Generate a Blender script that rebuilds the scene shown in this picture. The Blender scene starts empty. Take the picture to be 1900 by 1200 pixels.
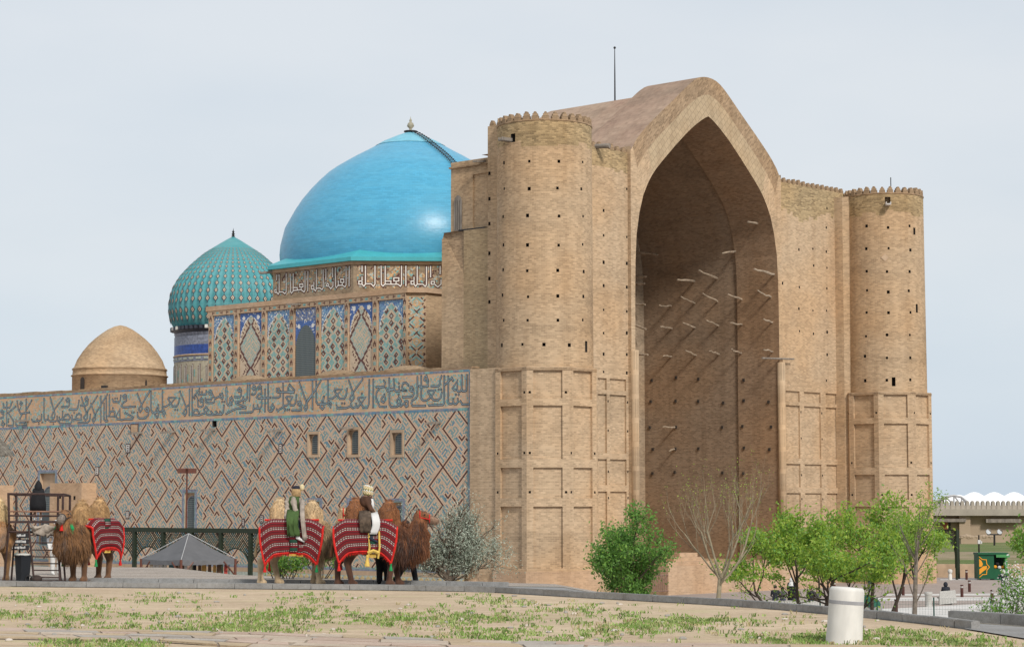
import bpy, math, random
from math import sin, cos, pi, radians, sqrt, atan2
from mathutils import Vector as V, Matrix, noise as mnoise

S = bpy.context.scene
COL = S.collection
R = random.Random(7)

# ------------------------------------------------------------ camera
F = 4000.0                      # focal length in pixels of the 1900 px wide photograph
CZ = 2.07                       # eye height above the terrace
TH = math.atan(340.0 / F)       # slight upward tilt
cam_d = bpy.data.cameras.new('camera')
cam = bpy.data.objects.new('camera', cam_d)
COL.objects.link(cam)
cam_d.sensor_width = 36.0
cam_d.lens = 36.0 * F / 1900.0
cam_d.clip_start = 0.5
cam_d.clip_end = 6000.0
cam.location = (0, 0, CZ)
cam.rotation_euler = (pi / 2 + TH, 0, 0)
S.camera = cam
S.render.engine = 'CYCLES'
S.render.resolution_x, S.render.resolution_y = 1024, 646

# ------------------------------------------------------------ sky and sun (thin bright cloud, soft sun)
SUN = V((0.36, -0.70, 0.62)).normalized()
el, rot = math.asin(SUN.z), atan2(SUN.x, SUN.y)
w = bpy.data.worlds.new('World')
S.world = w
w.use_nodes = True
n, l = w.node_tree.nodes, w.node_tree.links
bg = n['Background']
sky = n.new('ShaderNodeTexSky')
sky.sky_type = 'NISHITA'
sky.sun_disc = False
sky.sun_elevation, sky.sun_rotation = el, rot
sky.air_density, sky.dust_density = 1.0, 2.0
tc = n.new('ShaderNodeTexCoord')
mp = n.new('ShaderNodeMapping')
mp.inputs['Scale'].default_value = (1.0, 1.0, 3.0)
l.new(tc.outputs['Generated'], mp.inputs['Vector'])
nz = n.new('ShaderNodeTexNoise')
nz.inputs['Scale'].default_value = 4.2
nz.inputs['Detail'].default_value = 5
nz.inputs['Roughness'].default_value = 0.5
l.new(mp.outputs['Vector'], nz.inputs['Vector'])
cr = n.new('ShaderNodeValToRGB')
cr.color_ramp.elements[0].position = 0.3
cr.color_ramp.elements[0].color = (3.34, 3.62, 3.90, 1)
cr.color_ramp.elements[1].position = 0.62
cr.color_ramp.elements[1].color = (3.70, 3.88, 4.06, 1)
l.new(nz.outputs['Fac'], cr.inputs['Fac'])
mx = n.new('ShaderNodeMixRGB')
mx.inputs['Fac'].default_value = 0.93
l.new(sky.outputs['Color'], mx.inputs['Color1'])
l.new(cr.outputs['Color'], mx.inputs['Color2'])
sep = n.new('ShaderNodeSeparateXYZ'); l.new(tc.outputs['Generated'], sep.inputs[0])
hr = n.new('ShaderNodeValToRGB'); hr.color_ramp.elements[0].position = 0.0; hr.color_ramp.elements[0].color = (.86, .94, 1.02, 1)
hr.color_ramp.elements[1].position = 0.12; hr.color_ramp.elements[1].color = (1, 1, 1, 1)
l.new(sep.outputs['Z'], hr.inputs['Fac'])
mh = n.new('ShaderNodeMixRGB'); mh.blend_type = 'MULTIPLY'; mh.inputs['Fac'].default_value = 1.0
l.new(mx.outputs['Color'], mh.inputs['Color1']); l.new(hr.outputs['Color'], mh.inputs['Color2'])
l.new(mh.outputs['Color'], bg.inputs['Color'])
bg.inputs['Strength'].default_value = 0.1
sd = bpy.data.lights.new('sun', 'SUN')
sun = bpy.data.objects.new('sun', sd)
COL.objects.link(sun)
sd.energy = 1.5
sd.angle = radians(10)
sd.color = (1.0, 0.955, 0.89)
sun.rotation_euler = SUN.to_track_quat('Z', 'Y').to_euler()
sun.location = (60, -60, 90)
S.view_settings.view_transform = 'Standard'
S.view_settings.look = 'None'
S.view_settings.gamma = 1.0
S.view_settings.use_curve_mapping = False
S.view_settings.exposure = 1.0

# ------------------------------------------------------------ measuring helpers
ST, CT = sin(TH), cos(TH)
def ray(px, py):
    xc, yc = (px - 950) / F, -(py - 600) / F
    return V((xc, CT - yc * ST, ST + yc * CT))
EYE = V((0, 0, CZ))
def atY(px, py, Y):
    d = ray(px, py); return EYE + d * (Y / d.y)
def atZ(px, py, z):
    d = ray(px, py); return EYE + d * ((z - CZ) / d.z)
AA = radians(47.5)
B0 = V((14.16, 156.0, 0))                       # middle of the portal front
U = V((cos(AA), sin(AA), 0))                    # along the front, to the right and away
W = V((-sin(AA), cos(AA), 0))                   # along the side wall, to the left and away
def bw(s, t, z): return B0 + U * s + W * t + V((0, 0, z))
def st(p): return (p - B0).dot(U), (p - B0).dot(W)
def on_t(px, py, t):                            # ray meets the plane t = const: gives s, z
    d = ray(px, py); k = (t - (EYE - B0).dot(W)) / d.dot(W); p = EYE + d * k
    return (p - B0).dot(U), p.z
def on_s(px, py, s):
    d = ray(px, py); k = (s - (EYE - B0).dot(U)) / d.dot(U); p = EYE + d * k
    return (p - B0).dot(W), p.z
PZ = CZ - 5.85                                  # level of the plaza

# ------------------------------------------------------------ object helpers
ORG = {}
def worg(o): return ORG.get(o.name, V((0, 0, 0)))
def tag(o, label=None, cat=None, group=None, kind=None):
    if label: o['label'] = label
    if cat: o['category'] = cat
    if group: o['group'] = group
    if kind: o['kind'] = kind
    return o
def empty(name, loc, label=None, cat=None, group=None, rz=0.0):
    o = bpy.data.objects.new(name, None); COL.objects.link(o)
    o.location = loc; o.rotation_euler = (0, 0, rz); o.empty_display_size = 0.3
    ORG[o.name] = V(loc)
    return tag(o, label, cat, group)

class MB:
    """collects vertices, faces, uvs, material numbers"""
    def __init__(s): s.v, s.f, s.m, s.uv = [], [], [], []
    def face(s, pts, m=0, uv=None):
        i = len(s.v); s.v.extend([tuple(p) for p in pts]); s.f.append(tuple(range(i, i + len(pts)))); s.m.append(m)
        if uv is None:
            p = [V(q) for q in pts]; nn = V((0, 0, 0))
            for a in range(1, len(p) - 1): nn += (p[a] - p[0]).cross(p[a + 1] - p[0])
            if abs(nn.z) > 0.8 * nn.length or nn.length < 1e-12: uv = [(q.x, q.y) for q in p]
            else:
                tg = V((-nn.y, nn.x, 0)).normalized(); uv = [(q.dot(tg), q.z) for q in p]
        s.uv.append(uv)
    def grid(s, rows, m=0, uv=None, close=False):
        """rows of points, shared vertices"""
        i0, nc = len(s.v), len(rows[0])
        for r in rows: s.v.extend([tuple(p) for p in r])
        for a in range(len(rows) - 1):
            for b in range(nc if close else nc - 1):
                c = (b + 1) % nc
                s.f.append((i0 + a * nc + b, i0 + a * nc + c, i0 + (a + 1) * nc + c, i0 + (a + 1) * nc + b)); s.m.append(m)
                if uv:
                    b2 = b + 1
                    s.uv.append([uv(a, b), uv(a, b2), uv(a + 1, b2), uv(a + 1, b)])
                else: s.uv.append([(b, a), (b + 1, a), (b + 1, a + 1), (b, a + 1)])
        return i0
    def box(s, c, sz, m=0, rz=0.0, ax=None):
        c = V(c)
        if ax is None: ax = (V((cos(rz), sin(rz), 0)), V((-sin(rz), cos(rz), 0)), V((0, 0, 1)))
        h = [a * (k / 2) for a, k in zip(ax, sz)]
        P = lambda i, j, k: c + h[0] * i + h[1] * j + h[2] * k
        for q in (((-1,-1,-1),(-1,1,-1),(1,1,-1),(1,-1,-1)), ((-1,-1,1),(1,-1,1),(1,1,1),(-1,1,1)), ((-1,-1,-1),(1,-1,-1),(1,-1,1),(-1,-1,1)),
                  ((1,1,-1),(-1,1,-1),(-1,1,1),(1,1,1)), ((-1,1,-1),(-1,-1,-1),(-1,-1,1),(-1,1,1)), ((1,-1,-1),(1,1,-1),(1,1,1),(1,-1,1))):
            s.face([P(*x) for x in q], m)
    def bar(s, a, b, r, m=0, n=6, r2=None): s.tube([a, b], [r, r if r2 is None else r2], m, n)
    def tube(s, pts, rad, m=0, n=6, cap=True):
        pts = [V(p) for p in pts]
        if not hasattr(rad, '__len__'): rad = [rad] * len(pts)
        rows = []; prev = None
        for i, p in enumerate(pts):
            d = (pts[min(i + 1, len(pts) - 1)] - pts[max(i - 1, 0)])
            if d.length < 1e-9: d = V((0, 0, 1))
            d.normalize()
            if prev is None: x = d.cross(V((0, 0, 1)) if abs(d.z) < 0.9 else V((1, 0, 0))).normalized()
            else:
                x = prev - d * prev.dot(d)
                x = x.normalized() if x.length > 1e-6 else d.orthogonal().normalized()
            prev = x; y = d.cross(x)
            rows.append([p + (x * cos(2 * pi * k / n) + y * sin(2 * pi * k / n)) * rad[i] for k in range(n)])
        i0 = s.grid(rows, m, close=True)
        if cap:
            for r, o in ((0, True), (len(rows) - 1, False)):
                ix = [i0 + r * n + k for k in range(n)]
                s.f.append(tuple(reversed(ix)) if o else tuple(ix)); s.m.append(m); s.uv.append([(0, 0)] * n)
    def lathe(s, c, prof, n=32, m=0, a0=0.0, a1=2 * pi, rr=None, uvs=1.0):
        c = V(c); full = abs(a1 - a0 - 2 * pi) < 1e-6; k = n if full else n + 1
        rows = []
        for r, z in prof:
            row = []
            for i in range(k):
                a = a0 + (a1 - a0) * i / n
                q = r * (rr(a, z) if rr else 1.0)
                row.append(c + V((cos(a) * q, sin(a) * q, z)))
            rows.append(row)
        rm = max(p[0] for p in prof); L = [0]
        for i in range(1, len(prof)): L.append(L[-1] + sqrt((prof[i][0] - prof[i - 1][0]) ** 2 + (prof[i][1] - prof[i - 1][1]) ** 2))
        s.grid(rows, m, uv=lambda a, b: (b * (a1 - a0) / n * rm * uvs, L[a] * uvs), close=full)
    def prism(s, poly, z0, z1, m=0, top=True, bottom=True):
        n = len(poly)
        for i in range(n):
            a, b = poly[i], poly[(i + 1) % n]
            s.face([(a[0], a[1], z0), (b[0], b[1], z0), (b[0], b[1], z1), (a[0], a[1], z1)], m)
        if top: s.face([(p[0], p[1], z1) for p in poly], m)
        if bottom: s.face([(p[0], p[1], z0) for p in reversed(poly)], m)
    def slab(s, poly, off, m=0, back=True):
        """planar polygon of 3-D points thickened by the vector off"""
        poly = [V(p) for p in poly]; off = V(off); q = [p + off for p in poly]; n = len(poly)
        s.face(q, m)
        if back: s.face(list(reversed(poly)), m)
        for i in range(n): s.face([poly[i], poly[(i + 1) % n], q[(i + 1) % n], q[i]], m)
    def ball(s, c, r, m=0, n=8, k=6):
        c = V(c); r = V(r) if hasattr(r, '__len__') else V((r, r, r)); rows = []
        for a in range(k + 1):
            ph = pi * (a / k - 0.5); ph = max(min(ph, pi / 2 - 0.02), -pi / 2 + 0.02)
            rows.append([c + V((cos(ph) * cos(2 * pi * i / n) * r.x, cos(ph) * sin(2 * pi * i / n) * r.y, sin(ph) * r.z)) for i in range(n)])
        i0 = s.grid(rows, m, close=True)
        s.f.append(tuple(reversed([i0 + i for i in range(n)]))); s.m.append(m); s.uv.append([(0, 0)] * n)
        s.f.append(tuple(i0 + k * n + i for i in range(n))); s.m.append(m); s.uv.append([(0, 0)] * n)
    def mesh(s, name, mats, smooth=False, org=V((0, 0, 0))):
        me = bpy.data.meshes.new(name)
        if org.length > 0: vs = [(p[0] - org.x, p[1] - org.y, p[2] - org.z) for p in s.v]
        else: vs = s.v
        me.from_pydata(vs, [], s.f)
        if not isinstance(mats, (list, tuple)): mats = [mats]
        for m in mats: me.materials.append(m)
        me.polygons.foreach_set('material_index', s.m)
        uv = me.uv_layers.new(name='UVMap')
        flat = [c for f in s.uv for p in f for c in p]
        uv.data.foreach_set('uv', flat)
        if smooth: me.polygons.foreach_set('use_smooth', [True] * len(s.f))
        me.update()
        return me
    def build(s, name, mats, parent=None, smooth=False, label=None, kind=None, local=False, org=None):
        """local: vertices are already in the parent's own space"""
        if parent is None:
            if org is None:
                xs = [p[0] for p in s.v]; ys = [p[1] for p in s.v]; zs = [p[2] for p in s.v]
                org = V(((min(xs) + max(xs)) / 2, (min(ys) + max(ys)) / 2, min(zs)))
        else: org = V((0, 0, 0)) if local else worg(parent)
        me = s.mesh(name, mats, smooth, V((0, 0, 0)) if local else V(org))
        o = bpy.data.objects.new(name, me); COL.objects.link(o)
        if parent is not None: o.parent = parent; ORG[o.name] = V(org)
        else: o.location = org; ORG[o.name] = V(org)
        return tag(o, label, kind=kind)
def inst(me, name, parent, wloc, rz=0.0, sc=None, rot=None):
    o = bpy.data.objects.new(name, me); COL.objects.link(o)
    o.location = V(wloc) - (worg(parent) if parent else V((0, 0, 0)))
    o.rotation_euler = rot if rot else (0, 0, rz)
    if sc: o.scale = sc
    if parent: o.parent = parent
    ORG[o.name] = V(wloc)
    return o
def copy_tree(o, parent=None):
    c = o.copy(); COL.objects.link(c)
    if parent: c.parent = parent
    for ch in list(o.children): copy_tree(ch, c)
    return c

# ------------------------------------------------------------ materials
def nodemat(name):
    m = bpy.data.materials.new(name); m.use_nodes = True
    return m, m.node_tree.nodes, m.node_tree.links, m.node_tree.nodes['Principled BSDF']
def rgb(c, k=1.0): return (min(c[0] * k, 1), min(c[1] * k, 1), min(c[2] * k, 1), 1)
def noise_node(n, l, vec, scale, detail=3, rough=0.55):
    t = n.new('ShaderNodeTexNoise'); t.inputs['Scale'].default_value = scale; t.inputs['Detail'].default_value = detail
    t.inputs['Roughness'].default_value = rough
    l.new(vec, t.inputs['Vector']); return t.outputs['Fac']
def ramp(n, l, fac, stops):
    r = n.new('ShaderNodeValToRGB'); e = r.color_ramp.elements
    while len(e) < len(stops): e.new(0.5)
    for q, (p, c) in zip(e, stops): q.position = p; q.color = c
    l.new(fac, r.inputs['Fac']); return r.outputs['Color']
def mixc(n, l, a, b, fac, mode='MIX'):
    x = n.new('ShaderNodeMixRGB'); x.blend_type = mode
    for s_, q in (('Color1', a), ('Color2', b), ('Fac', fac)):
        if hasattr(q, 'is_output'): l.new(q, x.inputs[s_])
        else: x.inputs[s_].default_value = q
    return x.outputs['Color']
def coords(n, l, which='Object', scale=(1, 1, 1)):
    t = n.new('ShaderNodeTexCoord'); m = n.new('ShaderNodeMapping'); m.inputs['Scale'].default_value = scale
    l.new(t.outputs[which], m.inputs['Vector']); return m.outputs['Vector']
def plain(name, c, rough=0.8, var=0.15, scale=4.0, bump=0.0, metal=0.0, spec=0.3, stretch=(1, 1, 1), var2=0.0):
    m, n, l, b = nodemat(name)
    vec = coords(n, l, 'Object', stretch)
    f = noise_node(n, l, vec, scale, 4)
    col = ramp(n, l, f, [(0.3, rgb(c, 1 - var)), (0.7, rgb(c, 1 + var))])
    if var2:
        g = noise_node(n, l, vec, scale * 0.13, 3)
        col = mixc(n, l, col, ramp(n, l, g, [(0.3, (1 - var2,) * 3 + (1,)), (0.7, (1, 1, 1, 1))]), 1.0, 'MULTIPLY')
    l.new(col, b.inputs['Base Color'])
    b.inputs['Roughness'].default_value = rough; b.inputs['Metallic'].default_value = metal
    b.inputs['Specular IOR Level'].default_value = spec
    if bump:
        bp = n.new('ShaderNodeBump'); bp.inputs['Strength'].default_value = bump; bp.inputs['Distance'].default_value = 0.02
        l.new(f, bp.inputs['Height']); l.new(bp.outputs['Normal'], b.inputs['Normal'])
    return m
def brick(name, c, c2=None, mort=1.12, bwid=0.29, bh=0.112, var=0.21, patch=0.22, tint=(1.02, 0.95, 0.87), rough=0.9, bump=0.35, streak=0.6):
    m, n, l, b = nodemat(name)
    uv = coords(n, l, 'UV')
    t = n.new('ShaderNodeTexBrick'); l.new(uv, t.inputs['Vector'])
    t.inputs['Scale'].default_value = 1.0; t.inputs['Brick Width'].default_value = bwid; t.inputs['Row Height'].default_value = bh
    t.inputs['Mortar Size'].default_value = 0.014; t.inputs['Mortar Smooth'].default_value = 0.3
    t.inputs['Color1'].default_value = rgb(c, 1 - var); t.inputs['Color2'].default_value = rgb(c2 or c, 1 + var); t.inputs['Mortar'].default_value = rgb(c, mort)
    ob = coords(n, l, 'Object', (0.35, 0.35, 1.2))
    f = noise_node(n, l, ob, 0.32, 5, 0.6)
    col = mixc(n, l, t.outputs['Color'], ramp(n, l, f, [(0.28, rgb((1 - patch,) * 3)), (0.5, (1, 1, 1, 1)), (0.75, (1.0, 1.0, 1.0, 1))]), 1.0, 'MULTIPLY')
    f2 = noise_node(n, l, coords(n, l, 'Object', (1, 1, 3.0)), 1.3, 4, 0.6)
    col = mixc(n, l, col, ramp(n, l, f2, [(0.3, (0.86, 0.84, 0.82, 1)), (0.6, (1, 1, 1, 1))]), 0.55, 'MULTIPLY')
    f3 = noise_node(n, l, coords(n, l, 'Object', (1, 1, 1)), 0.17, 3, 0.5)
    col = mixc(n, l, col, mixc(n, l, col, tint + (1,), 1.0, 'MULTIPLY'), ramp(n, l, f3, [(0.42, (0, 0, 0, 1)), (0.62, (1, 1, 1, 1))]))
    f4 = noise_node(n, l, coords(n, l, 'Object', (1, 1, 2.2)), 3.1, 3, 0.7)
    col = mixc(n, l, col, ramp(n, l, f4, [(0.66, (0, 0, 0, 1)), (0.74, rgb((0.42, 0.38, 0.32)))]), 0.14, 'SCREEN')
    f5 = noise_node(n, l, coords(n, l, 'Object', (1.1, 1.1, 0.07)), 1.0, 4, 0.65)
    col = mixc(n, l, col, ramp(n, l, f5, [(0.34, (0.80, 0.775, 0.75, 1)), (0.52, (1, 1, 1, 1)), (0.74, (1.05, 1.05, 1.04, 1))]), streak, 'MULTIPLY')
    l.new(col, b.inputs['Base Color']); b.inputs['Roughness'].default_value = rough
    b.inputs['Specular IOR Level'].default_value = 0.15
    bp = n.new('ShaderNodeBump'); bp.inputs['Strength'].default_value = bump; bp.inputs['Distance'].default_value = 0.03
    l.new(t.outputs['Fac'], bp.inputs['Height']); bp.invert = True
    l.new(bp.outputs['Normal'], b.inputs['Normal'])
    return m

BRICK = (0.445, 0.323, 0.207)
M = {}
M['brick'] = brick('tan_brick', BRICK)
M['brick_low'] = brick('pale_brick', (0.468, 0.346, 0.228))
M['brick_wall'] = brick('orange_brick', (0.56, 0.395, 0.27), var=0.08, patch=0.08, mort=1.02, bump=.1)
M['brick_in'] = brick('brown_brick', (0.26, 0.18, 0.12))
M['brick_pink'] = brick('pink_brick', (0.475, 0.34, 0.232), var=0.12)
M['brick_grey'] = brick('yellow_grey_brick', (0.36, 0.27, 0.165))
M['brick_cap'] = brick('coping_brick', (0.33, 0.235, 0.15), var=0.3)
M['brick_top'] = brick('weathered_brick', (0.38, 0.285, 0.165), var=0.34, patch=.35, bump=.6)
M['tan'] = plain('tan_brick_end', (0.62, 0.435, 0.30), .8, .12, 4)
M['roof'] = brick('roof_brick', (0.37, 0.27, 0.20), bwid=0.3, bh=0.3, var=0.1, patch=0.35, tint=(0.95, 0.88, 0.88))
M['gable'] = brick('diagonal_brick', (0.45, 0.345, 0.225), bwid=0.42, bh=0.42, mort=0.55, var=0.06, patch=0.1)
M['plaster'] = plain('plaster', (0.5, 0.36, 0.24), 0.9, 0.12, 2.0, 0.2, var2=0.25)
def fretbase():
    m, n, l, b = nodemat('glazed_fret_ground')
    ob = coords(n, l, 'Object'); f = noise_node(n, l, ob, 2.4, 3, .7); g = noise_node(n, l, ob, .22, 4, .6); h = noise_node(n, l, ob, 5.5, 2, .6)
    col = ramp(n, l, f, [(.30, rgb((.155, .255, .31))), (.45, rgb((.20, .305, .305))), (.58, rgb((.25, .335, .315))), (.70, rgb((.41, .42, .365)))])
    col = mixc(n, l, col, (.15, .24, .31, 1), ramp(n, l, g, [(.50, (0, 0, 0, 1)), (.66, (.6, .6, .6, 1))]))
    col = mixc(n, l, col, ramp(n, l, h, [(.3, (.75, .75, .75, 1)), (.7, (1.12, 1.12, 1.12, 1))]), .8, 'MULTIPLY')
    l.new(col, b.inputs['Base Color']); b.inputs['Roughness'].default_value = .5; b.inputs['Specular IOR Level'].default_value = .3
    return m
M['fret'] = fretbase()
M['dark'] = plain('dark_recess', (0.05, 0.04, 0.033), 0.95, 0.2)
M['teal'] = plain('glazed_teal', (0.18, 0.355, 0.335), 0.45, 0.25, 5.0)
M['teal2'] = plain('glazed_pale', (0.37, 0.40, 0.345), 0.5, 0.22, 5.0)
M['blue'] = plain('glazed_blue', (0.12, 0.225, 0.31), 0.4, 0.3, 5.0)
M['brown'] = plain('glazed_brown', (0.092, 0.036, 0.027), 0.55, 0.2, 5.0)
M['navy'] = plain('glazed_navy', (0.045, 0.05, 0.066), 0.45, 0.2, 5.0)
M['script'] = plain('glazed_script', (0.24, 0.31, 0.33), 0.45, 0.2, 5.0)
M['white'] = plain('glazed_white', (0.68, 0.66, 0.60), 0.5, 0.1, 5.0)
M['purple'] = plain('glazed_border', (0.20, 0.215, 0.265), 0.45, 0.4, 5.0)
M['cobalt'] = plain('glazed_cobalt', (0.035, 0.075, 0.27), 0.4, 0.35, 4.0)
M['orange'] = plain('orange_tile', (0.52, 0.33, 0.17), 0.7, 0.25, 5.0)
M['wood'] = plain('old_wood', (0.36, 0.285, 0.21), 0.9, 0.35, 3.0, 0.3)
M['greywood'] = plain('grey_wood', (0.22, 0.19, 0.16), 0.9, 0.3, 6.0, 0.2, stretch=(1, 1, 0.2))
M['black'] = plain('black_metal', (0.025, 0.024, 0.024), 0.5, 0.2)
# ============================================================ THE MAUSOLEUM
mau = empty('mausoleum', bw(0, 20, PZ), 'huge tan brick mausoleum with tall pointed portal arch, round corner towers and turquoise domes', 'mausoleum')

def relief(mb, us, zs, holes, mp, mat=0):
    """wall sheet in (u, z) with sunk rectangles (u0, u1, z0, z1, depth, material): real recesses with side faces"""
    def uniq(a):
        a = sorted(a); o = [a[0]]
        for x in a[1:]:
            if x - o[-1] > 1e-4: o.append(x)
        return o
    Uc = uniq(list(us) + [h[k] for h in holes for k in (0, 1) if us[0] < h[k] < us[-1]])
    Zc = uniq(list(zs) + [h[k] for h in holes for k in (2, 3) if zs[0] < h[k] < zs[-1]])
    nu, nz_ = len(Uc) - 1, len(Zc) - 1
    D = [[0.0] * nz_ for _ in range(nu)]; MT = [[mat] * nz_ for _ in range(nu)]
    for (a, b, c, d, dep, mm) in holes:
        for i in range(nu):
            um = (Uc[i] + Uc[i + 1]) / 2
            if a < um < b:
                for j in range(nz_):
                    if c < (Zc[j] + Zc[j + 1]) / 2 < d: D[i][j] = dep; MT[i][j] = mm
    for i in range(nu):
        j = 0
        while j < nz_:                                   # merge plain cells upward
            k = j
            while k + 1 < nz_ and D[i][k + 1] == D[i][j] and MT[i][k + 1] == MT[i][j] and Zc[k + 1] not in zs: k += 1
            u0, u1, z0, z1, d = Uc[i], Uc[i + 1], Zc[j], Zc[k + 1], D[i][j]
            mb.face([mp(u0, z0, d), mp(u1, z0, d), mp(u1, z1, d), mp(u0, z1, d)], MT[i][j], [(u0, z0), (u1, z0), (u1, z1), (u0, z1)])
            j = k + 1
    for i in range(nu):
        for j in range(nz_):
            if i + 1 < nu and D[i][j] != D[i + 1][j]:
                u, a, b = Uc[i + 1], D[i][j], D[i + 1][j]; mm = MT[i][j] if a > b else MT[i + 1][j]
                mb.face([mp(u, Zc[j], a), mp(u, Zc[j], b), mp(u, Zc[j + 1], b), mp(u, Zc[j + 1], a)], mm, [(a, Zc[j]), (b, Zc[j]), (b, Zc[j + 1]), (a, Zc[j + 1])])
            if j + 1 < nz_ and D[i][j] != D[i][j + 1]:
                z, a, b = Zc[j + 1], D[i][j], D[i][j + 1]; mm = MT[i][j] if a > b else MT[i][j + 1]
                mb.face([mp(Uc[i], z, a), mp(Uc[i + 1], z, a), mp(Uc[i + 1], z, b), mp(Uc[i], z, b)], mm, [(Uc[i], a), (Uc[i + 1], a), (Uc[i + 1], b), (Uc[i], b)])

def frange(a, b, n): return [a + (b - a) * i / n for i in range(n + 1)]

# ---------------- side wall with glazed brick
SW = -23.4
T0, T1 = 1.26, 57.0
ZFT, ZFB, ZTOP, ZDADO = 10.82, 8.48, 11.05, -2.1
def wmap(u, z, d): return bw(SW + d, -u, z)             # u = -t, d inward
def wpx(px, py):
    t, z = on_s(px, py, SW); return -t, z
wins = []                                                # (u0, u1, z0, z1) keep-outs
def wrect(x0, x1, y0, y1):
    a, b = wpx(x0, (y0 + y1) / 2)[0], wpx(x1, (y0 + y1) / 2)[0]; xm = (x0 + x1) / 2
    return a, b, wpx(xm, y1)[1], wpx(xm, y0)[1]
UPW = [wrect(571, 594, 800, 848), wrect(645, 669, 792, 848), wrect(725, 750, 797, 848)]
LOW = [wrect(71, 103, 874, 1010), wrect(340, 363, 910, 990), wrect(573, 595, 926, 1000), wrect(646, 666, 926, 1000), wrect(723, 748, 927, 1000)]
PLQ = [wrect(243, 257, 786, 803), wrect(234, 242, 823, 840), wrect(177, 184, 865, 881), wrect(234, 240, 947, 962), wrect(518, 524, 823, 841),
       wrect(449, 454, 962, 977), wrect(513, 519, 926, 939), wrect(483, 489, 955, 970)]
OPEN = [wrect(394, 402, 779, 792)]
mb = MB()
holes = [(a + .12, b - .12, c + .1, d - .1, 0.22, 1) for a, b, c, d in UPW] + [(a + .15, b - .15, c, d - .15, 0.3, 1) for a, b, c, d in LOW] + \
        [(a, b, c, d, 0.6, 2) for a, b, c, d in OPEN]
holes = [(-T1 - 1, -T0 - .3, ZDADO, ZFB - .1, 0.0, 3)] + holes
relief(mb, [-T1, -T0], [PZ - 1, ZDADO, ZTOP], holes, wmap)
wall = mb.build('side_wall', [M['brick_wall'], M['plaster'], M['dark'], M['fret']], mau)
mb = MB()                                                # the rest of the long hall: back, far side and flat roof
for a, b in (((-23.4, 57), (23.4, 57)), ((23.4, 57), (23.4, 2))):
    p, q = bw(a[0], a[1], PZ - 1), bw(b[0], b[1], PZ - 1); h = V((0, 0, ZTOP - PZ + 1)); mb.face([q, p, p + h, q + h])
mb.build('rear_wall', M['brick_wall'], mau)
mb = MB()
for a, b, c, d in ((-22.6, 22.6, 13.4, 56.4), (-22.6, -9.6, 2, 13.4), (9.6, 22.6, 2, 13.4)): mb.face([bw(a, c, ZTOP - .5), bw(b, c, ZTOP - .5), bw(b, d, ZTOP - .5), bw(a, d, ZTOP - .5)])
mb.build('flat_roof', M['roof'], mau)
mb = MB()
t = T0
while t < T1:                                            # uneven brick coping along the wall top
    t2 = min(t + R.uniform(0.8, 2.2), T1); hh = 0.10 + R.uniform(0, .1)
    c = bw(SW + .32, (t + t2) / 2, ZTOP + hh / 2); mb.box(c, (0.72, t2 - t, hh), 0, ax=(U, W, V((0, 0, 1)))); t = t2
mb.build('coping', M['brick_cap'], mau)

# ---------------- fretwork of glazed brick laid at forty-five degrees
K = 16; NP = 5 * K; CELL = 1.245 / K                      # half diagonal of one brick end
def fret_table():
    rr = random.Random(11)
    tiles = ["11111.|1.....|1.111.|1...1.|11111.|......", "1.1.1.|1.1.1.|1.1.1.|1.1...|1.111.|......", "111.1.|..1.1.|1.1.1.|1.1...|1.111.|......",
             "1.1.1.|1.1.1.|1.1.1.|1.1.1.|1.1.1.|......", "11111.|......|11111.|1...1.|1.1.1.|......", "22222.|2...2.|2.2.2.|2...2.|22222.|......",
             "1.11..|1.1.1.|111.1.|....1.|11111.|......", "11111.|1...1.|1.1.1.|1.1.1.|1.1.1.|......", "22222.|2...2.|2.2.2.|2...2.|22222.|......"]
    tiles = [[r for r in t.split('|')] for t in tiles]
    A = [[0] * NP for _ in range(NP)]
    base = {}
    # fundamental fill; the same piece repeats with the lattice (2K, K), (K, -2K)
    def canon(p, q):
        a = (2 * p + q) / (5 * K); b = (p - 2 * q) / (5 * K)
        a, b = math.floor(a + 1e-9), math.floor(b + 1e-9)
        return p - 2 * K * a - K * b, q - K * a + 2 * K * b
    for p in range(NP):
        for q in range(NP):
            cp, cq = canon(p, q); key = (cp // 6, cq // 6)
            if key not in base:
                t = rr.choice(tiles)
                for _ in range(rr.randrange(4)): t = [''.join(r[c] for r in reversed(t)) for c in range(6)]
                base[key] = (t, rr.choice([1, 1, 1, 1, 3, 3, 2]))
            t, colr = base[key]; ch = t[cp % 6][cq % 6]
            A[p][q] = 0 if ch == '.' else (2 if ch == '2' else colr)
    segs = [((0, 0), (1, 0)), ((1, 0), (1, 1)), ((1, 1), (2, 1)), ((0, -1), (0, 0)), ((0, -1), (1, -1)), ((1, -2), (1, -1))]
    small = []
    for p0, q0, p1, q1 in ((-.36, .06, -.09, .06), (-.66, -.10, -.48, -.10), (-.48, -.10, -.48, .07)):
        for k in range(4):
            small.append(((1.5 + p0, -.5 + q0), (1.5 + p1, -.5 + q1))); p0, q0, p1, q1 = -q0, p0, -q1, p1
    def paint(sg, v, wd):
        (a, b), (c, d) = sg
        for da in range(-3, 4):
            for db in range(-3, 4):
                ox, oy = da * 2 * K + db * K, da * K - 2 * K * db
                x0, x1 = sorted((round(a * K), round(c * K))); y0, y1 = sorted((round(b * K), round(d * K)))
                for p in range(x0 - wd, x1 + wd + 1):
                    for q in range(y0 - wd, y1 + wd + 1):
                        pp, qq = p + ox, q + oy
                        if 0 <= pp < NP and 0 <= qq < NP: A[pp][qq] = v
    for sg in segs + small: paint(sg, 0, 1)
    for sg in segs + small: paint(sg, 4, 0)
    return A
FT = fret_table()
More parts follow.
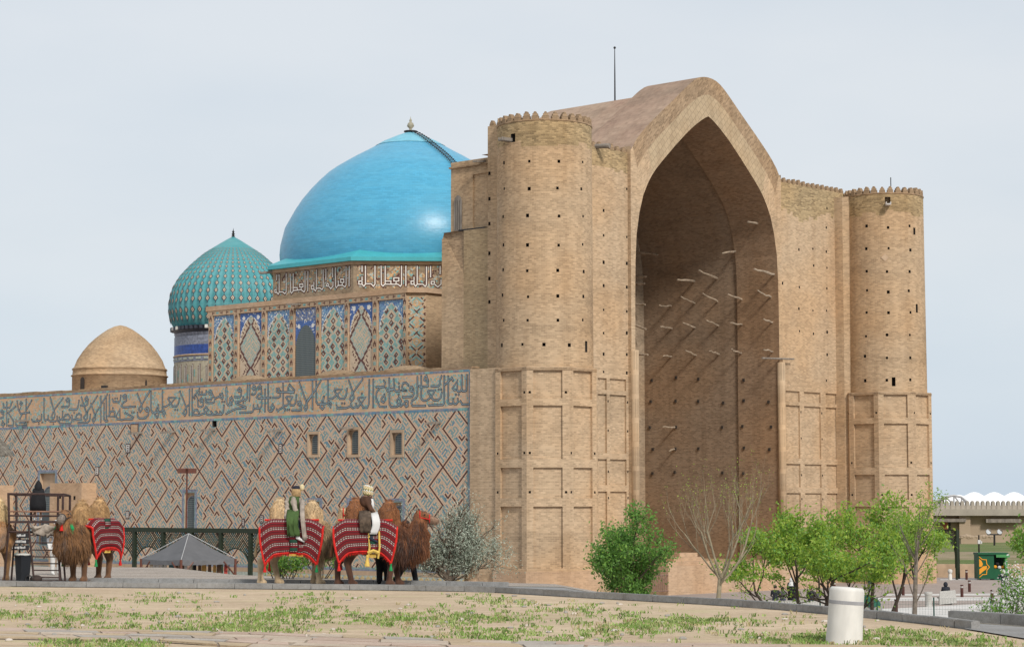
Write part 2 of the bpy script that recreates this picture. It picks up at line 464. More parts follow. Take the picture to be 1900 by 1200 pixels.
def diag_cells(mbx, u0, u1, z0, z1, cell, fn, mp, d=-0.008, wide=False):
    """cells of a 45 degree lattice; fn(i, j, u, z) gives a material number or None"""
    for i in range(int(math.floor((u0) / cell)), int(u1 / cell) + 1):
        for j in range(int(math.floor(z0 / cell)), int(z1 / cell) + 1):
            if (i + j) % 2: continue
            u, z = i * cell, j * cell
            if not (u0 + cell < u < u1 - cell and z0 + cell < z < z1 - cell): continue
            m = fn(i, j, u, z)
            if m is None: continue
            c = cell * ((1.1 if m == 1 else 0.88 if m == 0 else .95) if wide else 1.0)
            mbx.face([mp(u - c, z, d), mp(u, z - c, d), mp(u + c, z, d), mp(u, z + c, d)], m, [(0, 0)] * 4)
keep = [(a - .05, b + .05, c - .05, d + .05) for a, b, c, d in UPW + LOW + PLQ + OPEN]
U00, Z00 = wpx(607, 769)                                  # a crossing of the brown lines
rr = random.Random(3)
def wallfn(i, j, u, z):
    for a, b, c, d in keep:
        if a < u < b and c < z < d: return None
    x, y = round((u - U00) / CELL), round((Z00 - z) / CELL)
    if (x + y) % 2: x += 1
    p, q = (x + y) // 2, (x - y) // 2
    v = FT[p % NP][q % NP]
    if v == 4: return 1
    if v == 0: return 0 if rr.random() > .02 else None
    if v == 2: return 2 if rr.random() < .5 else None
    return None
# snap the lattice so that (u, z) cells coincide with the table
U00 = round(U00 / CELL) * CELL; Z00 = round(Z00 / CELL) * CELL
mb = MB(); diag_cells(mb, -T1, -T0 - .3, ZDADO, ZFB - .1, CELL, wallfn, wmap, wide=True)
mb.build('glazed_brick', [M['tan'], M['brown'], M['blue']], mau, kind='stuff', label='diamond fretwork of teal, blue and brown glazed brick')
mb = MB()                                                 # faint glazed specks behind the writing
cl = [(rr.uniform(-T1, -T0), rr.uniform(ZFB, ZFT), rr.uniform(.15, .5)) for _ in range(520)]
from collections import defaultdict
bins = defaultdict(list)
for a, b, c in cl: bins[int(a // 1)].append((a, b, c))
def frfn(i, j, u, z):
    for k in (-1, 0, 1):
        for a, b, c in bins[int(u // 1) + k]:
            e = abs(u - a) + abs(z - b)
            if e < c: return rr.choice([0, 0, 1, 1, None, 2]) if (e > c - .17 or e < .12) else (1 if rr.random() < .35 else None)
    return 1 if rr.random() < .09 else None
diag_cells(mb, -T1, -T0 - .3, ZFB + .1, ZFT - .05, .07, frfn, wmap)
mb.build('frieze_speckle', [M['teal'], M['teal2'], M['orange']], mau, kind='stuff')
mb = MB()
def wstrip(mbx, u0, u1, z0, z1, d=-.012, m=0): mbx.face([wmap(u0, z0, d), wmap(u1, z0, d), wmap(u1, z1, d), wmap(u0, z1, d)], m)
for z0, z1 in ((ZFT, ZFT + .14), (ZFB - .16, ZFB)):
    u = -T1
    while u < -T0 - .3:
        u2 = min(u + R.uniform(.25, .5), -T0 - .3); wstrip(mb, u, u2 - .02, z0, z1, -.012, R.choice([0, 0, 1, 2])); u = u2
z = PZ + 1.0
while z < ZFT + .14:
    z2 = min(z + .24, ZFT + .14); wstrip(mb, -T0 - .3, -T0 - .02, z, z2 - .02, -.012, R.choice([0, 0, 0, 2])); z = z2
mb.build('glazed_border', [M['purple'], M['teal'], M['blue']], mau, kind='stuff')
for u0, u1, z0, z1 in LOW:                                # glazed frames round the lower windows
    mb = MB()
    for a, b, c, d in ((u0 - .16, u0 + .05, z0, z1 + .1), (u1 - .05, u1 + .16, z0, z1 + .1), (u0 + .05, u1 - .05, z1 - .08, z1 + .1)):
        mb.box(wmap((a + b) / 2, (c + d) / 2, -.0), (b - a, .03, d - c), 0, ax=(-W, U, V((0, 0, 1))))
    mb.build('window_surround', M['purple'], mau)
mb = MB()                                                 # plain tan bands over the dado
mb.face([wmap(-T1, ZDADO, -.012), wmap(-T0, ZDADO, -.012), wmap(-T0, ZDADO - .12, -.012), wmap(-T1, ZDADO - .12, -.012)], 0)
mb.face([wmap(-T1, ZDADO - .12, -.01), wmap(-T0, ZDADO - .12, -.01), wmap(-T0, ZDADO - .42, -.01), wmap(-T1, ZDADO - .42, -.01)], 1)
mb.build('dado_band', [M['purple'], M['plaster']], mau)
M['tileyellow'] = plain('dado_tile_yellow', (0.50, 0.38, 0.19), .6, .2, 3)
hexm = MB(); hp = [V((.24 * cos(pi / 6 + k * pi / 3), 0, .30 * sin(pi / 6 + k * pi / 3))) for k in range(6)]
hexm.slab(hp, (0, -.02, 0)); hexme = hexm.mesh('dado_tile', [M['tileyellow']])
stm = MB()
sp_ = [V((.15 * (1 if k % 2 == 0 else .5) * cos(k * pi / 6 + pi / 2), 0, .19 * (1 if k % 2 == 0 else .5) * sin(k * pi / 6 + pi / 2))) for k in range(12)]
stm.slab(sp_, (0, -.02, 0)); stme = stm.mesh('star_tile', [M['purple']])
rzw = atan2(-W.y, -W.x)
mb = MB(); mb.face([wmap(-T1, PZ - .2, -.005), wmap(-T0, PZ - .2, -.005), wmap(-T0, ZDADO - .42, -.005), wmap(-T1, ZDADO - .42, -.005)])
mb.build('dado_panel', M['teal2'], mau)
for a in range(38):
    for b in range(4):
        u = wpx(500, 1060)[0] + a * .56 + (.28 if b % 2 else 0)
        if u > -T0 - .4: continue
        inst(hexme, 'dado_tile', mau, wmap(u, ZDADO - .75 - b * .44, -.02), rzw)
        inst(stme, 'star_tile', mau, wmap(u + .28, ZDADO - .75 - b * .44 , -.02), rzw)

# ---------------- the great inscription
def px_ribbon(mbx, pts, wd, plane, d, m):
    """flat ribbon along a traced stroke; plane(px, py) gives (u, z), mp(u, z, d) the point"""
    q, mp = plane
    P = [V(q(*p)).to_2d() if False else V((q(*p)[0], q(*p)[1])) for p in pts]
    L, Rr = [], []
    for i, p in enumerate(P):
        a = (p - P[i - 1]).normalized() if i else (P[1] - p).normalized()
        b = (P[i + 1] - p).normalized() if i < len(P) - 1 else a
        nn = V((-(a + b).y, (a + b).x))
        nn = nn.normalized() if nn.length > .2 else V((-a.y, a.x))
        k = 1 / max(.6, nn.dot(V((-a.y, a.x))))
        e = V((0, 0))
        if i == 0: e = -a * wd * .5
        if i == len(P) - 1: e = a * wd * .5
        L.append(p + e + nn * wd * .5 * k); Rr.append(p + e - nn * wd * .5 * k)
    for i in range(len(P) - 1):
        mbx.face([mp(*Rr[i], d), mp(*Rr[i + 1], d), mp(*L[i + 1], d), mp(*L[i], d)], m, [(0, 0)] * 4)
STROKES = {
 (720, 680): ["1735,190 1730,520 1695,540 1640,540 1625,500 1625,190", "1625,500 1590,545 1540,545 1525,500 1530,310 1430,470 1460,515 1500,510", "1330,220 1330,780 1350,815 1400,820 1440,780 1440,720",
   "1440,790 1470,820 1510,820 1540,780 1540,710", "1600,760 1640,830 1790,830", "1240,210 1240,800 1210,840 910,850", "1250,400 1290,370 1370,290 1410,250 1430,300",
   "735,210 735,700 780,745 850,745 960,660 1040,525 900,525 880,550 960,680 1010,735 1100,735 1165,680 1185,580", "1180,210 1150,300 1140,400 1110,430 960,435",
   "880,300 850,200 810,230 800,290 840,310 880,300 880,430 720,445 690,425", "650,230 650,640 610,700 540,740 515,800 540,865 820,860", "560,500 530,440 490,450 480,510 510,545 560,530 570,600 540,660 330,670",
   "450,410 400,350 340,360 310,440 330,520 420,530 250,535 180,545 140,500 125,280", "120,490 60,490 0,540", "250,535 245,450",
   "30,260 35,820 70,885 200,880 260,820 290,750 240,680 195,750 220,820 290,870 370,790 400,750 440,770 440,860 400,880 370,830 370,790"],
 (570, 690): ["1460,170 1455,770", "1370,180 1360,700 1330,780 1240,780 1190,700 1120,580 1130,560 1280,565 1190,690 1120,780 1080,760 1080,700", "1080,760 1000,790 960,740 960,700", "960,750 860,790 660,790 650,740",
   "1740,760 1600,760 1520,580 1530,450 1600,350 1700,320 1720,240 1690,190", "1530,330 1700,325", "1700,500 1720,600 1690,670 1640,640 1640,580 1700,500", "1740,350 1770,410 1900,390",
   "920,190 1010,450 1030,580 980,640 940,590 1000,470 1220,160", "880,370 860,520 820,585 720,585 600,410 610,380 770,380 650,510 560,580 480,590", "460,200 460,590 470,700 520,770 530,700 490,660 400,700 240,710",
   "370,540 350,700 370,780 340,820 290,770 310,680 370,550", "200,220 200,650 240,710", "120,220 120,810", "300,190 150,440 10,620"],
 (420, 695): ["1615,180 1770,620 1790,720 1755,780 1715,720 1770,620 1880,470", "1395,220 1360,300 1360,370 1490,370 1500,340 1400,220", "1490,390 1430,390 1270,380 1200,380",
   "1190,370 1160,300 1110,310 1110,360 1150,390 1190,370 1190,470 1150,500 1030,500", "1250,200 1255,720 1300,760 1290,790", "1545,450 1530,610 1490,670 1420,670 1320,500 1340,480 1460,490 1390,610 1340,670 1270,680",
   "1250,710 1180,750 1140,800 1110,760", "1660,680 1640,590 1580,600 1580,650 1620,680 1660,680 1655,760 1620,785 1450,785", "920,220 925,760 960,805 1010,800 1060,720 1020,650 980,720 1010,800", "855,330 850,800",
   "650,310 640,260 600,240 575,290 600,330 650,310 650,400 600,440 565,430", "770,300 770,260 740,230 700,270 710,310 770,300 780,400 700,440 670,490 710,520 980,500", "780,430 780,690 740,740 700,740 690,670",
   "690,730 630,750 600,730 600,670", "600,730 590,800 560,825 300,830", "520,240 510,570", "470,250 460,520 420,560 380,540 375,490", "380,545 300,590 210,600 220,630 430,710 430,730 230,740 100,800 0,860",
   "330,350 320,310 290,290 255,330 280,370 330,350 325,460 290,490 185,490", "10,280 10,620 40,665 100,640 150,560 115,490 75,560 110,630"],
 (270, 705): ["1780,180 1785,480 1820,545 1900,540", "1900,380 1860,400 1860,470 1900,530", "1690,300 1640,310 1640,370 1700,410 1710,340 1690,300", "1640,350 1560,390 1530,400",
   "1470,300 1460,260 1430,230 1390,270 1410,310 1470,300 1530,400 1520,480 1480,500 1350,500 1315,450 1320,400", "1350,430 1450,430 1490,340", "1270,440 1230,390 1190,440 1220,480 1270,450 1270,560 1220,590 1160,570 1150,400",
   "1340,240 1330,310 1170,320", "1730,560 1720,700 1680,750 1640,690", "1680,750 1600,750 1560,690", "1600,750 1500,760 1450,690", "1500,760 1380,760 1320,720 1380,650 1330,580 1290,640 1320,720 1180,770 1050,760 1080,660 1140,650 1180,720",
   "1030,200 1030,770", "975,210 965,760", "760,250 900,600 910,710 870,780 830,720 900,590 950,550", "1190,190 1060,370", "750,400 720,530 680,575 600,575 500,410 510,385 670,385 560,510 470,570 400,590",
   "375,240 375,720 410,790 435,720 410,660 330,690 210,710", "285,550 290,750 260,830 210,760 230,670 280,560", "120,250 120,640 150,710 210,710", "0,640 30,600 70,660 60,770 0,830", "90,240 0,390"],
 (130, 715): ["1485,180 1580,430 1590,520 1550,580 1510,520 1580,420 1750,140", "1785,140 1785,540 1820,600 1890,600", "1740,550 1730,500 1700,480 1660,530 1690,570 1740,550 1720,660 1640,720 1530,720 1490,670 1490,600",
   "1245,260 1240,220 1210,200 1165,240 1190,280 1245,260 1245,330 1170,380 1135,440 1170,480 1440,460", "1120,220 1110,320 1080,360 960,360 940,300", "1220,600 1400,700 1380,740 1200,740 1140,760 1100,740 1100,520 1010,680 1050,740 1100,740",
   "870,210 870,650", "980,670 990,590 950,560 900,570 870,640 820,680 980,680", "800,290 800,700 820,780", "750,400 750,740 790,790 830,780", "680,240 680,800", "820,200 560,620", "460,400 560,680 560,740 520,810 490,750 560,660",
   "600,230 480,420 390,560", "255,260 340,540 380,640 380,720 340,760 300,700 380,590", "400,310 370,240 330,290 350,340 400,320 390,410 350,440 240,440", "200,330 180,450 150,520 0,520", "450,640 430,770 390,810 180,820",
   "240,740 250,650 200,610 150,650 120,720 240,750 80,760 30,730 40,660"],
 (0, 720): ["1530,290 1520,240 1490,220 1455,260 1480,300 1530,290 1525,380 1500,410 1360,410", "1740,280 1720,420 1690,470 1530,470", "1790,690 1620,695 1590,680 1590,620", "1590,700 1560,780 1340,785 1260,700 1260,620",
   "1380,520 1380,690 1520,700 1545,640 1510,580 1440,590 1400,660 1310,700 1310,640", "1110,210 1190,490 1215,560 1205,640 1170,670 1140,620 1190,480 1390,220", "1230,725 1100,725 1060,680 1060,610",
   "970,230 970,650 1000,710 1040,690", "920,580 910,690 850,730 820,680", "820,720 740,740 700,690", "580,250 570,700", "380,290 410,480 460,560 650,530", "490,330 460,300 440,340 470,370 490,340 440,460", "700,270 590,460",
   "490,570 440,680 440,760 560,750", "590,825 380,830 350,800 350,700", "150,310 150,820", "350,400 180,540 300,720 290,830 190,820", "270,300 220,420 90,430 70,340", "80,540 50,480 20,510 40,550 80,540 70,640 0,660",
   "100,790 60,730 40,790 70,840 100,790"]}
DOTS = {(720, 680): "1500,615 1560,615 1120,505 1175,505 240,365 238,615", (570, 690): "770,690 825,690 1205,475", (420, 695): "1350,770 1395,770 740,795 375,610",
        (270, 705): "1195,260 1245,260 1120,355 1085,405 1690,475 1735,475 655,655 705,655", (130, 715): "995,285 1040,285 945,495 1365,595 1410,595 90,600", (0, 720): "190,680 190,740 930,750 860,780 1180,785"}
mb = MB(); k = 0
def pts_of(s_, o): return [(o[0] + float(a.split(',')[0]) / 11.875, o[1] + float(a.split(',')[1]) / 11.875) for a in s_.split()]
for o, ss in STROKES.items():
    for s_ in ss:
        p = pts_of(s_, o); k += 1; e = (k % 9) * .0004
        px_ribbon(mb, p, .155, (wpx, wmap), -.013 - e, 0)
        px_ribbon(mb, p, .06, (wpx, wmap), -.020 - e, 1)
    for p in pts_of(DOTS[o], o):
        u, z = wpx(*p)
        for r_, d, m in ((.11, -.014, 0), (.045, -.02, 1)):
            mb.face([wmap(u - r_, z, d), wmap(u, z - r_, d), wmap(u + r_, z, d), wmap(u, z + r_, d)], m)
mb.build('inscription', [M['navy'], M['script']], mau, label='band of Arabic writing in blue glazed brick')

# ---------------- windows, plaques and spouts of the side wall
def lattice_mat():
    m, n, l, b = nodemat('window_lattice')
    uv = coords(n, l, 'UV')
    t = n.new('ShaderNodeTexVoronoi'); t.feature = 'DISTANCE_TO_EDGE'; t.inputs['Scale'].default_value = 7.0; t.inputs['Randomness'].default_value = 0.0
    l.new(uv, t.inputs['Vector'])
    c = ramp(n, l, t.outputs['Distance'], [(0.12, (.15, .18, .18, 1)), (0.2, (.03, .042, .048, 1))])
    l.new(c, b.inputs['Base Color']); b.inputs['Roughness'].default_value = .6
    return m
M['lattice'] = lattice_mat()
def arch_pts(hw, z0, zs, zt, n=7, k=1.0):
    """pointed arch outline from lower left round to lower right, in (x, z)"""
    P = [(-hw, z0)]
    for i in range(n + 1):
        a = i / n; P.append((-hw * cos(a * pi / 2) ** k if i < n else 0.0, zs + (zt - zs) * sin(a * pi / 2) ** 1.0 * (0.86 + 0.14 * a)))
    Q = [(-x, z) for x, z in reversed(P[:-1])]
    return P + Q
def flat_on(mbx, poly, mp, cu, d, m=0):
    mbx.face([mp(cu + x, z, d) for x, z in reversed(poly)], m, [(x, z) for x, z in reversed(poly)])
for u0, u1, z0, z1 in UPW:
    f = MB(); c = (u0 + u1) / 2
    wo, wi = (u1 - u0) / 2, (u1 - u0) / 2 - .14
    for a, b, e, g in ((u0, u0 + .16, z0, z1), (u1 - .16, u1, z0, z1), (u0 + .16, u1 - .16, z0, z0 + .16), (u0 + .16, u1 - .16, z1 - .2, z1)):
        f.box(wmap((a + b) / 2, (e + g) / 2, -.02), (b - a, .12, g - e), 0, ax=(-W, U, V((0, 0, 1))))
    fo = f.build('window', M['plaster'], mau)
    s_ = MB(); flat_on(s_, arch_pts(wi * .78, z0 + .24, z1 - .6, z1 - .26), wmap, c, .19)
    s_.build('lattice', M['lattice'], fo)
for u0, u1, z0, z1 in LOW:
    s_ = MB(); c = (u0 + u1) / 2; hw = (u1 - u0) / 2 - .17; big = u1 - u0 > 1.9
    zt = z1 - (1.2 if big else .42)
    P = arch_pts(hw, z0, zt - hw * 1.1, zt)
    flat_on(s_, P, wmap, c, .24); wo_ = s_.build('window', M['lattice'], mau)
    f = MB()
    for i in range(len(P) - 1):
        a, b = P[i], P[i + 1]
        f.bar(wmap(c + a[0], a[1], .23), wmap(c + b[0], b[1], .23), .045)
    f.build('frame', M['purple'], wo_)
for k, (u0, u1, z0, z1) in enumerate(PLQ):
    f = MB(); f.box(wmap((u0 + u1) / 2, (z0 + z1) / 2, -.015), (u1 - u0, .05, z1 - z0), 0, ax=(-W, U, V((0, 0, 1))))
    po = f.build('plaque', M['brown'], mau)
    f = MB(); f.box(wmap((u0 + u1) / 2, (z0 + z1) / 2, -.042), (u1 - u0 - .14, .012, z1 - z0 - .14), 0, ax=(-W, U, V((0, 0, 1))))
    if k:
        for q in range(3):
            zz = z0 + (z1 - z0) * (q + 1) / 4
            f.box(wmap((u0 + u1) / 2, zz, -.05), ((u1 - u0) * .35, .012, .09), 1, ax=(-W, U, V((0, 0, 1))))
    f.build('panel', [M['white'] if k else M['brick_pink'], M['brown']], po)
def spout(pos, dirv, L=1.1, dz=-.12, wd=.3):
    f = MB(); side = dirv.cross(V((0, 0, 1)))
    a, b = V(pos) - dirv * .2, V(pos) + dirv * L + V((0, 0, dz)); ax = ((b - a).normalized(), side, side.cross((b - a).normalized()))
    for k in (-1, 0, 1):
        f.box((a + b) / 2 + side * k * wd * .5 + ax[2] * (0 if k == 0 else .05), ((b - a).length, .05 if k else wd, .05 if k == 0 else .15), 0, ax=ax)
    return f.build('rain_spout', M['greywood'], mau)
for p in ((520, 799), (655, 793), (815, 784), (322, 801), (262, 803), (397, 797), (52, 780)):
    u, z = wpx(*p); spout(wmap(u, z, 0), -U)
# low brick porches against the wall
for x0, x1, y0, zz in ((-8, 24, 900, 1.4), (119, 178, 896, 1.4)):
    a, b, c, d = wrect(x0, x1, y0, 1060); f = MB()
    relief(f, [a, b], [PZ, d], [(a + (b - a) * .3, a + (b - a) * .3 + .25, d - 1.2, d - .9, .2, 1), (a + (b - a) * .75, a + (b - a) * .75 + .25, d - 1.3, d - 1.0, .2, 1)], lambda u, z, q: wmap(u, z, -zz + q))
    for q in (a, b): f.face([wmap(q, PZ, 0), wmap(q, PZ, -zz), wmap(q, d, -zz), wmap(q, d, 0)])
    f.face([wmap(a, d, 0), wmap(b, d, 0), wmap(b, d, -zz), wmap(a, d, -zz)])
    f.build('brick_porch', [M['brick_pink'], M['dark']], mau, label='plain brick block built against the wall')
# low swells of the roof behind the coping
for x0, x1, yy in ((412, 492, 692), (570, 662, 685), (690, 800, 684)):
    t0, t1 = on_s(x1, yy, -21.6)[0], on_s(x0, yy, -21.6)[0]; f = MB()
    cc = bw(-21.0, (t0 + t1) / 2, ZTOP - .3); rows = []
    for i in range(7):
        a = i / 6 * pi / 2
        rows.append([cc + W * (cos(a) * (t1 - t0) / 2 * cos(q)) + U * (cos(a) * 1.3 * sin(q)) + V((0, 0, sin(a) * .95)) for q in frange(0, 2 * pi, 20)])
    f.grid(rows); f.build('roof_swell', M['brick_cap'], mau, smooth=True)
M['pale'] = plain('pale_tan_tile', (0.54, 0.43, 0.31), .6, .12, 4)
M['skyblue'] = plain('sky_blue_tile', (0.17, 0.29, 0.42), .45, .25, 5)
# ---------------- square hall under the great dome, with tiled arched panels
HS = -12.0
def hmap(u, z, d): return bw(HS + d, -u, z)
def hpx(px, py):
    t, z = on_s(px, py, HS); return -t, z
HT0, HT1, HZ = 18.8, 41.8, 17.95
poly = [bw(HS, HT0, 0), bw(HS, HT1, 0), bw(HS + 1.6, HT1 + 1.6, 0), bw(9, HT1 + 1.6, 0), bw(10.6, HT1, 0), bw(10.6, HT0, 0), bw(9.6, HT0 - 1.0, 0), bw(HS + 1.0, HT0 - 1.0, 0)]
mb = MB(); mb.prism([(p.x, p.y) for p in reversed(poly)][:], 10.4, HZ, 0, top=True, bottom=False)
hall = mb.build('dome_hall', [M['brick']], mau)
mb = MB()
cc = sum(poly, V((0, 0, 0))) / 8
big = [cc + (p - cc) * 1.016 for p in poly]
mb.prism([(p.x, p.y) for p in reversed(big)], HZ, HZ + .38, 0, bottom=True)
mb.build('cornice', M['brick_pink'], hall)
PAN = [(396, 436), (444, 487), (495, 539), (547, 588), (595, 641), (648, 693), (702, 750)]
ZP1, ZP0 = 17.55, 10.5
mb = MB(); wm = MB()
rr = random.Random(5)
sub = MB()
def motif8(x, z):
    """two stacked lozenges on a staggered lattice: 0 teal, 1 pale, 2 brown, None tan"""
    best = 9
    for i in (-1, 0, 1, 2):
        for j in range(-1, 3):
            pass
    px_, pz_ = .54, .98
    a = round((x / px_ + z / pz_) / 2); b = round((x / px_ - z / pz_) / 2)
    for da in (-1, 0, 1):
        for db in (-1, 0, 1):
            cx, cz = (a + da + b + db) * px_, (a + da - b - db) * pz_
            for q in (-.26, .26): best = min(best, abs(x - cx) + abs(z - cz - q))
    if best < .10: return 1
    if best < .27: return 2
    if best < .36: return 6
    if best < .46: return 0
    if best < .54: return 6
    return 0
for k, (xa, xb) in enumerate(PAN):
    ua, ub = hpx(xa, 640)[0], hpx(xb, 640)[0]; c = (ua + ub) / 2; hw = (ub - ua) / 2
    zs, zt = ZP1 - 2.35, ZP1 - .22
    if k == 3: zs, zt = ZP1 - 3.3, ZP1 - 1.35
    hw2 = hw - .1
    def inside(u, z, e=0.0):
        x = abs(u - c)
        if z < zs: return x < hw2 - e
        f = (z - zs) / (zt - zs)
        return f < 1 and x < hw2 * (1 - f ** 2.1) ** .8 - e
    if k == 3:
        P = arch_pts(hw2, ZP0, zs, zt); s_ = MB(); flat_on(s_, P, hmap, c, -.012)
        s_.build('screen_window', M['lattice'], hall)
    def fn(i, j, u, z):
        if inside(u, z):
            if z > zs and not inside(u, z, .08): return 3 if k != 3 else None
            if k == 3: return None
            if k in (1, 5):
                zc = zs - .35; H_ = 1.72; y = ((z - zc + H_) % (2 * H_)) - H_
                e = abs(u - c) / (hw2 * .97) + abs(y) / H_
                if e < .84:
                    g = FT[int((u + z) / .13) % NP][int((u - z) / .13) % NP]
                    return 6 if g == 0 else (1 if rr.random() < .3 else 0)
                if e < 1.0: return 1
                g = FT[int((u + z) / .16) % 30][int((u - z) / .16 + 7) % 30]
                return 2 if (e < 1.18 or g) and e < 1.5 and not (1.18 < e < 1.3) else 6
            return motif8(u - c, z - zs + 1.1)
        if k == 3 and z > ZP1 - 1.05: return 4 if rr.random() < .6 else 3 if rr.random() < .2 else 5
        if z < ZP0 + .1: return None
        if z > zs - .1: 
            g = rr.random()
            for sx in (-1, 1):
                if k % 2 and (u - c - sx * hw * .62) ** 2 + (z - ZP1 + (1.45 if k == 3 else .42)) ** 2 < .035: return 3
            return 3 if g < (.05 if k % 2 else .12) else (5 if k % 2 else (7 if g < .8 else 5))
        return 0
    diag_cells(mb, ua, ub, ZP0, ZP1, .068, fn, hmap)
mb.build('arched_tile_panel', [plain('panel_teal', (0.225, 0.385, 0.355), .45, .22, 5), M['teal2'], plain('panel_brown', (0.125, 0.06, 0.05), .55, .2, 5), M['white'], M['purple'], plain('panel_cobalt', (0.065, 0.13, 0.33), .4, .3, 4), M['pale'], M['skyblue']], hall, kind='stuff', label='row of pointed arch panels in teal, brown and blue tile')
mb = MB(); wb = MB()                                      # frames between the panels, standing proud
edges = [(hpx(389, 640)[0], hpx(PAN[0][0], 640)[0])] + [(hpx(PAN[i][1], 640)[0], hpx(PAN[i + 1][0], 640)[0]) for i in range(6)] + [(hpx(750, 640)[0], hpx(755.5, 640)[0])]
for a, b in edges:
    mb.box(hmap((a + b) / 2, (ZP0 + ZP1) / 2, -.06), (b - a, .14, ZP1 - ZP0), 0, ax=(-W, U, V((0, 0, 1))))
    z = ZP1 - .3
    while z > ZP0 + .6:
        cu = (a + b) / 2
        for dx, dz, w_, h_ in ((0, .2, .09, .16), (-.1, 0, .07, .28), (.1, 0, .07, .28), (0, .08, .2, .07)):
            if w_ < b - a: wb.box(hmap(cu + dx * min(1, (b - a) / .3), z + dz, -.135), (w_, .012, h_), 0, ax=(-W, U, V((0, 0, 1))))
        for dz in (-.36, -.5): wb.box(hmap(cu, z + dz, -.135), ((b - a) * .55, .012, .09), 1, ax=(-W, U, V((0, 0, 1))))
        z -= 1.0
mb.box(hmap(-(HT0 + HT1) / 2, ZP1 + .2, -.06), (HT1 - HT0 - .02, .14, .4 - .01), 0, ax=(-W, U, V((0, 0, 1))))
u = -HT1 + .8
while u < -HT0 - .6:
    for dx, w_, h_, m_ in ((-.15, .07, .24, 0), (0, .16, .07, 0), (.45, .3, .16, 1), (.9, .16, .07, 0), (1.05, .07, .24, 0)): wb.box(hmap(u + dx, ZP1 + .2, -.135), (w_, .012, h_), m_, ax=(-W, U, V((0, 0, 1))))
    u += 1.75
mb.build('panel_frame', M['plaster'], hall)
wb.build('frame_motif', [M['brown'], M['teal']], hall, kind='stuff')
# chamfered corner with carpet pattern
ca, cb = bw(HS, HT0, 0), bw(HS + 1.0, HT0 - 1.0, 0); cd = (cb - ca); cl_ = cd.length; cd.normalize(); cn = V((cd.y, -cd.x, 0))
def cmap(u, z, d): return ca + cd * u - cn * d + V((0, 0, z))
def cfn(i, j, u, z):
    a, b = abs(u - cl_ / 2), (z % 1.5) - .75
    e = (a * 1.3 + abs(b))
    if a > cl_ / 2 - .2: return None if (z % .5) < .3 else 2
    return [4, 1, None, 3, 0, 4, 1, 2, None, 0][int(e * 10) % 10]
mb = MB(); diag_cells(mb, 0, cl_, ZP0, HZ - .3, .07, cfn, cmap)
mb.build('carpet_tile_panel', [M['teal'], M['teal2'], M['brown'], M['orange'], M['plaster']], hall, kind='stuff')
for p in ((557, 565), ):
    u, z = hpx(*p); spout(hmap(u, z, 0), -U, 1.3)

# ---------------- eight-sided drum with the white writing, eave and great dome
DS, DT, AP = -.6, 29.5, 11.2
def octa(a, off=0): return [bw(DS + a / cos(pi / 8) * cos(pi / 8 + k * pi / 4), DT + a / cos(pi / 8) * sin(pi / 8 + k * pi / 4), 0) for k in range(8)]
dz0, dz1, dz2, dz3 = 18.2, 20.56, 20.80, 21.0
oc = octa(AP)
mb = MB(); mb.prism([(p.x, p.y) for p in oc], HZ + .1, dz1, 0, top=False, bottom=False)
drum = mb.build('dome_drum', [brick('drum_brick', (0.30, 0.235, 0.165), var=.2)], mau)
mb = MB(); mb.prism([(p.x, p.y) for p in octa(AP + .12)], dz1, dz2, 0); mb.build('cornice', M['brick_pink'], drum)
M['eave'] = plain('turquoise_eave', (0.055, 0.36, 0.40), .45, .08, 1.5, spec=.5)
mb = MB(); o1, o2 = octa(AP + .45), octa(AP - 1.0)
for k in range(8):
    a, b = o1[k], o1[(k + 1) % 8]; c, d = o2[k], o2[(k + 1) % 8]; zz = lambda p, z: V((p.x, p.y, z))
    mb.face([zz(a, dz2), zz(b, dz2), zz(b, dz2 + .3), zz(a, dz2 + .3)], 0)
    mb.face([zz(a, dz2 + .3), zz(b, dz2 + .3), zz(d, dz2 + 1.0), zz(c, dz2 + 1.0)], 0)
    mb.face([zz(b, dz2), zz(a, dz2), zz(c, dz2), zz(d, dz2)], 0)
mb.build('eave', M['eave'], drum)
KUF = {(500, 470): ["165,480 165,590", "165,800 165,730 165,860 125,860 125,800 165,800", "165,860 200,900 220,860 220,480", "220,850 300,850 345,890 375,850 375,450", "465,460 470,840 490,880 530,830 530,450", "530,820 700,800 770,850 790,810 790,400",
   "530,755 620,755 620,810", "705,800 705,740 670,740 670,680 745,680 745,740 705,740", "855,400 850,830", "985,640 985,790 935,790 935,710 985,710", "985,790 1020,830 1040,780 1040,370", "1040,770 1120,765 1165,800 1190,760 1190,360",
   "1250,350 1250,590", "1315,720 1260,720 1260,690 1290,660 1315,690 1315,730 1360,780 1405,720 1405,630", "1395,330 1395,520", "1460,320 1460,720 1480,760 1510,710 1610,700 1670,740 1695,700 1695,300", "1525,610 1525,700",
   "1610,700 1610,640 1575,640 1575,570 1645,570 1645,640 1610,640", "1765,290 1760,720"],
  (660, 470): ["140,280 140,400", "140,520 140,680 70,680 70,610 140,610", "140,680 180,725 215,680 215,280", "215,670 340,670 390,725 425,680 425,280", "560,280 565,690 600,720 650,670 650,280", "650,680 930,680 985,725 1010,690 1010,280",
   "650,610 775,610 775,680", "890,680 890,610 840,610 840,540 950,540 950,610 890,610", "1105,280 1105,710", "1285,530 1285,680 1220,680 1220,610 1285,610", "1285,680 1320,725 1355,680 1355,290", "1355,680 1480,680 1530,730 1560,690 1560,300",
   "1650,290 1650,520", "1735,680 1665,680 1665,620 1735,620 1735,680 1810,740 1880,680 1880,590", "1860,290 1860,450"]}
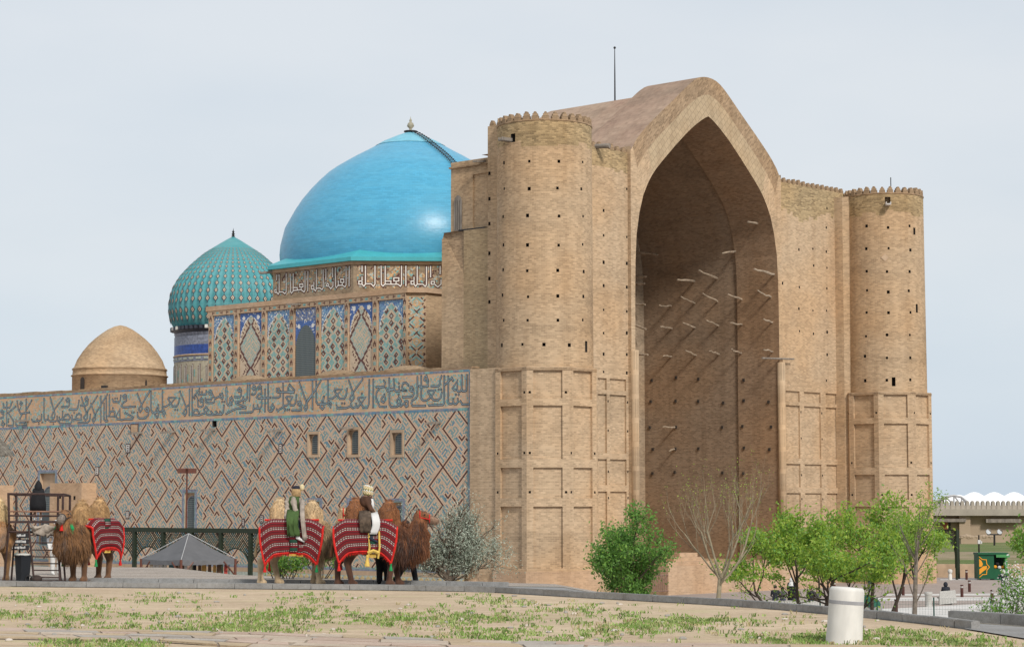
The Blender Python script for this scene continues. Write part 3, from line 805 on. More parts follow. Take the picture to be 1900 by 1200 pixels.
def plane_of(a, b):
    d = (b - a).normalized(); nn = V((d.y, -d.x, 0))
    if nn.dot(EYE - a) < 0: nn = -nn
    def q(px, py):
        r_ = ray(px, py); k = (a - EYE).dot(nn) / r_.dot(nn); p = EYE + r_ * k; return (p - a).dot(d), p.z
    def mp(u, z, dd): return a + d * u - nn * dd + V((0, 0, z))
    return q, mp, (b - a).length
f1 = plane_of(oc[4], oc[3]); f2 = plane_of(oc[4], oc[5])
f1 = plane_of(*sorted((oc[3], oc[4]), key=lambda p: p.x)); f2 = plane_of(*sorted((oc[4], oc[5]), key=lambda p: p.x))
mb = MB(); k = 0
for o, pl in (((500, 470), f1), ((660, 470), f2)):
    for s_ in KUF[o]:
        p = pts_of(s_, o); k += 1; e = (k % 7) * .0005
        px_ribbon(mb, p, .22, pl[:2], -.02 - e, 0); px_ribbon(mb, p, .08, pl[:2], -.03 - e, 1)
mb.build('inscription', [M['brown'], M['white']], drum, label='band of square white Arabic writing edged in dark brown')
mb = MB(); rr = random.Random(8)
for pl in (f1, f2):
    def dfn(i, j, u, z):
        g = mnoise.noise(V((u * 1.1, z * 1.1, 3))); h = ((i // 3) * 7 + (j // 3) * 13) % 5
        if abs(g) < .12: return None
        return [0, 1, 3, 2, 4][h] if rr.random() < .62 else None
    diag_cells(mb, .2, pl[2] - .2, HZ + .7, dz1, .085, dfn, pl[1])
mb.build('drum_tile', [M['teal'], M['teal2'], M['orange'], M['brown'], M['plaster']], drum, kind='stuff')
u, z = f1[0](487, 508); spout(f1[1](f1[0](506, 508)[0], z, 0), (oc[3] - oc[2]).normalized() * -1 if False else V((-.95, .3, 0)).normalized(), 1.1, -.05)

def glaze(name, c, c2, bw_=.3, bh=.16, rough=.3):
    m, n, l, b = nodemat(name)
    uv = coords(n, l, 'UV')
    t = n.new('ShaderNodeTexBrick'); l.new(uv, t.inputs['Vector'])
    t.inputs['Scale'].default_value = 1; t.inputs['Brick Width'].default_value = bw_; t.inputs['Row Height'].default_value = bh; t.inputs['Mortar Size'].default_value = .012
    t.inputs['Color1'].default_value = rgb(c, .91); t.inputs['Color2'].default_value = rgb(c, 1.08); t.inputs['Mortar'].default_value = rgb(c, .8)
    f = noise_node(n, l, coords(n, l, 'Object', (.5, .5, 2.6)), .8, 5, .65)
    col = mixc(n, l, t.outputs['Color'], rgb(c2), ramp(n, l, f, [(.42, (0, 0, 0, 1)), (.72, (.75, .75, .75, 1))]))
    f2 = noise_node(n, l, coords(n, l, 'Object', (.25, .25, 5)), 1.6, 3, .7)
    col = mixc(n, l, col, ramp(n, l, f2, [(.3, (.8, .82, .84, 1)), (.55, (1, 1, 1, 1))]), .55, 'MULTIPLY')
    l.new(col, b.inputs['Base Color']); b.inputs['Roughness'].default_value = rough; b.inputs['Specular IOR Level'].default_value = .3
    f3 = noise_node(n, l, coords(n, l, 'Object', (1, 1, 1.6)), 2.6, 3, .6)
    bp = n.new('ShaderNodeBump'); bp.inputs['Strength'].default_value = .3; bp.inputs['Distance'].default_value = .03
    l.new(f3, bp.inputs['Height']); l.new(bp.outputs['Normal'], b.inputs['Normal'])
    return m
M['dome'] = glaze('blue_glazed_brick', (0.075, 0.33, 0.50), (0.105, 0.37, 0.52), .5, .18, .33)
dc = bw(DS - .5, DT, 0)
dome_prof = [(10.35, 20.9), (10.55, 21.6), (10.62, 22.4), (10.55, 23.2), (10.2, 24.6), (9.4, 26.05), (8.85, 26.9), (8.16, 27.75), (7.5, 28.45), (6.76, 29.15), (6.1, 29.62), (5.35, 30.08), (4.55, 30.55), (3.71, 31.0), (3.0, 31.4), (2.3, 31.8), (1.11, 32.34), (.5, 32.58), (.02, 32.72)]
mb = MB(); mb.lathe(dc, dome_prof, 96)
dome = mb.build('great_dome', M['dome'], mau, smooth=True, label='large smooth blue glazed dome')
mb = MB(); mb.lathe(dc + V((0, 0, 0)), [(1.38, 32.235), (.8, 32.5), (.3, 32.69), (.02, 32.78)], 40)
M['paleblue'] = plain('pale_cap', (0.16, 0.43, 0.54), .4, .1, 2)
mb = MB(); mb.lathe(dc, [(2.9, 31.49), (2.32, 31.84), (1.12, 32.38), (.5, 32.62), (.02, 32.76)], 48); mb.build('dome_cap', M['paleblue'], dome, smooth=True)
M['finial'] = plain('finial_stone', (0.33, 0.30, 0.22), .5, .2, 4)
mb = MB(); mb.lathe(dc, [(.02, 32.7), (.5, 32.74), (.5, 32.8), (.1, 32.86), (.1, 32.98), (.3, 33.2), (.22, 33.45), (.08, 33.55), (.12, 33.66), (.03, 33.85), (.01, 34.0)], 16, 0)
mb.build('finial', M['finial'], dome, smooth=True)
mb = MB(); mb.lathe(dc, [(.1, 32.72), (.55, 32.72), (.55, 32.8), (.12, 32.82)], 16); mb.build('finial_ring', M['black'], dome)
mb = MB()                                                 # ladder lying on the dome, right of the top
ang = -1.0
def on_dome(h, a, out=.12):
    for (r0, z0), (r1, z1) in zip(dome_prof, dome_prof[1:]):
        if z0 <= h <= z1: r_ = r0 + (r1 - r0) * (h - z0) / (z1 - z0); return dc + V((cos(a) * (r_ + out), sin(a) * (r_ + out), h + out))
    return dc + V((0, 0, h + out))
hs = [32.6 - i * .32 for i in range(13)]
for off in (-.22, .22):
    mb.tube([on_dome(h, ang) + V((-sin(ang), cos(ang), 0)) * off for h in hs], .035, 0, 5)
for h in hs:
    for q in (0, .16): mb.bar(on_dome(h - q, ang) + V((-sin(ang), cos(ang), 0)) * -.38, on_dome(h - q, ang) + V((-sin(ang), cos(ang), 0)) * .38, .025, 0, 4)
mb.build('ladder', M['black'], dome)

# ---------------- ribbed turquoise dome on its tall drum
rc = bw(0, 53.1, 0)
rt = V((rc.x, rc.y, 0))
NR = 48
M['ribs'] = glaze('turquoise_glazed_brick', (0.07, 0.285, 0.305), (0.14, 0.34, 0.35), .2, .12, .5)
rib_prof = [(5.05, 17.85), (5.45, 18.5), (5.6, 19.35), (5.58, 20.07), (5.45, 20.9), (5.2, 21.6), (4.68, 22.49), (4.2, 23.05), (3.7, 23.6), (3.1, 24.15), (2.53, 24.63), (1.9, 25.06), (1.29, 25.45), (.7, 25.82), (.3, 26.05), (.03, 26.2)]
def ribf(a, z):
    k = 1 - max(0, (z - 23) / 3.3) ** 1.0 * .8
    return 1 + .013 * k * (abs(cos(a * NR / 2)) * 2 - 1)
mb = MB(); mb.lathe(rt, rib_prof, NR * 6, 0, rr=ribf)
rdome = mb.build('ribbed_dome', M['ribs'], mau, smooth=True, label='turquoise dome with vertical ribs and rows of diamond motifs')
mb = MB()
for h, w_ in ((18.55, .17), (19.2, .2), (20.15, .185), (20.85, .165), (21.5, .155), (22.1, .145), (22.62, .13), (23.05, .12), (23.45, .11), (23.8, .1), (24.12, .09), (24.4, .085), (24.66, .08), (24.9, .07)):
    for (r0, z0), (r1, z1) in zip(rib_prof, rib_prof[1:]):
        if z0 <= h <= z1: r_ = r0 + (r1 - r0) * (h - z0) / (z1 - z0); sl = V((r1 - r0, z1 - z0)).normalized()
    for k in range(NR):
        a = 2 * pi * k / NR
        if sin(a) > .35: continue
        e, tn, up = V((cos(a), sin(a), 0)), V((-sin(a), cos(a), 0)), V((cos(a) * sl.x, sin(a) * sl.x, sl.y))
        q = rt + e * (r_ * 1.013 + .012) + V((0, 0, h))
        w_ *= 1.0
        for s_, o_, m_ in ((1.25, 0, 0), (.78, .012, 1), (.3, .022, 0)):
            mb.face([q - tn * w_ * s_ + e * o_, q - up * w_ * 1.45 * s_ + e * o_, q + tn * w_ * s_ + e * o_, q + up * w_ * 1.45 * s_ + e * o_], m_)
        q2 = q - up * w_ * 2.0
        mb.face([q2 - tn * w_ * .3, q2 - up * w_ * .5, q2 + tn * w_ * .3, q2 + up * w_ * .5], 0)
mb.build('diamond_motif', [M['navy'], M['pale']], rdome, kind='stuff')
mb = MB()
mb.lathe(rt, [(5.05, 17.3), (5.4, 17.85), (5.05, 17.9)], 64, 0)
mb.lathe(rt, [(5.02, 17.0), (5.12, 17.3)], 64, 1)
for k in range(64):
    a = 2 * pi * k / 64
    mb.box(rt + V((cos(a) * 5.36, sin(a) * 5.36, 17.72)), (.22, .26, .3), 2 if R.random() < .3 else 0, rz=a)
mb.build('stalactite_ring', [M['navy'], M['purple'], M['white']], rdome)
mb = MB(); mb.lathe(rt, [(5.1, 11.0), (5.1, 14.75), (5.12, 14.75)], 64, 0); mb.lathe(rt, [(5.12, 14.76), (5.12, 15.2)], 64, 1)
mb.lathe(rt, [(5.15, 15.2), (5.2, 15.3), (5.12, 15.38)], 64, 3); mb.lathe(rt, [(5.1, 15.38), (5.1, 16.2)], 64, 2); mb.lathe(rt, [(5.1, 16.2), (5.1, 17.0)], 64, 1)
mb.build('round_drum', [plain('pale_drum', (.40, .36, .27), .7, .2, 5), M['purple'], M['cobalt'], M['plaster']], rdome, smooth=False)
mb = MB(); 
for k in range(40):
    a = 2 * pi * k / 40
    if sin(a) > .2: continue
    for da, z0, z1, m_ in ((0, 11, 14.3, 0), (.035, 11, 14.5, 0), (.075, 12.6 + (k % 3) * .4, 13.2 + (k % 3) * .4, 1)):
        e = V((cos(a + da), sin(a + da), 0)); mb.box(rt + e * 5.11 + V((0, 0, (z0 + z1) / 2)), (.03, .11, z1 - z0), m_, rz=a + da)
        if not m_: mb.box(rt + e * 5.13 + V((0, 0, (z0 + z1) / 2)), (.03, .04, z1 - z0 - .1), 2, rz=a + da)
    mb.box(rt + V((cos(a), sin(a), 0)) * 5.14 + V((0, 0, 15.0)), (.03, .5, .18), 3, rz=a)
mb.build('drum_writing', [M['brown'], M['teal'], M['white'], M['teal2']], rdome)
mb = MB(); mb.lathe(rt, [(.02, 26.15), (.2, 26.2), (.08, 26.3), (.16, 26.42), (.06, 26.52), (.12, 26.62), (.03, 26.75), (.01, 26.95)], 10); mb.build('finial', M['black'], rdome)

# ---------------- plain brick dome at the far end
bc = bw(-13, 52.2, 0); bt = V((bc.x, bc.y, 0)); mb = MB()
mb.lathe(bt, [(3.93, 10.5), (3.95, 12.95), (4.05, 13.0), (4.05, 13.06), (3.93, 13.1), (3.9, 13.5), (3.98, 13.55), (3.96, 13.62), (3.8, 13.75), (3.55, 14.4), (3.1, 15.1), (2.6, 15.72), (2.1, 16.2), (1.6, 16.6), (1.05, 16.98), (.5, 17.25), (.02, 17.36)], 64)
bdome = mb.build('brick_dome', M['brick'], mau, smooth=True, label='plain tan brick dome without tiles')
d_ = (EYE - bt); d_.z = 0; d_.normalize(); a0 = atan2(d_.y, d_.x)
def bdwin(a, z0, z1, w_):
    e, tn = V((cos(a), sin(a), 0)), V((-sin(a), cos(a), 0))
    f = MB(); P = arch_pts(w_, z0, z1 - .25, z1, 4); f.slab([bt + e * 3.93 + tn * x + V((0, 0, z)) for x, z in P], e * .03); return f.build('window', M['dark'], bdome)
bdwin(a0 - .88, 11.6, 13.0 - .2, .26); bdwin(a0 + .58, 12.1, 12.6, .1)
f = MB(); f.box(bt + V((cos(a0 - .3), sin(a0 - .3), 0)) * 4.15 + V((0, 0, 11.9)), (.3, .5, .25), 0, rz=a0 - .3); f.build('flood_lamp', M['black'], bdome)

# ---------------- portal: towers, wings, arch
def pxphi(px, py, c, r):
    a = 0.0
    for _ in range(25):
        Y = c.y - r * cos(a); p = atY(px, py, Y); a = math.asin(max(-.999, min(.999, (p.x - c.x) / r)))
    return a, p.z
mer = MB()
mpoly = [(-.24, -.03), (.24, -.03), (.24, .2), (.17, .22), (.17, .34), (.1, .37), (.06, .47), (-.06, .47), (-.1, .37), (-.17, .34), (-.17, .22), (-.24, .2)]
mer.slab([V((x, -.16, z)) for x, z in mpoly], (0, .32, 0)); merme = mer.mesh('merlon', [M['brick_cap']])
def tower(ts, tt, holes_px, slits, label, lowlabel, zt=26.75):
    c = bw(ts, tt, 0); zb = 10.9; R0 = 3.12
    rad = lambda z: R0 * (1.012 - .0016 * (z - zb))
    tw = empty('tower', V((c.x, c.y, PZ)), label); tw.parent = mau; tw.location = V((c.x, c.y, PZ)) - worg(mau)
    def mp(u, z, d):
        a = u / R0; r_ = rad(z) - d; return c + V((sin(a) * r_, -cos(a) * r_, z))
    H = []
    for px, py in holes_px:
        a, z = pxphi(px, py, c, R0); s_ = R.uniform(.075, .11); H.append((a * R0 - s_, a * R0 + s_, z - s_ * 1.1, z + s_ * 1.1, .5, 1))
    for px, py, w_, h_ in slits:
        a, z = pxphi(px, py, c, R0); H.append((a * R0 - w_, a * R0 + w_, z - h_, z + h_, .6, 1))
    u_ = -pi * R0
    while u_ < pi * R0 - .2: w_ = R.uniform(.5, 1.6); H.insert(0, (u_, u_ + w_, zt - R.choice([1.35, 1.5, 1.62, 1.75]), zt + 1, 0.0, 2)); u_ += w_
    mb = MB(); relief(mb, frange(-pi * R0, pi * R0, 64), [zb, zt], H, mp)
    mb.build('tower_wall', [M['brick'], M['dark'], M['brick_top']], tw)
    mb = MB(); mb.lathe(c, [(rad(zt), zt), (rad(zt) - .4, zt), (rad(zt) - .4, zt - .9), (.05, zt - .9)], 48)
    mb.lathe(c, [(rad(zt) + .005, zt - .12), (rad(zt) + .05, zt - .08), (rad(zt) + .05, zt), (rad(zt), zt + .004)], 48)
    mb.build('parapet', M['brick_cap'], tw)
    for k in range(30):
        a = 2 * pi * k / 30 + R.uniform(-.008, .008)
        if cos(a) < -.55: continue
        r_ = rad(zt) - .17; o = inst(merme, 'merlon', tw, c + V((sin(a) * r_, -cos(a) * r_, zt)), a, (.95, 1, R.uniform(.95, 1.12)))
    # eight-sided lower storey with sunk panels
    ra = 3.24; fl = ra * math.tan(pi / 8); lw = MB()
    rows = [(8.9, 10.66), (5.08, 8.45), (2.62, 4.55), (-1.75, 2.1)]
    for k in range(8):
        nn = U * cos(k * pi / 4) + W * sin(k * pi / 4); tg = V((-nn.y, nn.x, 0)); o = c + nn * ra
        fm = lambda u, z, d, o=o, tg=tg, nn=nn: o + tg * u - nn * d + V((0, 0, z))
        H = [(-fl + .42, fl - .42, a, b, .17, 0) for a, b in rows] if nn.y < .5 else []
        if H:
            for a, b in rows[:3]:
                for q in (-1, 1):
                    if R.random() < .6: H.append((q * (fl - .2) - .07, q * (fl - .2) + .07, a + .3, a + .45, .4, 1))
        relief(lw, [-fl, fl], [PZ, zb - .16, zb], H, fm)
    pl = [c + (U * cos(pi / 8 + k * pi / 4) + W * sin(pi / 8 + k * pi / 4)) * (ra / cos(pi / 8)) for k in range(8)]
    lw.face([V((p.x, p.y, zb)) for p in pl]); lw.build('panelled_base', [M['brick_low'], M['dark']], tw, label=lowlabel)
    f = MB(); f.prism([((p - c) * 1.008 + c).to_2d()[:] for p in pl], zb - .22, zb - .06, 0); f.build('string_course', M['brick_cap'], tw)
    f = MB(); f.prism([((p - c) * 1.05 + c).to_2d()[:] for p in pl], PZ - .5, -1.95, 0); f.build('plinth', M['brick_pink'], tw)
    return tw, c, mp
lh = [(x, y) for y in (301, 349, 401, 455, 502, 549, 595) for x in (934, 980, 1036, 1081)] + [(933, 641), (968, 640), (1011, 640), (1057, 640)]
lh = [(x + R.uniform(-2, 2), y + R.uniform(-2, 2)) for x, y in lh]
tl, tlc, tlm = tower(-20.55, -2.5, lh, [(1087, 643, .14, .36), (919.5, 421, .1, .26), (951, 256, .2, .28)], 'nearer round tower of the portal with battlements', 'eight-sided panelled base of the nearer tower')
rh = [(x + R.uniform(-2, 2), y + R.uniform(-2, 2)) for y in (421, 462, 502, 540, 581, 622, 662, 705) for x in (1607, 1647, 1688)] + [(1573, 624), (1573, 665), (1574, 707)]
tr, trc, trm = tower(19.75, -2.5, rh, [(1697, 429, .12, .27), (1701, 572, .12, .33), (1647, 373, .22, .32), (1658, 708, .14, .34)], 'farther round tower of the portal with battlements', 'eight-sided panelled base of the farther tower', 26.36)
def tower_spout(tw, c, px, py, m):
    a, z = pxphi(px, py, c, 3.1); e = V((sin(a), -cos(a), 0)); f = MB(); p = c + e * 3.1 + V((0, 0, z)); side = V((-e.y, e.x, 0))
    f.box(p + e * .3 + side * 0, (.9, .34, .1), 0, ax=(e, side, V((0, 0, 1))));
    for q in (-.17, .17): f.box(p + e * .3 + side * q + V((0, 0, .08)), (.9, .06, .2), 0, ax=(e, side, V((0, 0, 1))))
    f.build('rain_spout', m, tw)
tower_spout(tl, tlc, 944, 262, M['greywood']); tower_spout(tr, trc, 1647, 381, plain('old_plaster', (.55, .52, .48)))
f = MB(); a, z = pxphi(1642, 478, trc, 3.1); e = V((sin(a), -cos(a), 0)); side = V((-e.y, e.x, 0)); p = trc + e * 3.1 + V((0, 0, z))
f.slab([p - side * .3, p - V((0, 0, .3)), p + side * .3, p + V((0, 0, .3))], e * .04); f.build('plaster_patch', M['plaster'], tr)

ARCH = [(8.62, PZ), (8.55, 17.0), (8.5, 19.2), (8.38, 21.0), (8.05, 22.6), (7.6, 23.9), (6.9, 25.1), (6.1, 25.98), (5.0, 26.95), (3.7, 28.05), (2.4, 29.1), (1.2, 29.9), (.45, 30.32), (0, 30.5)]
HOOD = [(8.75, 27.2), (8.5, 27.6), (7.6, 28.5), (6.0, 29.75), (4.3, 31.0), (3.0, 32.0), (2.0, 32.75), (1.2, 33.2), (.5, 33.36), (0, 33.38)]
def fpx(px, py): return on_t(px, py, 0)
def wing(sgn, s_in, s_out, cols, holes_px, label):
    s0, s1 = sorted((sgn * s_in, sgn * s_out))
    mp = lambda u, z, d: bw(u, d, z)
    H = []
    for a, b in cols:
        for z0, z1 in ((10.05, 10.85), (5.74, 9.75), (3.55, 5.32), (-2.0, 3.12)): H.append((a, b, z0, z1, .14, 0))
    for px, py in holes_px:
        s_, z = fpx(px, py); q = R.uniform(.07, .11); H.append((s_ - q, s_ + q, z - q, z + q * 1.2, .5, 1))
    for a, b in cols:
        for z in (9.2, 7.2, 4.4, 2.6, .6): H.append((b + .08, b + .2, z, z + .16, .4, 1))
    u_ = s0; hgt = 2.0
    while u_ < s1: w_ = R.uniform(.3, .8); hgt = min(3.2, max(1.3, hgt + R.choice([-.35, -.2, .2, .35]))); H.insert(0, (u_, u_ + w_, 26.75 - hgt, 28, 0.0, 2)); u_ += w_
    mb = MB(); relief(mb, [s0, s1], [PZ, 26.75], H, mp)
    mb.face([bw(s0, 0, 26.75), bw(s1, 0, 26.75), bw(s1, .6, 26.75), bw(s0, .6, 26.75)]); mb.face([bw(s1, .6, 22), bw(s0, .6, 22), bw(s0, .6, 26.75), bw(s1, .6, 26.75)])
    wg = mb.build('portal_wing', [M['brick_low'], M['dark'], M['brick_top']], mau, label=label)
    n_ = int((s1 - s0) / .62); 
    for k in range(n_):
        s_ = s0 + (k + .5) * (s1 - s0) / n_
        if (sgn < 0 and s_ < -18) or (sgn > 0 and s_ > 18): continue
        inst(merme, 'merlon', wg, bw(s_, .17, 26.75), AA, (.85, .8, R.uniform(.7, .95)))
    return wg
lw_h = [(1120, y) for y in (391, 437, 487, 530, 575, 618, 657, 690)] + [(1163, y) for y in (351, 440, 489, 533, 578, 618, 658, 692)]
wl = wing(-1, 9.0, 20, [(-12.3, -11.35), (-11.02, -9.25)], lw_h, 'narrow brick wing beside the nearer tower')
rw_h = [(1534, y) for y in (387, 422, 466, 496, 536, 577, 618, 660, 707)] + [(1556, y) for y in (426, 500, 579, 620, 662, 707)] + [(1483, y) for y in (462, 532, 573, 614)] + [(1509, y) for y in (462, 494, 577, 618)] + [(1452.5, 527)]
wr = wing(1, 9.0, 20, [(9.72, 11.56), (12.13, 14.36), (15.05, 16.7)], [(x + R.uniform(-1, 1), y + R.uniform(-2, 2)) for x, y in rw_h], 'brick wing between the arch and the farther tower')
for px, py in ((1108, 272), ):
    s_, z = fpx(px, py); f = MB(); f.bar(bw(s_ - .1, .1, z), bw(s_ + .15, -1.0, z - .05), .17, 0, 8); f.build('rain_spout', M['greywood'], wl)

def interp(P, n, key=None):
    L = [0]
    for a, b in zip(P, P[1:]): L.append(L[-1] + sqrt((a[0] - b[0]) ** 2 + (a[1] - b[1]) ** 2))
    out = []
    for i in range(n + 1):
        d = L[-1] * i / n; k = 0
        while k < len(L) - 2 and L[k + 1] < d: k += 1
        f = (d - L[k]) / max(L[k + 1] - L[k], 1e-9); out.append((P[k][0] + (P[k + 1][0] - P[k][0]) * f, P[k][1] + (P[k + 1][1] - P[k][1]) * f))
    return out
def bezs(P):                                              # gentle smoothing of a profile
    Q = [P[0]]
    for a, b in zip(P, P[1:]): Q += [(a[0] * .75 + b[0] * .25, a[1] * .75 + b[1] * .25), (a[0] * .25 + b[0] * .75, a[1] * .25 + b[1] * .75)]
    return Q + [P[-1]]
low = ARCH[:6]; up = ARCH[5:]
iu = interp(bezs(up), 22); hu = interp(bezs(HOOD), 22)
mb = MB()
TF = -.28                                                 # the hooded arch stands a little in front of the wings
for sg in (-1, 1):
    P = [(w_, z) for w_, z in low]
    for (w0, z0), (w1, z1) in zip(P, P[1:]):               # jamb strips
        q = [bw(sg * w0, TF, z0), bw(sg * 9.0, TF, z0), bw(sg * 9.0, TF, z1), bw(sg * w1, TF, z1)]
        mb.face(q if sg > 0 else q[::-1], 0)
    q = [bw(sg * low[-1][0], TF, low[-1][1]), bw(sg * 9.0, TF, low[-1][1]), bw(sg * 9.0, TF, 26.9), bw(sg * hu[0][0], TF, hu[0][1])]
    mb.face(q if sg > 0 else q[::-1], 0)
    mb.face([bw(sg * 9.0, TF, PZ), bw(sg * 9.0, .3, PZ), bw(sg * 9.0, .3, 27.2), bw(sg * 9.0, TF, 27.2)], 0)
    for i in range(22):
        a, b, c, d = iu[i], iu[i + 1], hu[i], hu[i + 1]
        lp = lambda p, r, f: (p[0] + (r[0] - p[0]) * f, p[1] + (r[1] - p[1]) * f)
        f0, f1 = .56, .60
        am, bm = lp(a, c, f0), lp(b, d, f0)
        for (p, q, r, s_, mm, tt) in ((a, b, bm, am, 1 if i >= 4 else 0, TF), (am, bm, d, c, 2, TF - .0)):
            pts = [bw(sg * p[0], tt, p[1]), bw(sg * r[0] if False else sg * s_[0], tt, s_[1]), bw(sg * r[0], tt, r[1]), bw(sg * q[0], tt, q[1])]
            uvk = [(x[0] * .7 + x[1] * .7, -x[0] * .7 * 1 + x[1] * .7) for x in ((sg * p[0], p[1]), (sg * s_[0], s_[1]), (sg * r[0], r[1]), (sg * q[0], q[1]))]
            mb.face(pts if sg > 0 else pts[::-1], mm, uvk if sg > 0 else uvk[::-1])
# hood over the arch: outer skin with a rounded lip, its end, and the lower barrel roof behind
def skin(t0, t1, P, mm, sub=1):
    for sg in (-1, 1):
        for (w0, z0), (w1, z1) in zip(P, P[1:]):
            q = [bw(sg * w0, t0, z0), bw(sg * w0, t1, z0), bw(sg * w1, t1, z1), bw(sg * w1, t0, z1)]
            L0 = z0 * 1.4; mb.face(q if sg < 0 else q[::-1], mm, [(t0, z0 * 1.4), (t1, z0 * 1.4), (t1, z1 * 1.4), (t0, z1 * 1.4)] if sg < 0 else [(t0, z1 * 1.4), (t1, z1 * 1.4), (t1, z0 * 1.4), (t0, z0 * 1.4)])
hs_ = [(9.0, 24.0), (8.9, 26.9)] + hu
skin(TF, 4.6, hs_, 3)
lowroof = lambda k: [(w_ * k, z - .68 * (1 if w_ < 7.5 else max(0, (9 - w_) / 1.5))) for w_, z in hs_]
for i in range(4):
    f0, f1 = i / 4, (i + 1) / 4
    A = [(w_, z - .68 * f0 * min(1, max(0, (9 - w_) / 1.5))) for w_, z in hs_]; B = [(w_, z - .68 * f1 * min(1, max(0, (9 - w_) / 1.5))) for w_, z in hs_]
    for sg in (-1, 1):
        for k in range(len(A) - 1):
            q = [bw(sg * A[k][0], 4.6 + f0 * 1.0, A[k][1]), bw(sg * B[k][0], 4.6 + f1 * 1.0, B[k][1]), bw(sg * B[k + 1][0], 4.6 + f1 * 1.0, B[k + 1][1]), bw(sg * A[k + 1][0], 4.6 + f0 * 1.0, A[k + 1][1])]
            mb.face(q if sg < 0 else q[::-1], 3)
skin(5.6, 14.2, lowroof(1.0), 3)
E_ = lowroof(1.0)
mb.face([bw(-w_, 14.2, z) for w_, z in E_] + [bw(w_, 14.2, z) for w_, z in reversed(E_)], 3)
arch = mb.build('portal_arch', [M['brick_low'], M['gable'], M['brick_cap'], M['roof']], mau, label='great pointed portal arch with a steep brick hood')
# reveals and inner vault
mb = MB()
full = low + iu[1:]
full = [(w_, z) for w_, z in full]
inner = [(w_ + .14 if z < 24 else w_ * 1.015 + .06 * (w_ > .4), z + (.22 if z > 24 else 0)) for w_, z in full]
def vault(P, t0, t1, mm, nt=6):
    for sg in (-1, 1):
        Ls = [0]
        for a, b in zip(P, P[1:]): Ls.append(Ls[-1] + sqrt((a[0] - b[0]) ** 2 + (a[1] - b[1]) ** 2))
        for k in range(len(P) - 1):
            for i in range(nt):
                ta, tb = t0 + (t1 - t0) * i / nt, t0 + (t1 - t0) * (i + 1) / nt
                q = [bw(sg * P[k][0], ta, P[k][1]), bw(sg * P[k][0], tb, P[k][1]), bw(sg * P[k + 1][0], tb, P[k + 1][1]), bw(sg * P[k + 1][0], ta, P[k + 1][1])]
                mb.face(q, mm, [(ta, Ls[k]), (tb, Ls[k]), (tb, Ls[k + 1]), (ta, Ls[k + 1])])
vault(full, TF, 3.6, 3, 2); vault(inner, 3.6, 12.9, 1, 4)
for sg in (-1, 1):
    for k in range(len(full) - 1):
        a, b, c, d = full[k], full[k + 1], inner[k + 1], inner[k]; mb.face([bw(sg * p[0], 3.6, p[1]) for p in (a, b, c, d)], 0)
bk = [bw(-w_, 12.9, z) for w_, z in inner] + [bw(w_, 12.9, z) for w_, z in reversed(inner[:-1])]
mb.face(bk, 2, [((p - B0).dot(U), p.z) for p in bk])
mb.face([bw(-9.2, TF, PZ + 1.9), bw(9.2, TF, PZ + 1.9), bw(9.2, 12.9, PZ + 1.9), bw(-9.2, 12.9, PZ + 1.9)], 0)
vlt = mb.build('portal_vault', [M['brick'], M['brick_in'] if False else brick('shaded_vault_brick', (0.30, 0.218, 0.15)), brick('back_wall_brick', (0.33, 0.255, 0.18)), brick('reveal_brick', (0.33, 0.225, 0.145))], mau, label='deep vaulted recess behind the portal arch')  # vault brick darker than the outer walls, the recess shade put into its colour
for sg in (-1, 1): mb = MB(); mb.bar(bw(sg * 8.72, TF - .05, PZ + 1.9), bw(sg * 8.72, TF - .05, 12.9), .3, 0, 14); mb.build('engaged_column', M['brick_low'], arch, smooth=True)
# door in the back wall, mostly lost in shade
mb = MB(); mb.slab([bw(x - 1.5, 12.88, z) for x, z in arch_pts(1.6, PZ + 1.9, PZ + 5.2, PZ + 6.6)], W * -.05); mb.build('portal_door', M['greywood'], vlt)
# poplar poles left in the scaffold holes
def pole(p0, p1, r_=.09):
    f = MB(); n_ = 5; P = []
    for i in range(n_ + 1):
        P.append(V(p0) + (V(p1) - V(p0)) * (i / n_) + V((R.uniform(-.05, .05), R.uniform(-.05, .05), R.uniform(-.05, .05))) * (0 if i == 0 else 1))
    f.tube(P, [r_ * (1 - .35 * i / n_) * R.uniform(.85, 1.15) for i in range(n_ + 1)], 0, 6); return f.build('wooden_pole', M['wood'], vlt)
for x0, y0, x1, y1 in ((1417, 416, 1382, 417), (1370, 465, 1335, 475), (1331, 517, 1291, 507), (1289, 522, 1251, 525), (1437, 509, 1393, 506), (1331, 561, 1300, 548), (1289, 564, 1259, 553), (1376, 556, 1348, 550), (1430, 552, 1402, 543),
        (1245, 568, 1219, 570), (1333, 605, 1307, 597), (1289, 608, 1264, 602), (1246, 610, 1220, 608), (1376, 602, 1351, 602), (1433, 598, 1413, 594), (1291, 659, 1269, 653), (1333, 657, 1312, 652), (1375, 655, 1354, 650), (1433, 652, 1415, 650),
        (1245, 661, 1229, 662), (1252, 792, 1226, 793), (1252, 832, 1238, 837)):
    sw = 8.5 if x0 > 1372 else 8.64
    t_, z = on_s(x0, y0, sw); L = (x0 - x1) / 17.0
    pole(bw(sw + .15, t_, z), bw(sw - L, t_, z + (y0 - y1) / 25.5 + L * .02), .1 if L > 1.9 else .075)
for y0, y1, x1 in ((466, 478, 1222), (514, 515, 1200), (527, 529, 1196), (566, 567, 1199), (601, 613, 1200), (657, 659, 1203), (418, 421, 1186)):
    s_, z = on_t(1174, y0, 12.85); L = (x1 - 1174) / 18.0; pole(bw(s_, 13.0, z), bw(s_, 12.9 - L, z - (y1 - y0) / 25.0), .125)
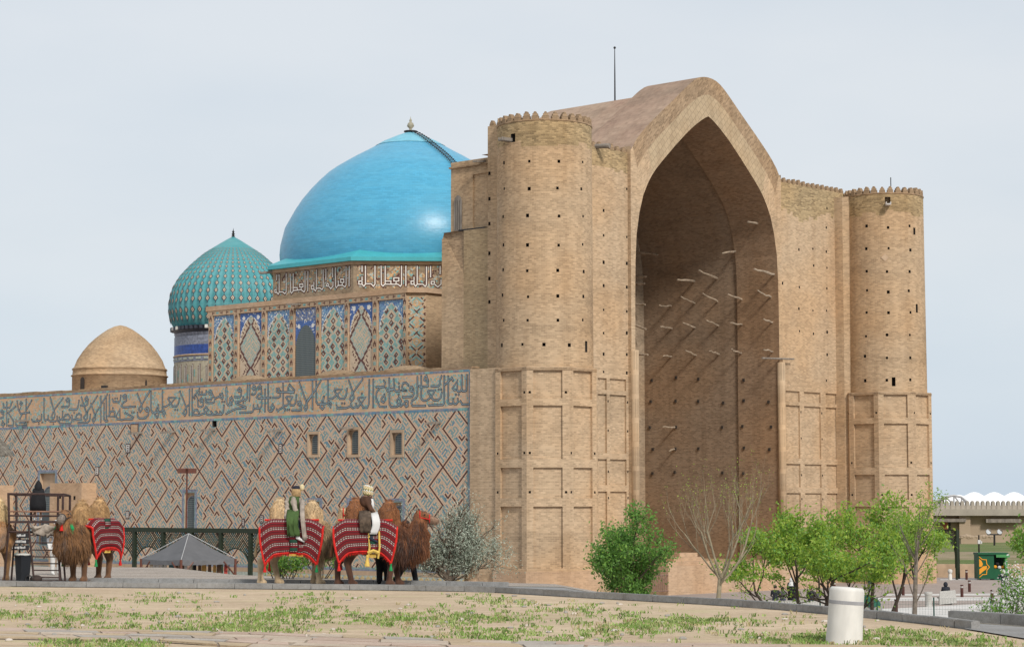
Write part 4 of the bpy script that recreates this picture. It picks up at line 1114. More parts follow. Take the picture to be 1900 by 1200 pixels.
f = MB(); s_, z = on_t(1452, 664, -.1); a, b = on_t(1400, 663, TF - .12), on_t(1472, 666, TF - .12); f.bar(bw(a[0] + .9, TF - .16, a[1]), bw(b[0], TF - .16, b[1]), .07, 0, 6); f.build('wooden_pole', M['greywood'], arch)
mb = MB()                                                 # dark blocks on the inner walls, painted shade in place of putlog holes
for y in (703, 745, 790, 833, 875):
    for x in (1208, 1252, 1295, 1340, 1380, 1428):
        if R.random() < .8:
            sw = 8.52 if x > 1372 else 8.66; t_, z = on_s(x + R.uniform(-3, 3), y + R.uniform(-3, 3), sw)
            mb = MB(); mb.box(bw(sw, t_, z), (.05, .2, .22), 0, ax=(U, W, V((0, 0, 1)))); mb.build('putlog_hole_shade', M['dark'], vlt)
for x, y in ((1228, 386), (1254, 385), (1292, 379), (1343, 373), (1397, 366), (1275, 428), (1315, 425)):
    t_, z = on_s(x, y, 8.6); mb = MB(); mb.box(bw(8.62, t_, z), (.3, .22, .3), 0, ax=(U, W, V((0, 0, 1)))); mb.build('putlog_hole_shade', M['dark'], vlt)

mb = MB(); mb.prism([tuple(bw(a, b, 0).to_2d()) for a, b in ((16.55, .1), (16.62, -.7), (17.35, -1.55), (19, -1.2), (19, .1))], PZ, 26.3, 0)
mb.build('corner_pier', M['brick'], mau)
# flank and rear pylons
mb = MB(); mpf = lambda s0: (lambda u, z, d: bw(s0 + d, -u, z))
relief(mb, [-1.26, 1.4], [PZ, 10.95], [], mpf(-23.62)); mb.face([bw(-23.62, -1.4, 10.95), bw(-20, -1.4, 10.95), bw(-20, 1.26, 10.95), bw(-23.62, 1.26, 10.95)])
mb.face([bw(-23.62, 1.26, PZ), bw(-23.3, 1.26, PZ), bw(-23.3, 1.26, 10.95), bw(-23.62, 1.26, 10.95)])
mb.build('flank_wall', M['brick_low'], mau)
mb = MB(); H = []
for y in (322, 369, 415, 470, 517, 560): 
    t_, z = on_s(908, y, -22.2); H.append((-t_ - .1, -t_ + .1, z - .12, z + .12, .4, 1))
relief(mb, [-1.03, 1.0], [10.9, 27.0], H, mpf(-22.2)); mb.face([bw(-22.2, 1.03, 10.9), bw(-19, 1.03, 10.9), bw(-19, 1.03, 27), bw(-22.2, 1.03, 27)])
mb.face([bw(-22.2, -1, 27), bw(-19, -1, 27), bw(-19, 1.03, 27), bw(-22.2, 1.03, 27)])
mb.build('flank_pier', [M['brick'], M['dark']], mau)
inst(merme, 'merlon', mau, bw(-22, .75, 27), AA + pi / 2, (.8, .8, .8)); inst(merme, 'merlon', mau, bw(-22, .1, 27), AA + pi / 2, (.8, .8, .8))
mb = MB(); m2 = mpf(-22.2)
relief(mb, [-3.2, -1.03], [10.4, 20.3], [], m2, 1)
mb.face([bw(-22.2, 3.2, 10.4), bw(-22.2, 5.22, 10.4), bw(-22.2, 5.22, 19.7), bw(-22.2, 3.2, 17.4)], 0, [(3.2, 10.4), (5.22, 10.4), (5.22, 19.7), (3.2, 17.4)])
mb.face([bw(-22.2, 3.2, 17.4), bw(-22.2, 5.22, 19.7), bw(-22.0, 5.22, 20.3), bw(-22.0, 3.2, 20.3)], 2)
mb.face([bw(-22.2, 5.22, 10.4), bw(-14, 5.22, 10.4), bw(-14, 5.22, 20.3), bw(-22.2, 5.22, 19.9)], 0)
mb.face([bw(-22.2, 1.03, 20.3), bw(-15, 1.03, 20.3), bw(-15, 5.22, 20.3), bw(-22.2, 5.22, 20.3)], 2)
mb.build('rear_pylon', [M['brick'], M['brick_grey'], M['brick_cap']], mau)
mb = MB(); m3 = mpf(-21.95)
relief(mb, [-4.63, -1.03], [20.3, 24.55, 25.0], [(-2.5, -1.3, 20.4, 22.9, .5, 0), (-2.3, -1.5, 22.9, 23.6, .5, 0), (-2.62, -1.2, 20.35, 24.0, .12, 0)], m3, 0)
mb.face([bw(-21.95, 4.63, 20.3), bw(-15, 4.63, 20.3), bw(-15, 4.63, 25), bw(-21.95, 4.63, 25)]); mb.face([bw(-21.95, 1.03, 25), bw(-15, 1.03, 25), bw(-15, 4.63, 25), bw(-21.95, 4.63, 25)])
up_ = mb.build('upper_pylon', M['brick'], mau)
f = MB(); f.box(bw(-22.05, 2.5, 20.34), (.3, 2.4, .09), 0, ax=(U, W, V((0, 0, 1)))); f.build('ledge', M['black'], up_)
f = MB(); f.box(bw(-22.0, 2.83, 24.62), (.24, 3.7, .12), 0, ax=(U, W, V((0, 0, 1)))); f.build('cornice', M['brick_cap'], up_)
f = MB(); P = arch_pts(.36, 20.35, 22.2, 22.75, 5); f.slab([m3(-3.93 + x, z, -.02) for x, z in P], U * -.06); sh = f.build('shuttered_window', M['greywood'], up_)
f = MB()
for x in (-.18, 0, .18): f.box(m3(-3.93 + x, 21.4, -.075), (.02, .03, 2.0), 0, ax=(-W, U, V((0, 0, 1))))
f.build('shutter_joint', M['dark'], sh)
spout(m3(-1.6, 24.75, 0), -U, .9)
# roof and rear of the portal block, behind the battlements
mb = MB()
for a, b, tb in ((-21.9, -15.0, 1.1), (-15.0, -9.3, 5.2), (9.3, 21.9, 5.2)):
    q = [bw(b, tb, 10.4), bw(a, tb, 10.4), bw(a, tb, 25.9), bw(b, tb, 25.9)]; mb.face(q)
mb.face([bw(-15.0, 1.1, 10.4), bw(-15.0, 5.2, 10.4), bw(-15.0, 5.2, 25.9), bw(-15.0, 1.1, 25.9)])
for sg in (-1, 1): mb.face([bw(sg * 9.35, 4.8, 9), bw(sg * 9.35, 14.3, 9), bw(sg * 9.35, 14.3, 26), bw(sg * 9.35, 4.8, 26)])
mb.face([bw(-9.35, 14.3, 9), bw(9.35, 14.3, 9), bw(9.35, 14.3, 26), bw(-9.35, 14.3, 26)])
mb.build('portal_rear_wall', M['brick'], mau)
mb = MB()
for a, b in ((-19, -8.9), (8.9, 19)): mb.face([bw(a, .6, 25.9), bw(b, .6, 25.9), bw(b, 4.6, 25.9), bw(a, 4.6, 25.9)])
mb.face([bw(22, .3, PZ), bw(22, 14, PZ), bw(22, 14, 25.5), bw(22, .3, 25.5)]); mb.face([bw(22, 14, PZ), bw(9, 14, PZ), bw(9, 14, 25.5), bw(22, 14, 25.5)])
mb.build('portal_roof', M['roof'], mau)
f = MB(); b_ = bw(*(lambda q: (0, q[0], q[1]))(on_s(1141, 187, 0))); t_ = atY(1140.5, 89, b_.y); f.tube([b_ - V((0, 0, .3)), b_ + (t_ - b_) * .5, t_], [.07, .055, .03], 0, 6); f.ball(t_, .1); mastm = f.build('lightning_mast', M['black'], mau)
f = MB(); t1_, z1_ = on_s(1658, 345, 19.75); p = trc + V((.6, 0, 26)); f.bar(p, p + V((0, 0, 2.0)), .04, 0, 5); f.build('lightning_mast', M['black'], mau)
# brick podium and steps before the arch
mb = MB(); s0 = -11.0
mb.prism([tuple(bw(a, b, 0).to_2d()) for a, b in ((s0, -5.0), (8.6, -5.0), (8.6, TF - .06), (s0, TF - .06))], PZ - .5, PZ + 1.9, 0)
for k in range(3): mb.box(bw(s0 + 2.9 + k * 1.2, -3.2 + .6 * k, PZ + 2.03 + .26 * k), (4.6 - k * 1.3, 2.6 - .7 * k, .27), 0, ax=(U, W, V((0, 0, 1))))
mb.build('portal_podium', M['brick_pink'], mau)
mb = MB()
for k in range(13): a = bw(s0 - 2.6 + k * .2, -5.0, PZ + .25); mb.bar(a, a + V((0, 0, 1.15)), .02, 0, 4)
for z in (.3, 1.35): mb.bar(bw(s0 - 2.7, -5, PZ + z), bw(s0, -5, PZ + z), .025, 0, 4)
mb.build('railing', plain('rusty_rail', (.25, .16, .14), .7), mau)
# ============================================================ GROUND
def ground_mat(name, c, c2, sc=1.0, bump=.4, spk=0.0, grass=None):
    m, n, l, b = nodemat(name)
    ob = coords(n, l, 'Object', (1, 1, 1))
    f = noise_node(n, l, ob, .35 * sc, 6, .62); g = noise_node(n, l, ob, 6 * sc, 5, .7); h = noise_node(n, l, ob, 34 * sc, 2, .6)
    col = ramp(n, l, f, [(.35, rgb(c2)), (.62, rgb(c))])
    col = mixc(n, l, col, ramp(n, l, g, [(.3, (.74, .72, .70, 1)), (.6, (1.06, 1.06, 1.06, 1))]), .8, 'MULTIPLY')
    col = mixc(n, l, col, ramp(n, l, h, [(.35, (1 - spk,) * 3 + (1,)), (.6, (1 + spk * .3,) * 3 + (1,))]), 1.0, 'MULTIPLY')
    st_ = noise_node(n, l, coords(n, l, 'Object', (.12, .9, 1)), 1.1, 5, .65)
    col = mixc(n, l, col, ramp(n, l, st_, [(.36, (.80, .77, .74, 1)), (.56, (1.04, 1.04, 1.04, 1))]), .7, 'MULTIPLY')
    if grass:
        q = noise_node(n, l, coords(n, l, 'Object', (.55, 1, 1)), .55, 5, .7)
        col = mixc(n, l, col, rgb(grass), ramp(n, l, q, [(.53, (0, 0, 0, 1)), (.66, (.55, .55, .55, 1))]))
    l.new(col, b.inputs['Base Color']); b.inputs['Roughness'].default_value = .95; b.inputs['Specular IOR Level'].default_value = .1
    bp = n.new('ShaderNodeBump'); bp.inputs['Strength'].default_value = bump; bp.inputs['Distance'].default_value = .03
    l.new(g, bp.inputs['Height']); l.new(bp.outputs['Normal'], b.inputs['Normal'])
    return m
M['sand'] = ground_mat('dry_earth', (0.565, 0.445, 0.315), (0.465, 0.36, 0.25), 1.0, .5, .15, (.42, .38, .21))
M['gravel'] = ground_mat('grey_gravel', (0.44, 0.385, 0.335), (0.36, 0.315, 0.275), 2.0, .8, .45)
M['bank'] = ground_mat('bank_earth', (0.34, 0.27, 0.19), (0.22, 0.21, 0.11), .8, .5, .2)
M['plaza'] = ground_mat('plaza_paving', (0.40, 0.345, 0.315), (0.35, 0.30, 0.275), .6, .1, .12)
M['conc'] = ground_mat('grey_concrete', (0.30, 0.295, 0.285), (0.25, 0.245, 0.24), 2.0, .2, .1)
M['asphalt'] = ground_mat('worn_asphalt', (0.29, 0.285, 0.275), (0.245, 0.24, 0.235), 1.5, .2, .15)
M['whitepave'] = ground_mat('white_paving', (0.66, 0.65, 0.63), (0.58, 0.57, 0.55), 1.0, .1, .08)
M['lawn'] = ground_mat('lawn_green', (0.125, 0.18, 0.06), (0.20, 0.20, 0.09), .6, .6, .3)

KP = [(-500, 1084), (-200, 1086), (0, 1087.5), (100, 1089), (300, 1091), (500, 1093), (700, 1095), (900, 1098), (1000, 1104), (1100, 1110), (1200, 1115.5), (1300, 1121), (1400, 1127.5), (1450, 1131.5), (1530, 1139), (1610, 1146), (1700, 1156), (1802, 1168)]
KA = [atZ(x, y, 0) for x, y in KP]
def poly_at(P, x):
    for a, b in zip(P, P[1:]):
        if a.x <= x <= b.x: return a + (b - a) * ((x - a.x) / (b.x - a.x))
    return P[0] if x < P[0].x else P[-1]
def offs(P, d):
    out = []
    for i, p in enumerate(P):
        t = (P[min(i + 1, len(P) - 1)] - P[max(i - 1, 0)]).normalized(); out.append(p + V((-t.y, t.x, 0)) * d)
    return out
nK = len(KA)
wd = [3.3] * 8 + [1.6, .8, .7, .7, .7, .7, .7, .7, .8, 1.2]
KC = [a + (b - a) for a, b in zip(KA, KA)]
KC = [KA[i] + (offs(KA, wd[i])[i] - KA[i]) for i in range(nK)]
KD = []
for i in range(nK):
    px = KP[i][0]; d = KC[i].copy()
    e = 15 if px < 300 else 8 if px < 500 else 5.5 if px < 700 else 4 if px < 900 else 3 if px < 960 else .4
    KD.append(d + (V((-.05, 1, 0)).normalized() if px < 960 else (offs(KC, 1)[i] - KC[i])) * e)
KE = [d + (offs(KD, 1)[i] - KD[i]) * 9 for i, d in enumerate(KD)]
# earth in front of the kerb
mb = MB()
near = [V((a.x * .1 - 6 + i * .7, 4, 0)) for i, a in enumerate(KA)]
rows = []
for j in range(15):
    f = j / 14; row = []
    for i in range(nK): row.append(near[i] + (KA[i] - near[i]) * f)
    rows.append(row)
mb.grid(rows)
ext = [V((-90, KA[0].y, 0)), V((-90, 4, 0))]; mb.face([ext[1], near[0], KA[0], ext[0]])
mb.face([near[-1], V((60, 4, 0)), V((60, 27, 0)), KA[-1]])
mb.build('ground', M['sand'], None, kind='structure')
def strip(name, A, B, m, za=0.0, zb=0.0):
    mb = MB(); mb.grid([[p + V((0, 0, za)) for p in A], [p + V((0, 0, zb)) for p in B]]); return mb.build(name, m, None, kind='structure')
strip('path', offs(KA, -.02), KC, M['conc'], .02, .02)
strip('gravel', KC, KD, M['gravel'], .03, .0)
strip('embankment', KD, KE, M['bank'], 0.0, PZ - .05)
mb = MB(); x0 = KA[-1]
rp = [x0 + V((-.1, .1, 0)), atZ(1900, 1186, 0), atZ(2300, 1262, 0), V((60, 27, 0)), V((60, 50, 0)), atZ(2100, 1166, 0), atZ(1900, 1156, 0), KC[-1]]
mb.face([p + V((0, 0, .024)) for p in rp]); mb.build('road', M['asphalt'], None, kind='structure')
mb = MB(); e1 = [KC[-1], atZ(1900, 1155, 0), atZ(2100, 1165, 0), V((60, 50, 0))]
e2 = [KD[-1], atZ(1900, 1150, 0), atZ(2100, 1158, 0), V((60, 54, 0))]; mb.grid([[p for p in e1], [p for p in e2]])
mb.grid([e2, [V((p.x + 2, p.y + 9, PZ - .05)) for p in e2]]); mb.build('verge', M['conc'], None, kind='structure')
mb = MB(); mb.face([V((-3000, 60, PZ)), V((3000, 60, PZ)), V((3000, 4500, PZ)), V((-3000, 4500, PZ))])
mb.build('plaza', M['plaza'], None, kind='structure')
def pz(px, py, e=.006): return atZ(px, py, PZ + e)
mb = MB()
mb.face([pz(1560, 1150), pz(2050, 1150), pz(2050, 1110), pz(1900, 1117), pz(1790, 1121), pz(1700, 1126), pz(1600, 1130)])
mb.face([pz(1590, 1114), pz(2050, 1112.5), pz(2050, 1106), pz(1590, 1108)]); mb.face([pz(1640, 1104.5), pz(2050, 1103), pz(2050, 1099), pz(1640, 1101.5)])
mb.face([pz(1745, 1075.5), pz(2000, 1075.5), pz(2000, 1073.5), pz(1745, 1073.5)])
mb.build('white_paving', M['whitepave'], None, kind='structure')

# kerb stones
def kerb(line, x0, x1, h, m, step=1.02, dy=0.0):
    root = None; stones = []
    L = [p for p in line]; s_ = MB(); P = []
    tot = 0; segs = []
    for a, b in zip(L, L[1:]): segs.append((tot, a, b)); tot += (b - a).length
    def at(d):
        for t0, a, b in reversed(segs):
            if d >= t0: return a + (b - a) * ((d - t0) / (b - a).length)
        return L[0]
    base = empty('kerb', (at(0).x, at(0).y, 0)); tag(base, kind='structure')
    d = 0
    while d < tot - .3:
        a, b = at(d), at(min(d + step, tot)); mid = (a + b) / 2
        if x0 <= mid.x <= x1:
            t = (b - a).normalized(); nn = V((-t.y, t.x, 0)); hh = h + R.uniform(-.008, .008); f = MB()
            f.box(mid + nn * (.08 + R.uniform(-.008, .008)) + V((0, 0, hh / 2 - .03)), ((b - a).length - .015, .16, hh + .06), 0, ax=(t, nn, V((0, 0, 1))))
            f.box(mid + nn * .095 + V((0, 0, hh + .004)), ((b - a).length - .03, .11, .012), 0, ax=(t, nn, V((0, 0, 1))))
            f.build('kerb_stone', m, base)
        d += step
    return base
M['kerb1'] = ground_mat('kerb_concrete', (0.31, 0.305, 0.295), (0.25, 0.25, 0.245), 1.2, .2, .12)
kerb(KA, -40, 30, .14, M['kerb1'])
kb = [p for p in KC]; xl, xr = atZ(155, 1083, 0).x, atZ(940, 1090, 0).x
kerb([V((xl, poly_at(KC, xl).y - .1, 0))] + [p - V((0, .1, 0)) for p in KC if xl < p.x < xr] + [V((xr, poly_at(KC, xr).y - .1, 0))], -60, 60, .13, M['kerb1'], 1.02)
kerb([atZ(1759, 1147.5, 0), atZ(1830, 1150.5, 0), atZ(1900, 1157, 0), atZ(2050, 1168, 0)], -60, 60, .15, M['kerb1'], 1.3)

# flagstone path along the bottom of the view
fp = [(-120, 1164), (0, 1166), (250, 1170), (475, 1174), (700, 1182), (950, 1190.5), (1200, 1194.5), (1400, 1196), (1560, 1198), (1750, 1202), (2000, 1208)]
FA = [atZ(x, y, 0) for x, y in fp]
FB = [V((p.x * .86, p.y - (3.1 if i < 3 else 4.0), 0)) for i, p in enumerate(FA)]
pb = empty('stone_path', (FA[0].x, FA[0].y, 0)); tag(pb, kind='structure')
mb = MB(); mb.grid([[p + V((0, 0, .012)) for p in FB], [p + V((0, 0, .012)) for p in FA]]); mb.build('mortar_bed', ground_mat('mortar_bed', (.37, .31, .25), (.30, .25, .19), 2, .5, .2), pb)
stm_ = [ground_mat('flagstone_%s' % q, c, tuple(k * .86 for k in c), 2.5, .25, .1) for q, c in (('pale', (.52, .43, .34)), ('pink', (.50, .385, .31)), ('grey', (.43, .39, .345)), ('tan', (.49, .385, .26)))]
def fpos(x, f): a, b = poly_at(FA, x), poly_at(FB, x * .86 - 0); return V((a.x + (b.x - a.x) * f, a.y + (b.y - a.y) * f, 0))
rr = random.Random(21)
for r_ in range(5):
    f0, f1 = r_ / 5, (r_ + 1) / 5; x = FA[0].x + rr.uniform(0, .6); pj = (rr.uniform(-.04, .04), rr.uniform(-.04, .04))
    while x < FA[-1].x - 1.4:
        x2 = x + rr.uniform(.55, 1.5); q = (rr.uniform(-.05, .05), rr.uniform(-.05, .05)); c = rr.uniform(-.25, .25)
        P = [fpos(x + .025 + pj[0] * 2, f1 + pj[1] - .01), fpos(x2 - .025 + q[0] * 2 , f1 + q[1] - .015), fpos(x2 - .025 + c * .4, f0 + .02 + q[0] * .4), fpos((x + x2) / 2, f0 + .012 + pj[1] * .4), fpos(x + .025 + c * .4, f0 + .02)]
        g = MB(); g.slab([p + V((0, 0, .0)) for p in P], (0, 0, .03 + rr.uniform(-.006, .008)), 0); g.build('flagstone', rr.choice(stm_), pb); x = x2; pj = q

# weeds and grass on the dry earth
gm = [plain('weed_green', (0.19, 0.30, 0.07), .7, .3, 3), plain('weed_pale', (0.30, 0.37, 0.13), .7, .3, 3), plain('weed_dark', (0.13, 0.19, 0.055), .7, .3, 3), plain('weed_dry', (0.42, 0.36, 0.2), .8, .2, 3)]
mb = MB(); rr = random.Random(5); cnt = 0
for _ in range(26000):
    px, py = rr.uniform(-60, 1960), rr.uniform(1100, 1204)
    kx = 0
    for a, b in zip(KP, KP[1:]):
        if a[0] <= px <= b[0]: ky = a[1] + (b[1] - a[1]) * (px - a[0]) / (b[0] - a[0]); break
    else: ky = 1168 + (px - 1802) * .19
    if py < ky + 3: continue
    p = atZ(px, py, 0); fa = poly_at(FA, p.x)
    onpath = p.y < fa.y
    if onpath and not (70 < px < 300 and py > 1190): continue
    cl = mnoise.noise(V((p.x * .5, p.y * .33, 1.7))) + .55 * mnoise.noise(V((p.x * 1.7, p.y * 1.1, 9)))
    e = (py - ky) / 40.0
    band = -.34 + .30 * min(e, 1.3) + .17 * max(0, (px - 950) / 950)
    if e < .35: band -= .3 * (1 - e / .35)
    if onpath: band = .2
    if rr.random() > min(1, max(0, (cl + band + .30) * .75)) and rr.random() > .012: continue
    if cnt > 3000: break
    cnt += 1
    k = rr.choice([0, 0, 0, 1, 1, 2, 3]); hgt = rr.uniform(.022, .085) * (1.25 if rr.random() < .15 else 1)
    for _ in range(rr.randint(3, 8)):
        a = rr.uniform(0, 2 * pi); o = p + V((rr.gauss(0, .055), rr.gauss(0, .07), 0)); ln = V((cos(a), sin(a), 0)) * rr.uniform(.3, 1.0) * hgt; w_ = V((-sin(a), cos(a), 0)) * rr.uniform(.006, .012)
        mid = o + ln * .5 + V((0, 0, hgt * .75)); mb.face([o - w_, o + w_, mid + w_ * .9, mid + ln * .5 + V((0, 0, hgt * rr.uniform(-.1, .35))), mid - w_ * .9], k)
mb.build('grass', gm, None, kind='stuff')
mb = MB()
for _ in range(150):
    px, py = rr.uniform(0, 1800), rr.uniform(1100, 1190)
    if py < poly_at([V((a, b, 0)) for a, b in KP], px).y + 4: continue
    p = atZ(px, py, 0); mb.ball(p + V((0, 0, .012)), (rr.uniform(.02, .075), rr.uniform(.02, .06), rr.uniform(.015, .04)), rr.choice([0, 0, 1]), 6, 4)
mb.build('gravel', [plain('pebble_grey', (.3, .28, .25)), plain('pebble_pale', (.5, .44, .38))], None, kind='stuff')

# ============================================================ FAR RIGHT: terraces, old fortress wall, stadium roof
def py_at(px, py, Y): return atY(px, py, Y)
rw0, rw1 = pz(1690, 1070.5), pz(2120, 1070.5)
mb = MB(); zt = atY(1800, 1046, rw0.y).z
mb.box(((rw0.x + rw1.x) / 2, rw0.y + .3, (zt + PZ) / 2), (rw1.x - rw0.x, .6, zt - PZ), 0); rwall = mb.build('retaining_wall', M['plaster'], None)
tag(rwall, 'low tan retaining wall under the green lawn behind the kiosk', 'wall')
Y1, Y2, Y3 = rw0.y + .6, rw0.y + 14, 236.0
xs = [rw0.x - 4, rw1.x + 60]
mb = MB(); z2 = atY(1800, 1023, Y2).z; z3 = atY(1800, 1000, Y3).z
mb.grid([[V((x, Y1, zt - .03)) for x in xs], [V((x, Y1 + 4, zt + .25)) for x in xs]], 0); mb.grid([[V((x, Y1 + 4, zt + .25)) for x in xs], [V((x, Y2, z2)) for x in xs]], 1)
mb.grid([[V((x, Y2, z2)) for x in xs], [V((x, Y3 + 40, z3 + .5)) for x in xs]], 0)
mb.build('lawn', [M['lawn'], M['bank']], None, kind='structure')
M['clay'] = plain('clay_wall', (0.42, 0.32, 0.225), .95, .12, .25, .1, var2=.2)
M['clay2'] = plain('clay_merlon', (0.36, 0.32, 0.265), .95, .15, .5)
fw = empty('fortress_wall', (atY(1800, 1000, Y3).x, Y3, z3), 'long clay fortress wall with rounded battlements in the distance', 'wall')
xa, xb = atY(1640, 940, Y3).x, atY(2150, 940, Y3).x
zw, zl = atY(1800, 944, Y3).z, atY(1800, 957, Y3).z
mb = MB()
mb.box(((xa + xb) / 2, Y3 + 1, (zw + z3) / 2 - .5), (xb - xa, 2.0, zw - z3 + 1), 0); mb.build('wall_face', M['clay'], fw)
mb = MB(); mb.box(((xa + xb) / 2, Y3 + .3, zw - .35), (xb - xa, 3.0, .7), 0); mb.build('ledge', M['clay2'], fw)
x1 = atY(1780, 940, Y3).x; mb = MB(); mb.box((x1 - 5 * .35, Y3 - .7, zl - .45), (4.5, .5, .35), 0); mb.box((atY(1858, 940, Y3).x, Y3 - .7, zl - .5), (3.8, .5, .4), 0); mb.build('canopy_slab', M['greywood'], fw)
mb = MB(); mb.box((atY(1788, 980, Y3).x, Y3 - .3, (zw + z3) / 2), (1.2, .8, zw - z3 - .4)); mb.build('buttress', M['clay'], fw)
mb = MB(); mb.box((atY(1754, 980, Y3).x, Y3 - .05, atY(1754, 974, Y3).z), (.5, .12, 1.0)); mb.build('door', plain('red_door', (.38, .12, .06)), fw)
mb = MB(); mb.box((atY(1762, 980, Y3).x, Y3 - .05, atY(1754, 974, Y3).z), (.2, .12, .9)); mb.build('slit_window', M['dark'], fw)
fm = MB(); P = [(-.175, 0), (.175, 0), (.175, .62)] + [(.175 * cos(a), .62 + .3 * sin(a)) for a in frange(.4, pi - .4, 4)] + [(-.175, .62)]
fm.slab([V((x, -.3, z)) for x, z in P], (0, .6, 0)); fme = fm.mesh('battlement', [M['clay2']])
x = atY(1728, 940, Y3).x
while x < xb: inst(fme, 'battlement', fw, (x, Y3, zw - .02)); x += .56
mb = MB(); mb.box(((xa + xb) / 2, Y3, zw + .2), (xb - xa, .5, .42)); mb.build('parapet', M['clay2'], fw)
for px_, w__, yy, yd in ((1798, 1.8, 1000, 219), (1850, 6.5, 999, 224)):    # stubs of old walls in front
    p = atY(px_, yy, yd); f = MB()
    f.box((p.x, yd, p.z - .2), (w__, .8, 1.0)); 
    for _ in range(9): f.ball((p.x + R.uniform(-w__ / 2, w__ / 2), yd, p.z + R.uniform(.1, .3)), (R.uniform(.2, .6), .5, R.uniform(.1, .3)), 0, 7, 5)
    o = f.build('ruined_wall', M['clay'], None); tag(o, 'low ruined clay wall stub %s' % ('nearer the lattice arch' if px_ == 1798 else 'behind the floodlights'), 'wall')
# stadium with a white wavy roof
Y4 = 330.0; srt = empty('stadium', (atY(1830, 940, Y4).x, Y4, PZ), 'distant stadium with a white roof of rounded waves', 'stadium')
def sp(px, py, Y=Y4): return atY(px, py, Y)
mb = MB(); rows = [[], [], []]
for i in range(121):
    px = 1752 + i * 3.2; wv = abs(sin((px - 1752) / 37.0 * pi)); y = 930.5 - 17.5 * min(1, .35 + (px - 1752) / 60 if px < 1790 else 1) * (.58 + .42 * wv)
    rows[0].append(sp(px, 938)); rows[1].append(sp(px, y)); rows[2].append(sp(px, y - .5, Y4 + 45))
mb.grid(rows); mb.build('membrane_roof', plain('white_membrane', (.86, .86, .86), .6, .03, .2), srt, smooth=True)
mb = MB(); C_ = [(1728, 935), (1740, 927), (1755, 921), (1770, 919), (1784, 922), (1795, 931)]
mb.tube([sp(*p, Y4 - 2) for p in C_], .18, 0, 5)
for a, b in zip(C_, C_[1:]): mb.bar(sp(*a, Y4 - 2), sp(b[0], 937, Y4 - 2), .12, 0, 4); mb.bar(sp(b[0], 937, Y4 - 2), sp(*b, Y4 - 2), .12, 0, 4)
mb.bar(sp(1728, 937, Y4 - 2), sp(1800, 937, Y4 - 2), .18, 0, 5); mb.build('roof_truss', plain('grey_truss', (.4, .4, .4)), srt)
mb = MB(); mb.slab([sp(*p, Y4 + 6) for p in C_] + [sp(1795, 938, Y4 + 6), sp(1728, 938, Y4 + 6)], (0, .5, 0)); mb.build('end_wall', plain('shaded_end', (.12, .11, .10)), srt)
f = MB(); a, b = sp(1728, 938), sp(2140, 938); f.box(((a.x + b.x) / 2, Y4 + 22, (a.z + PZ) / 2), (b.x - a.x, 44, a.z - PZ)); f.build('stand_wall', M['clay2'], srt)
# ============================================================ CAMELS AND PEOPLE
FURC = {}
def capsule(mb, a, b, r0, r1, m=0, n=10):
    a, b = V(a), V(b); d = (b - a); L = max(d.length, 1e-4); d = d / L
    P, rad = [], []
    for k in (-1.0, -.8, -.45): P.append(a + d * k * r0); rad.append(max(.02 * r0, r0 * sqrt(max(0, 1 - k * k))))
    P.append(a); rad.append(r0); P.append(b); rad.append(r1)
    for k in (.45, .8, 1.0): P.append(b + d * k * r1); rad.append(max(.02 * r1, r1 * sqrt(max(0, 1 - k * k))))
    mb.tube(P, rad, m, n)
def fuse(mb, voxel=.03, smooth=4, name='body'):
    """one continuous skin over overlapping volumes"""
    me = mb.mesh('tmp', []); o = bpy.data.objects.new('tmp', me); COL.objects.link(o)
    r_ = o.modifiers.new('r', 'REMESH'); r_.mode = 'VOXEL'; r_.voxel_size = voxel
    s_ = o.modifiers.new('s', 'SMOOTH'); s_.iterations = smooth; s_.factor = .5
    dg = bpy.context.evaluated_depsgraph_get(); out = bpy.data.meshes.new_from_object(o.evaluated_get(dg))
    bpy.data.objects.remove(o); bpy.data.meshes.remove(me)
    out.polygons.foreach_set('use_smooth', [True] * len(out.polygons)); out.name = name
    return out
def add_mesh(name, me, mats, parent, pick=None):
    me.materials.clear()
    for m in mats: me.materials.append(m)
    if pick:
        for p in me.polygons: p.material_index = pick(p.center, p.normal)
    o = bpy.data.objects.new(name, me); COL.objects.link(o); o.parent = parent; ORG[o.name] = worg(parent)
    return o
def fur_mat(name, c, var=.35):
    m, n, l, b = nodemat(name)
    f = noise_node(n, l, coords(n, l, 'Object', (1, 1, .35)), 9, 4, .7); g = noise_node(n, l, coords(n, l, 'Object'), 2.2, 3, .6)
    col = ramp(n, l, f, [(.3, rgb(c, 1 - var)), (.7, rgb(c, 1 + var))]); col = mixc(n, l, col, ramp(n, l, g, [(.3, (.72, .7, .68, 1)), (.62, (1.1, 1.1, 1.1, 1))]), .8, 'MULTIPLY')
    l.new(col, b.inputs['Base Color']); b.inputs['Roughness'].default_value = .8; b.inputs['Specular IOR Level'].default_value = .2
    b.inputs['Sheen Weight'].default_value = .25
    return m
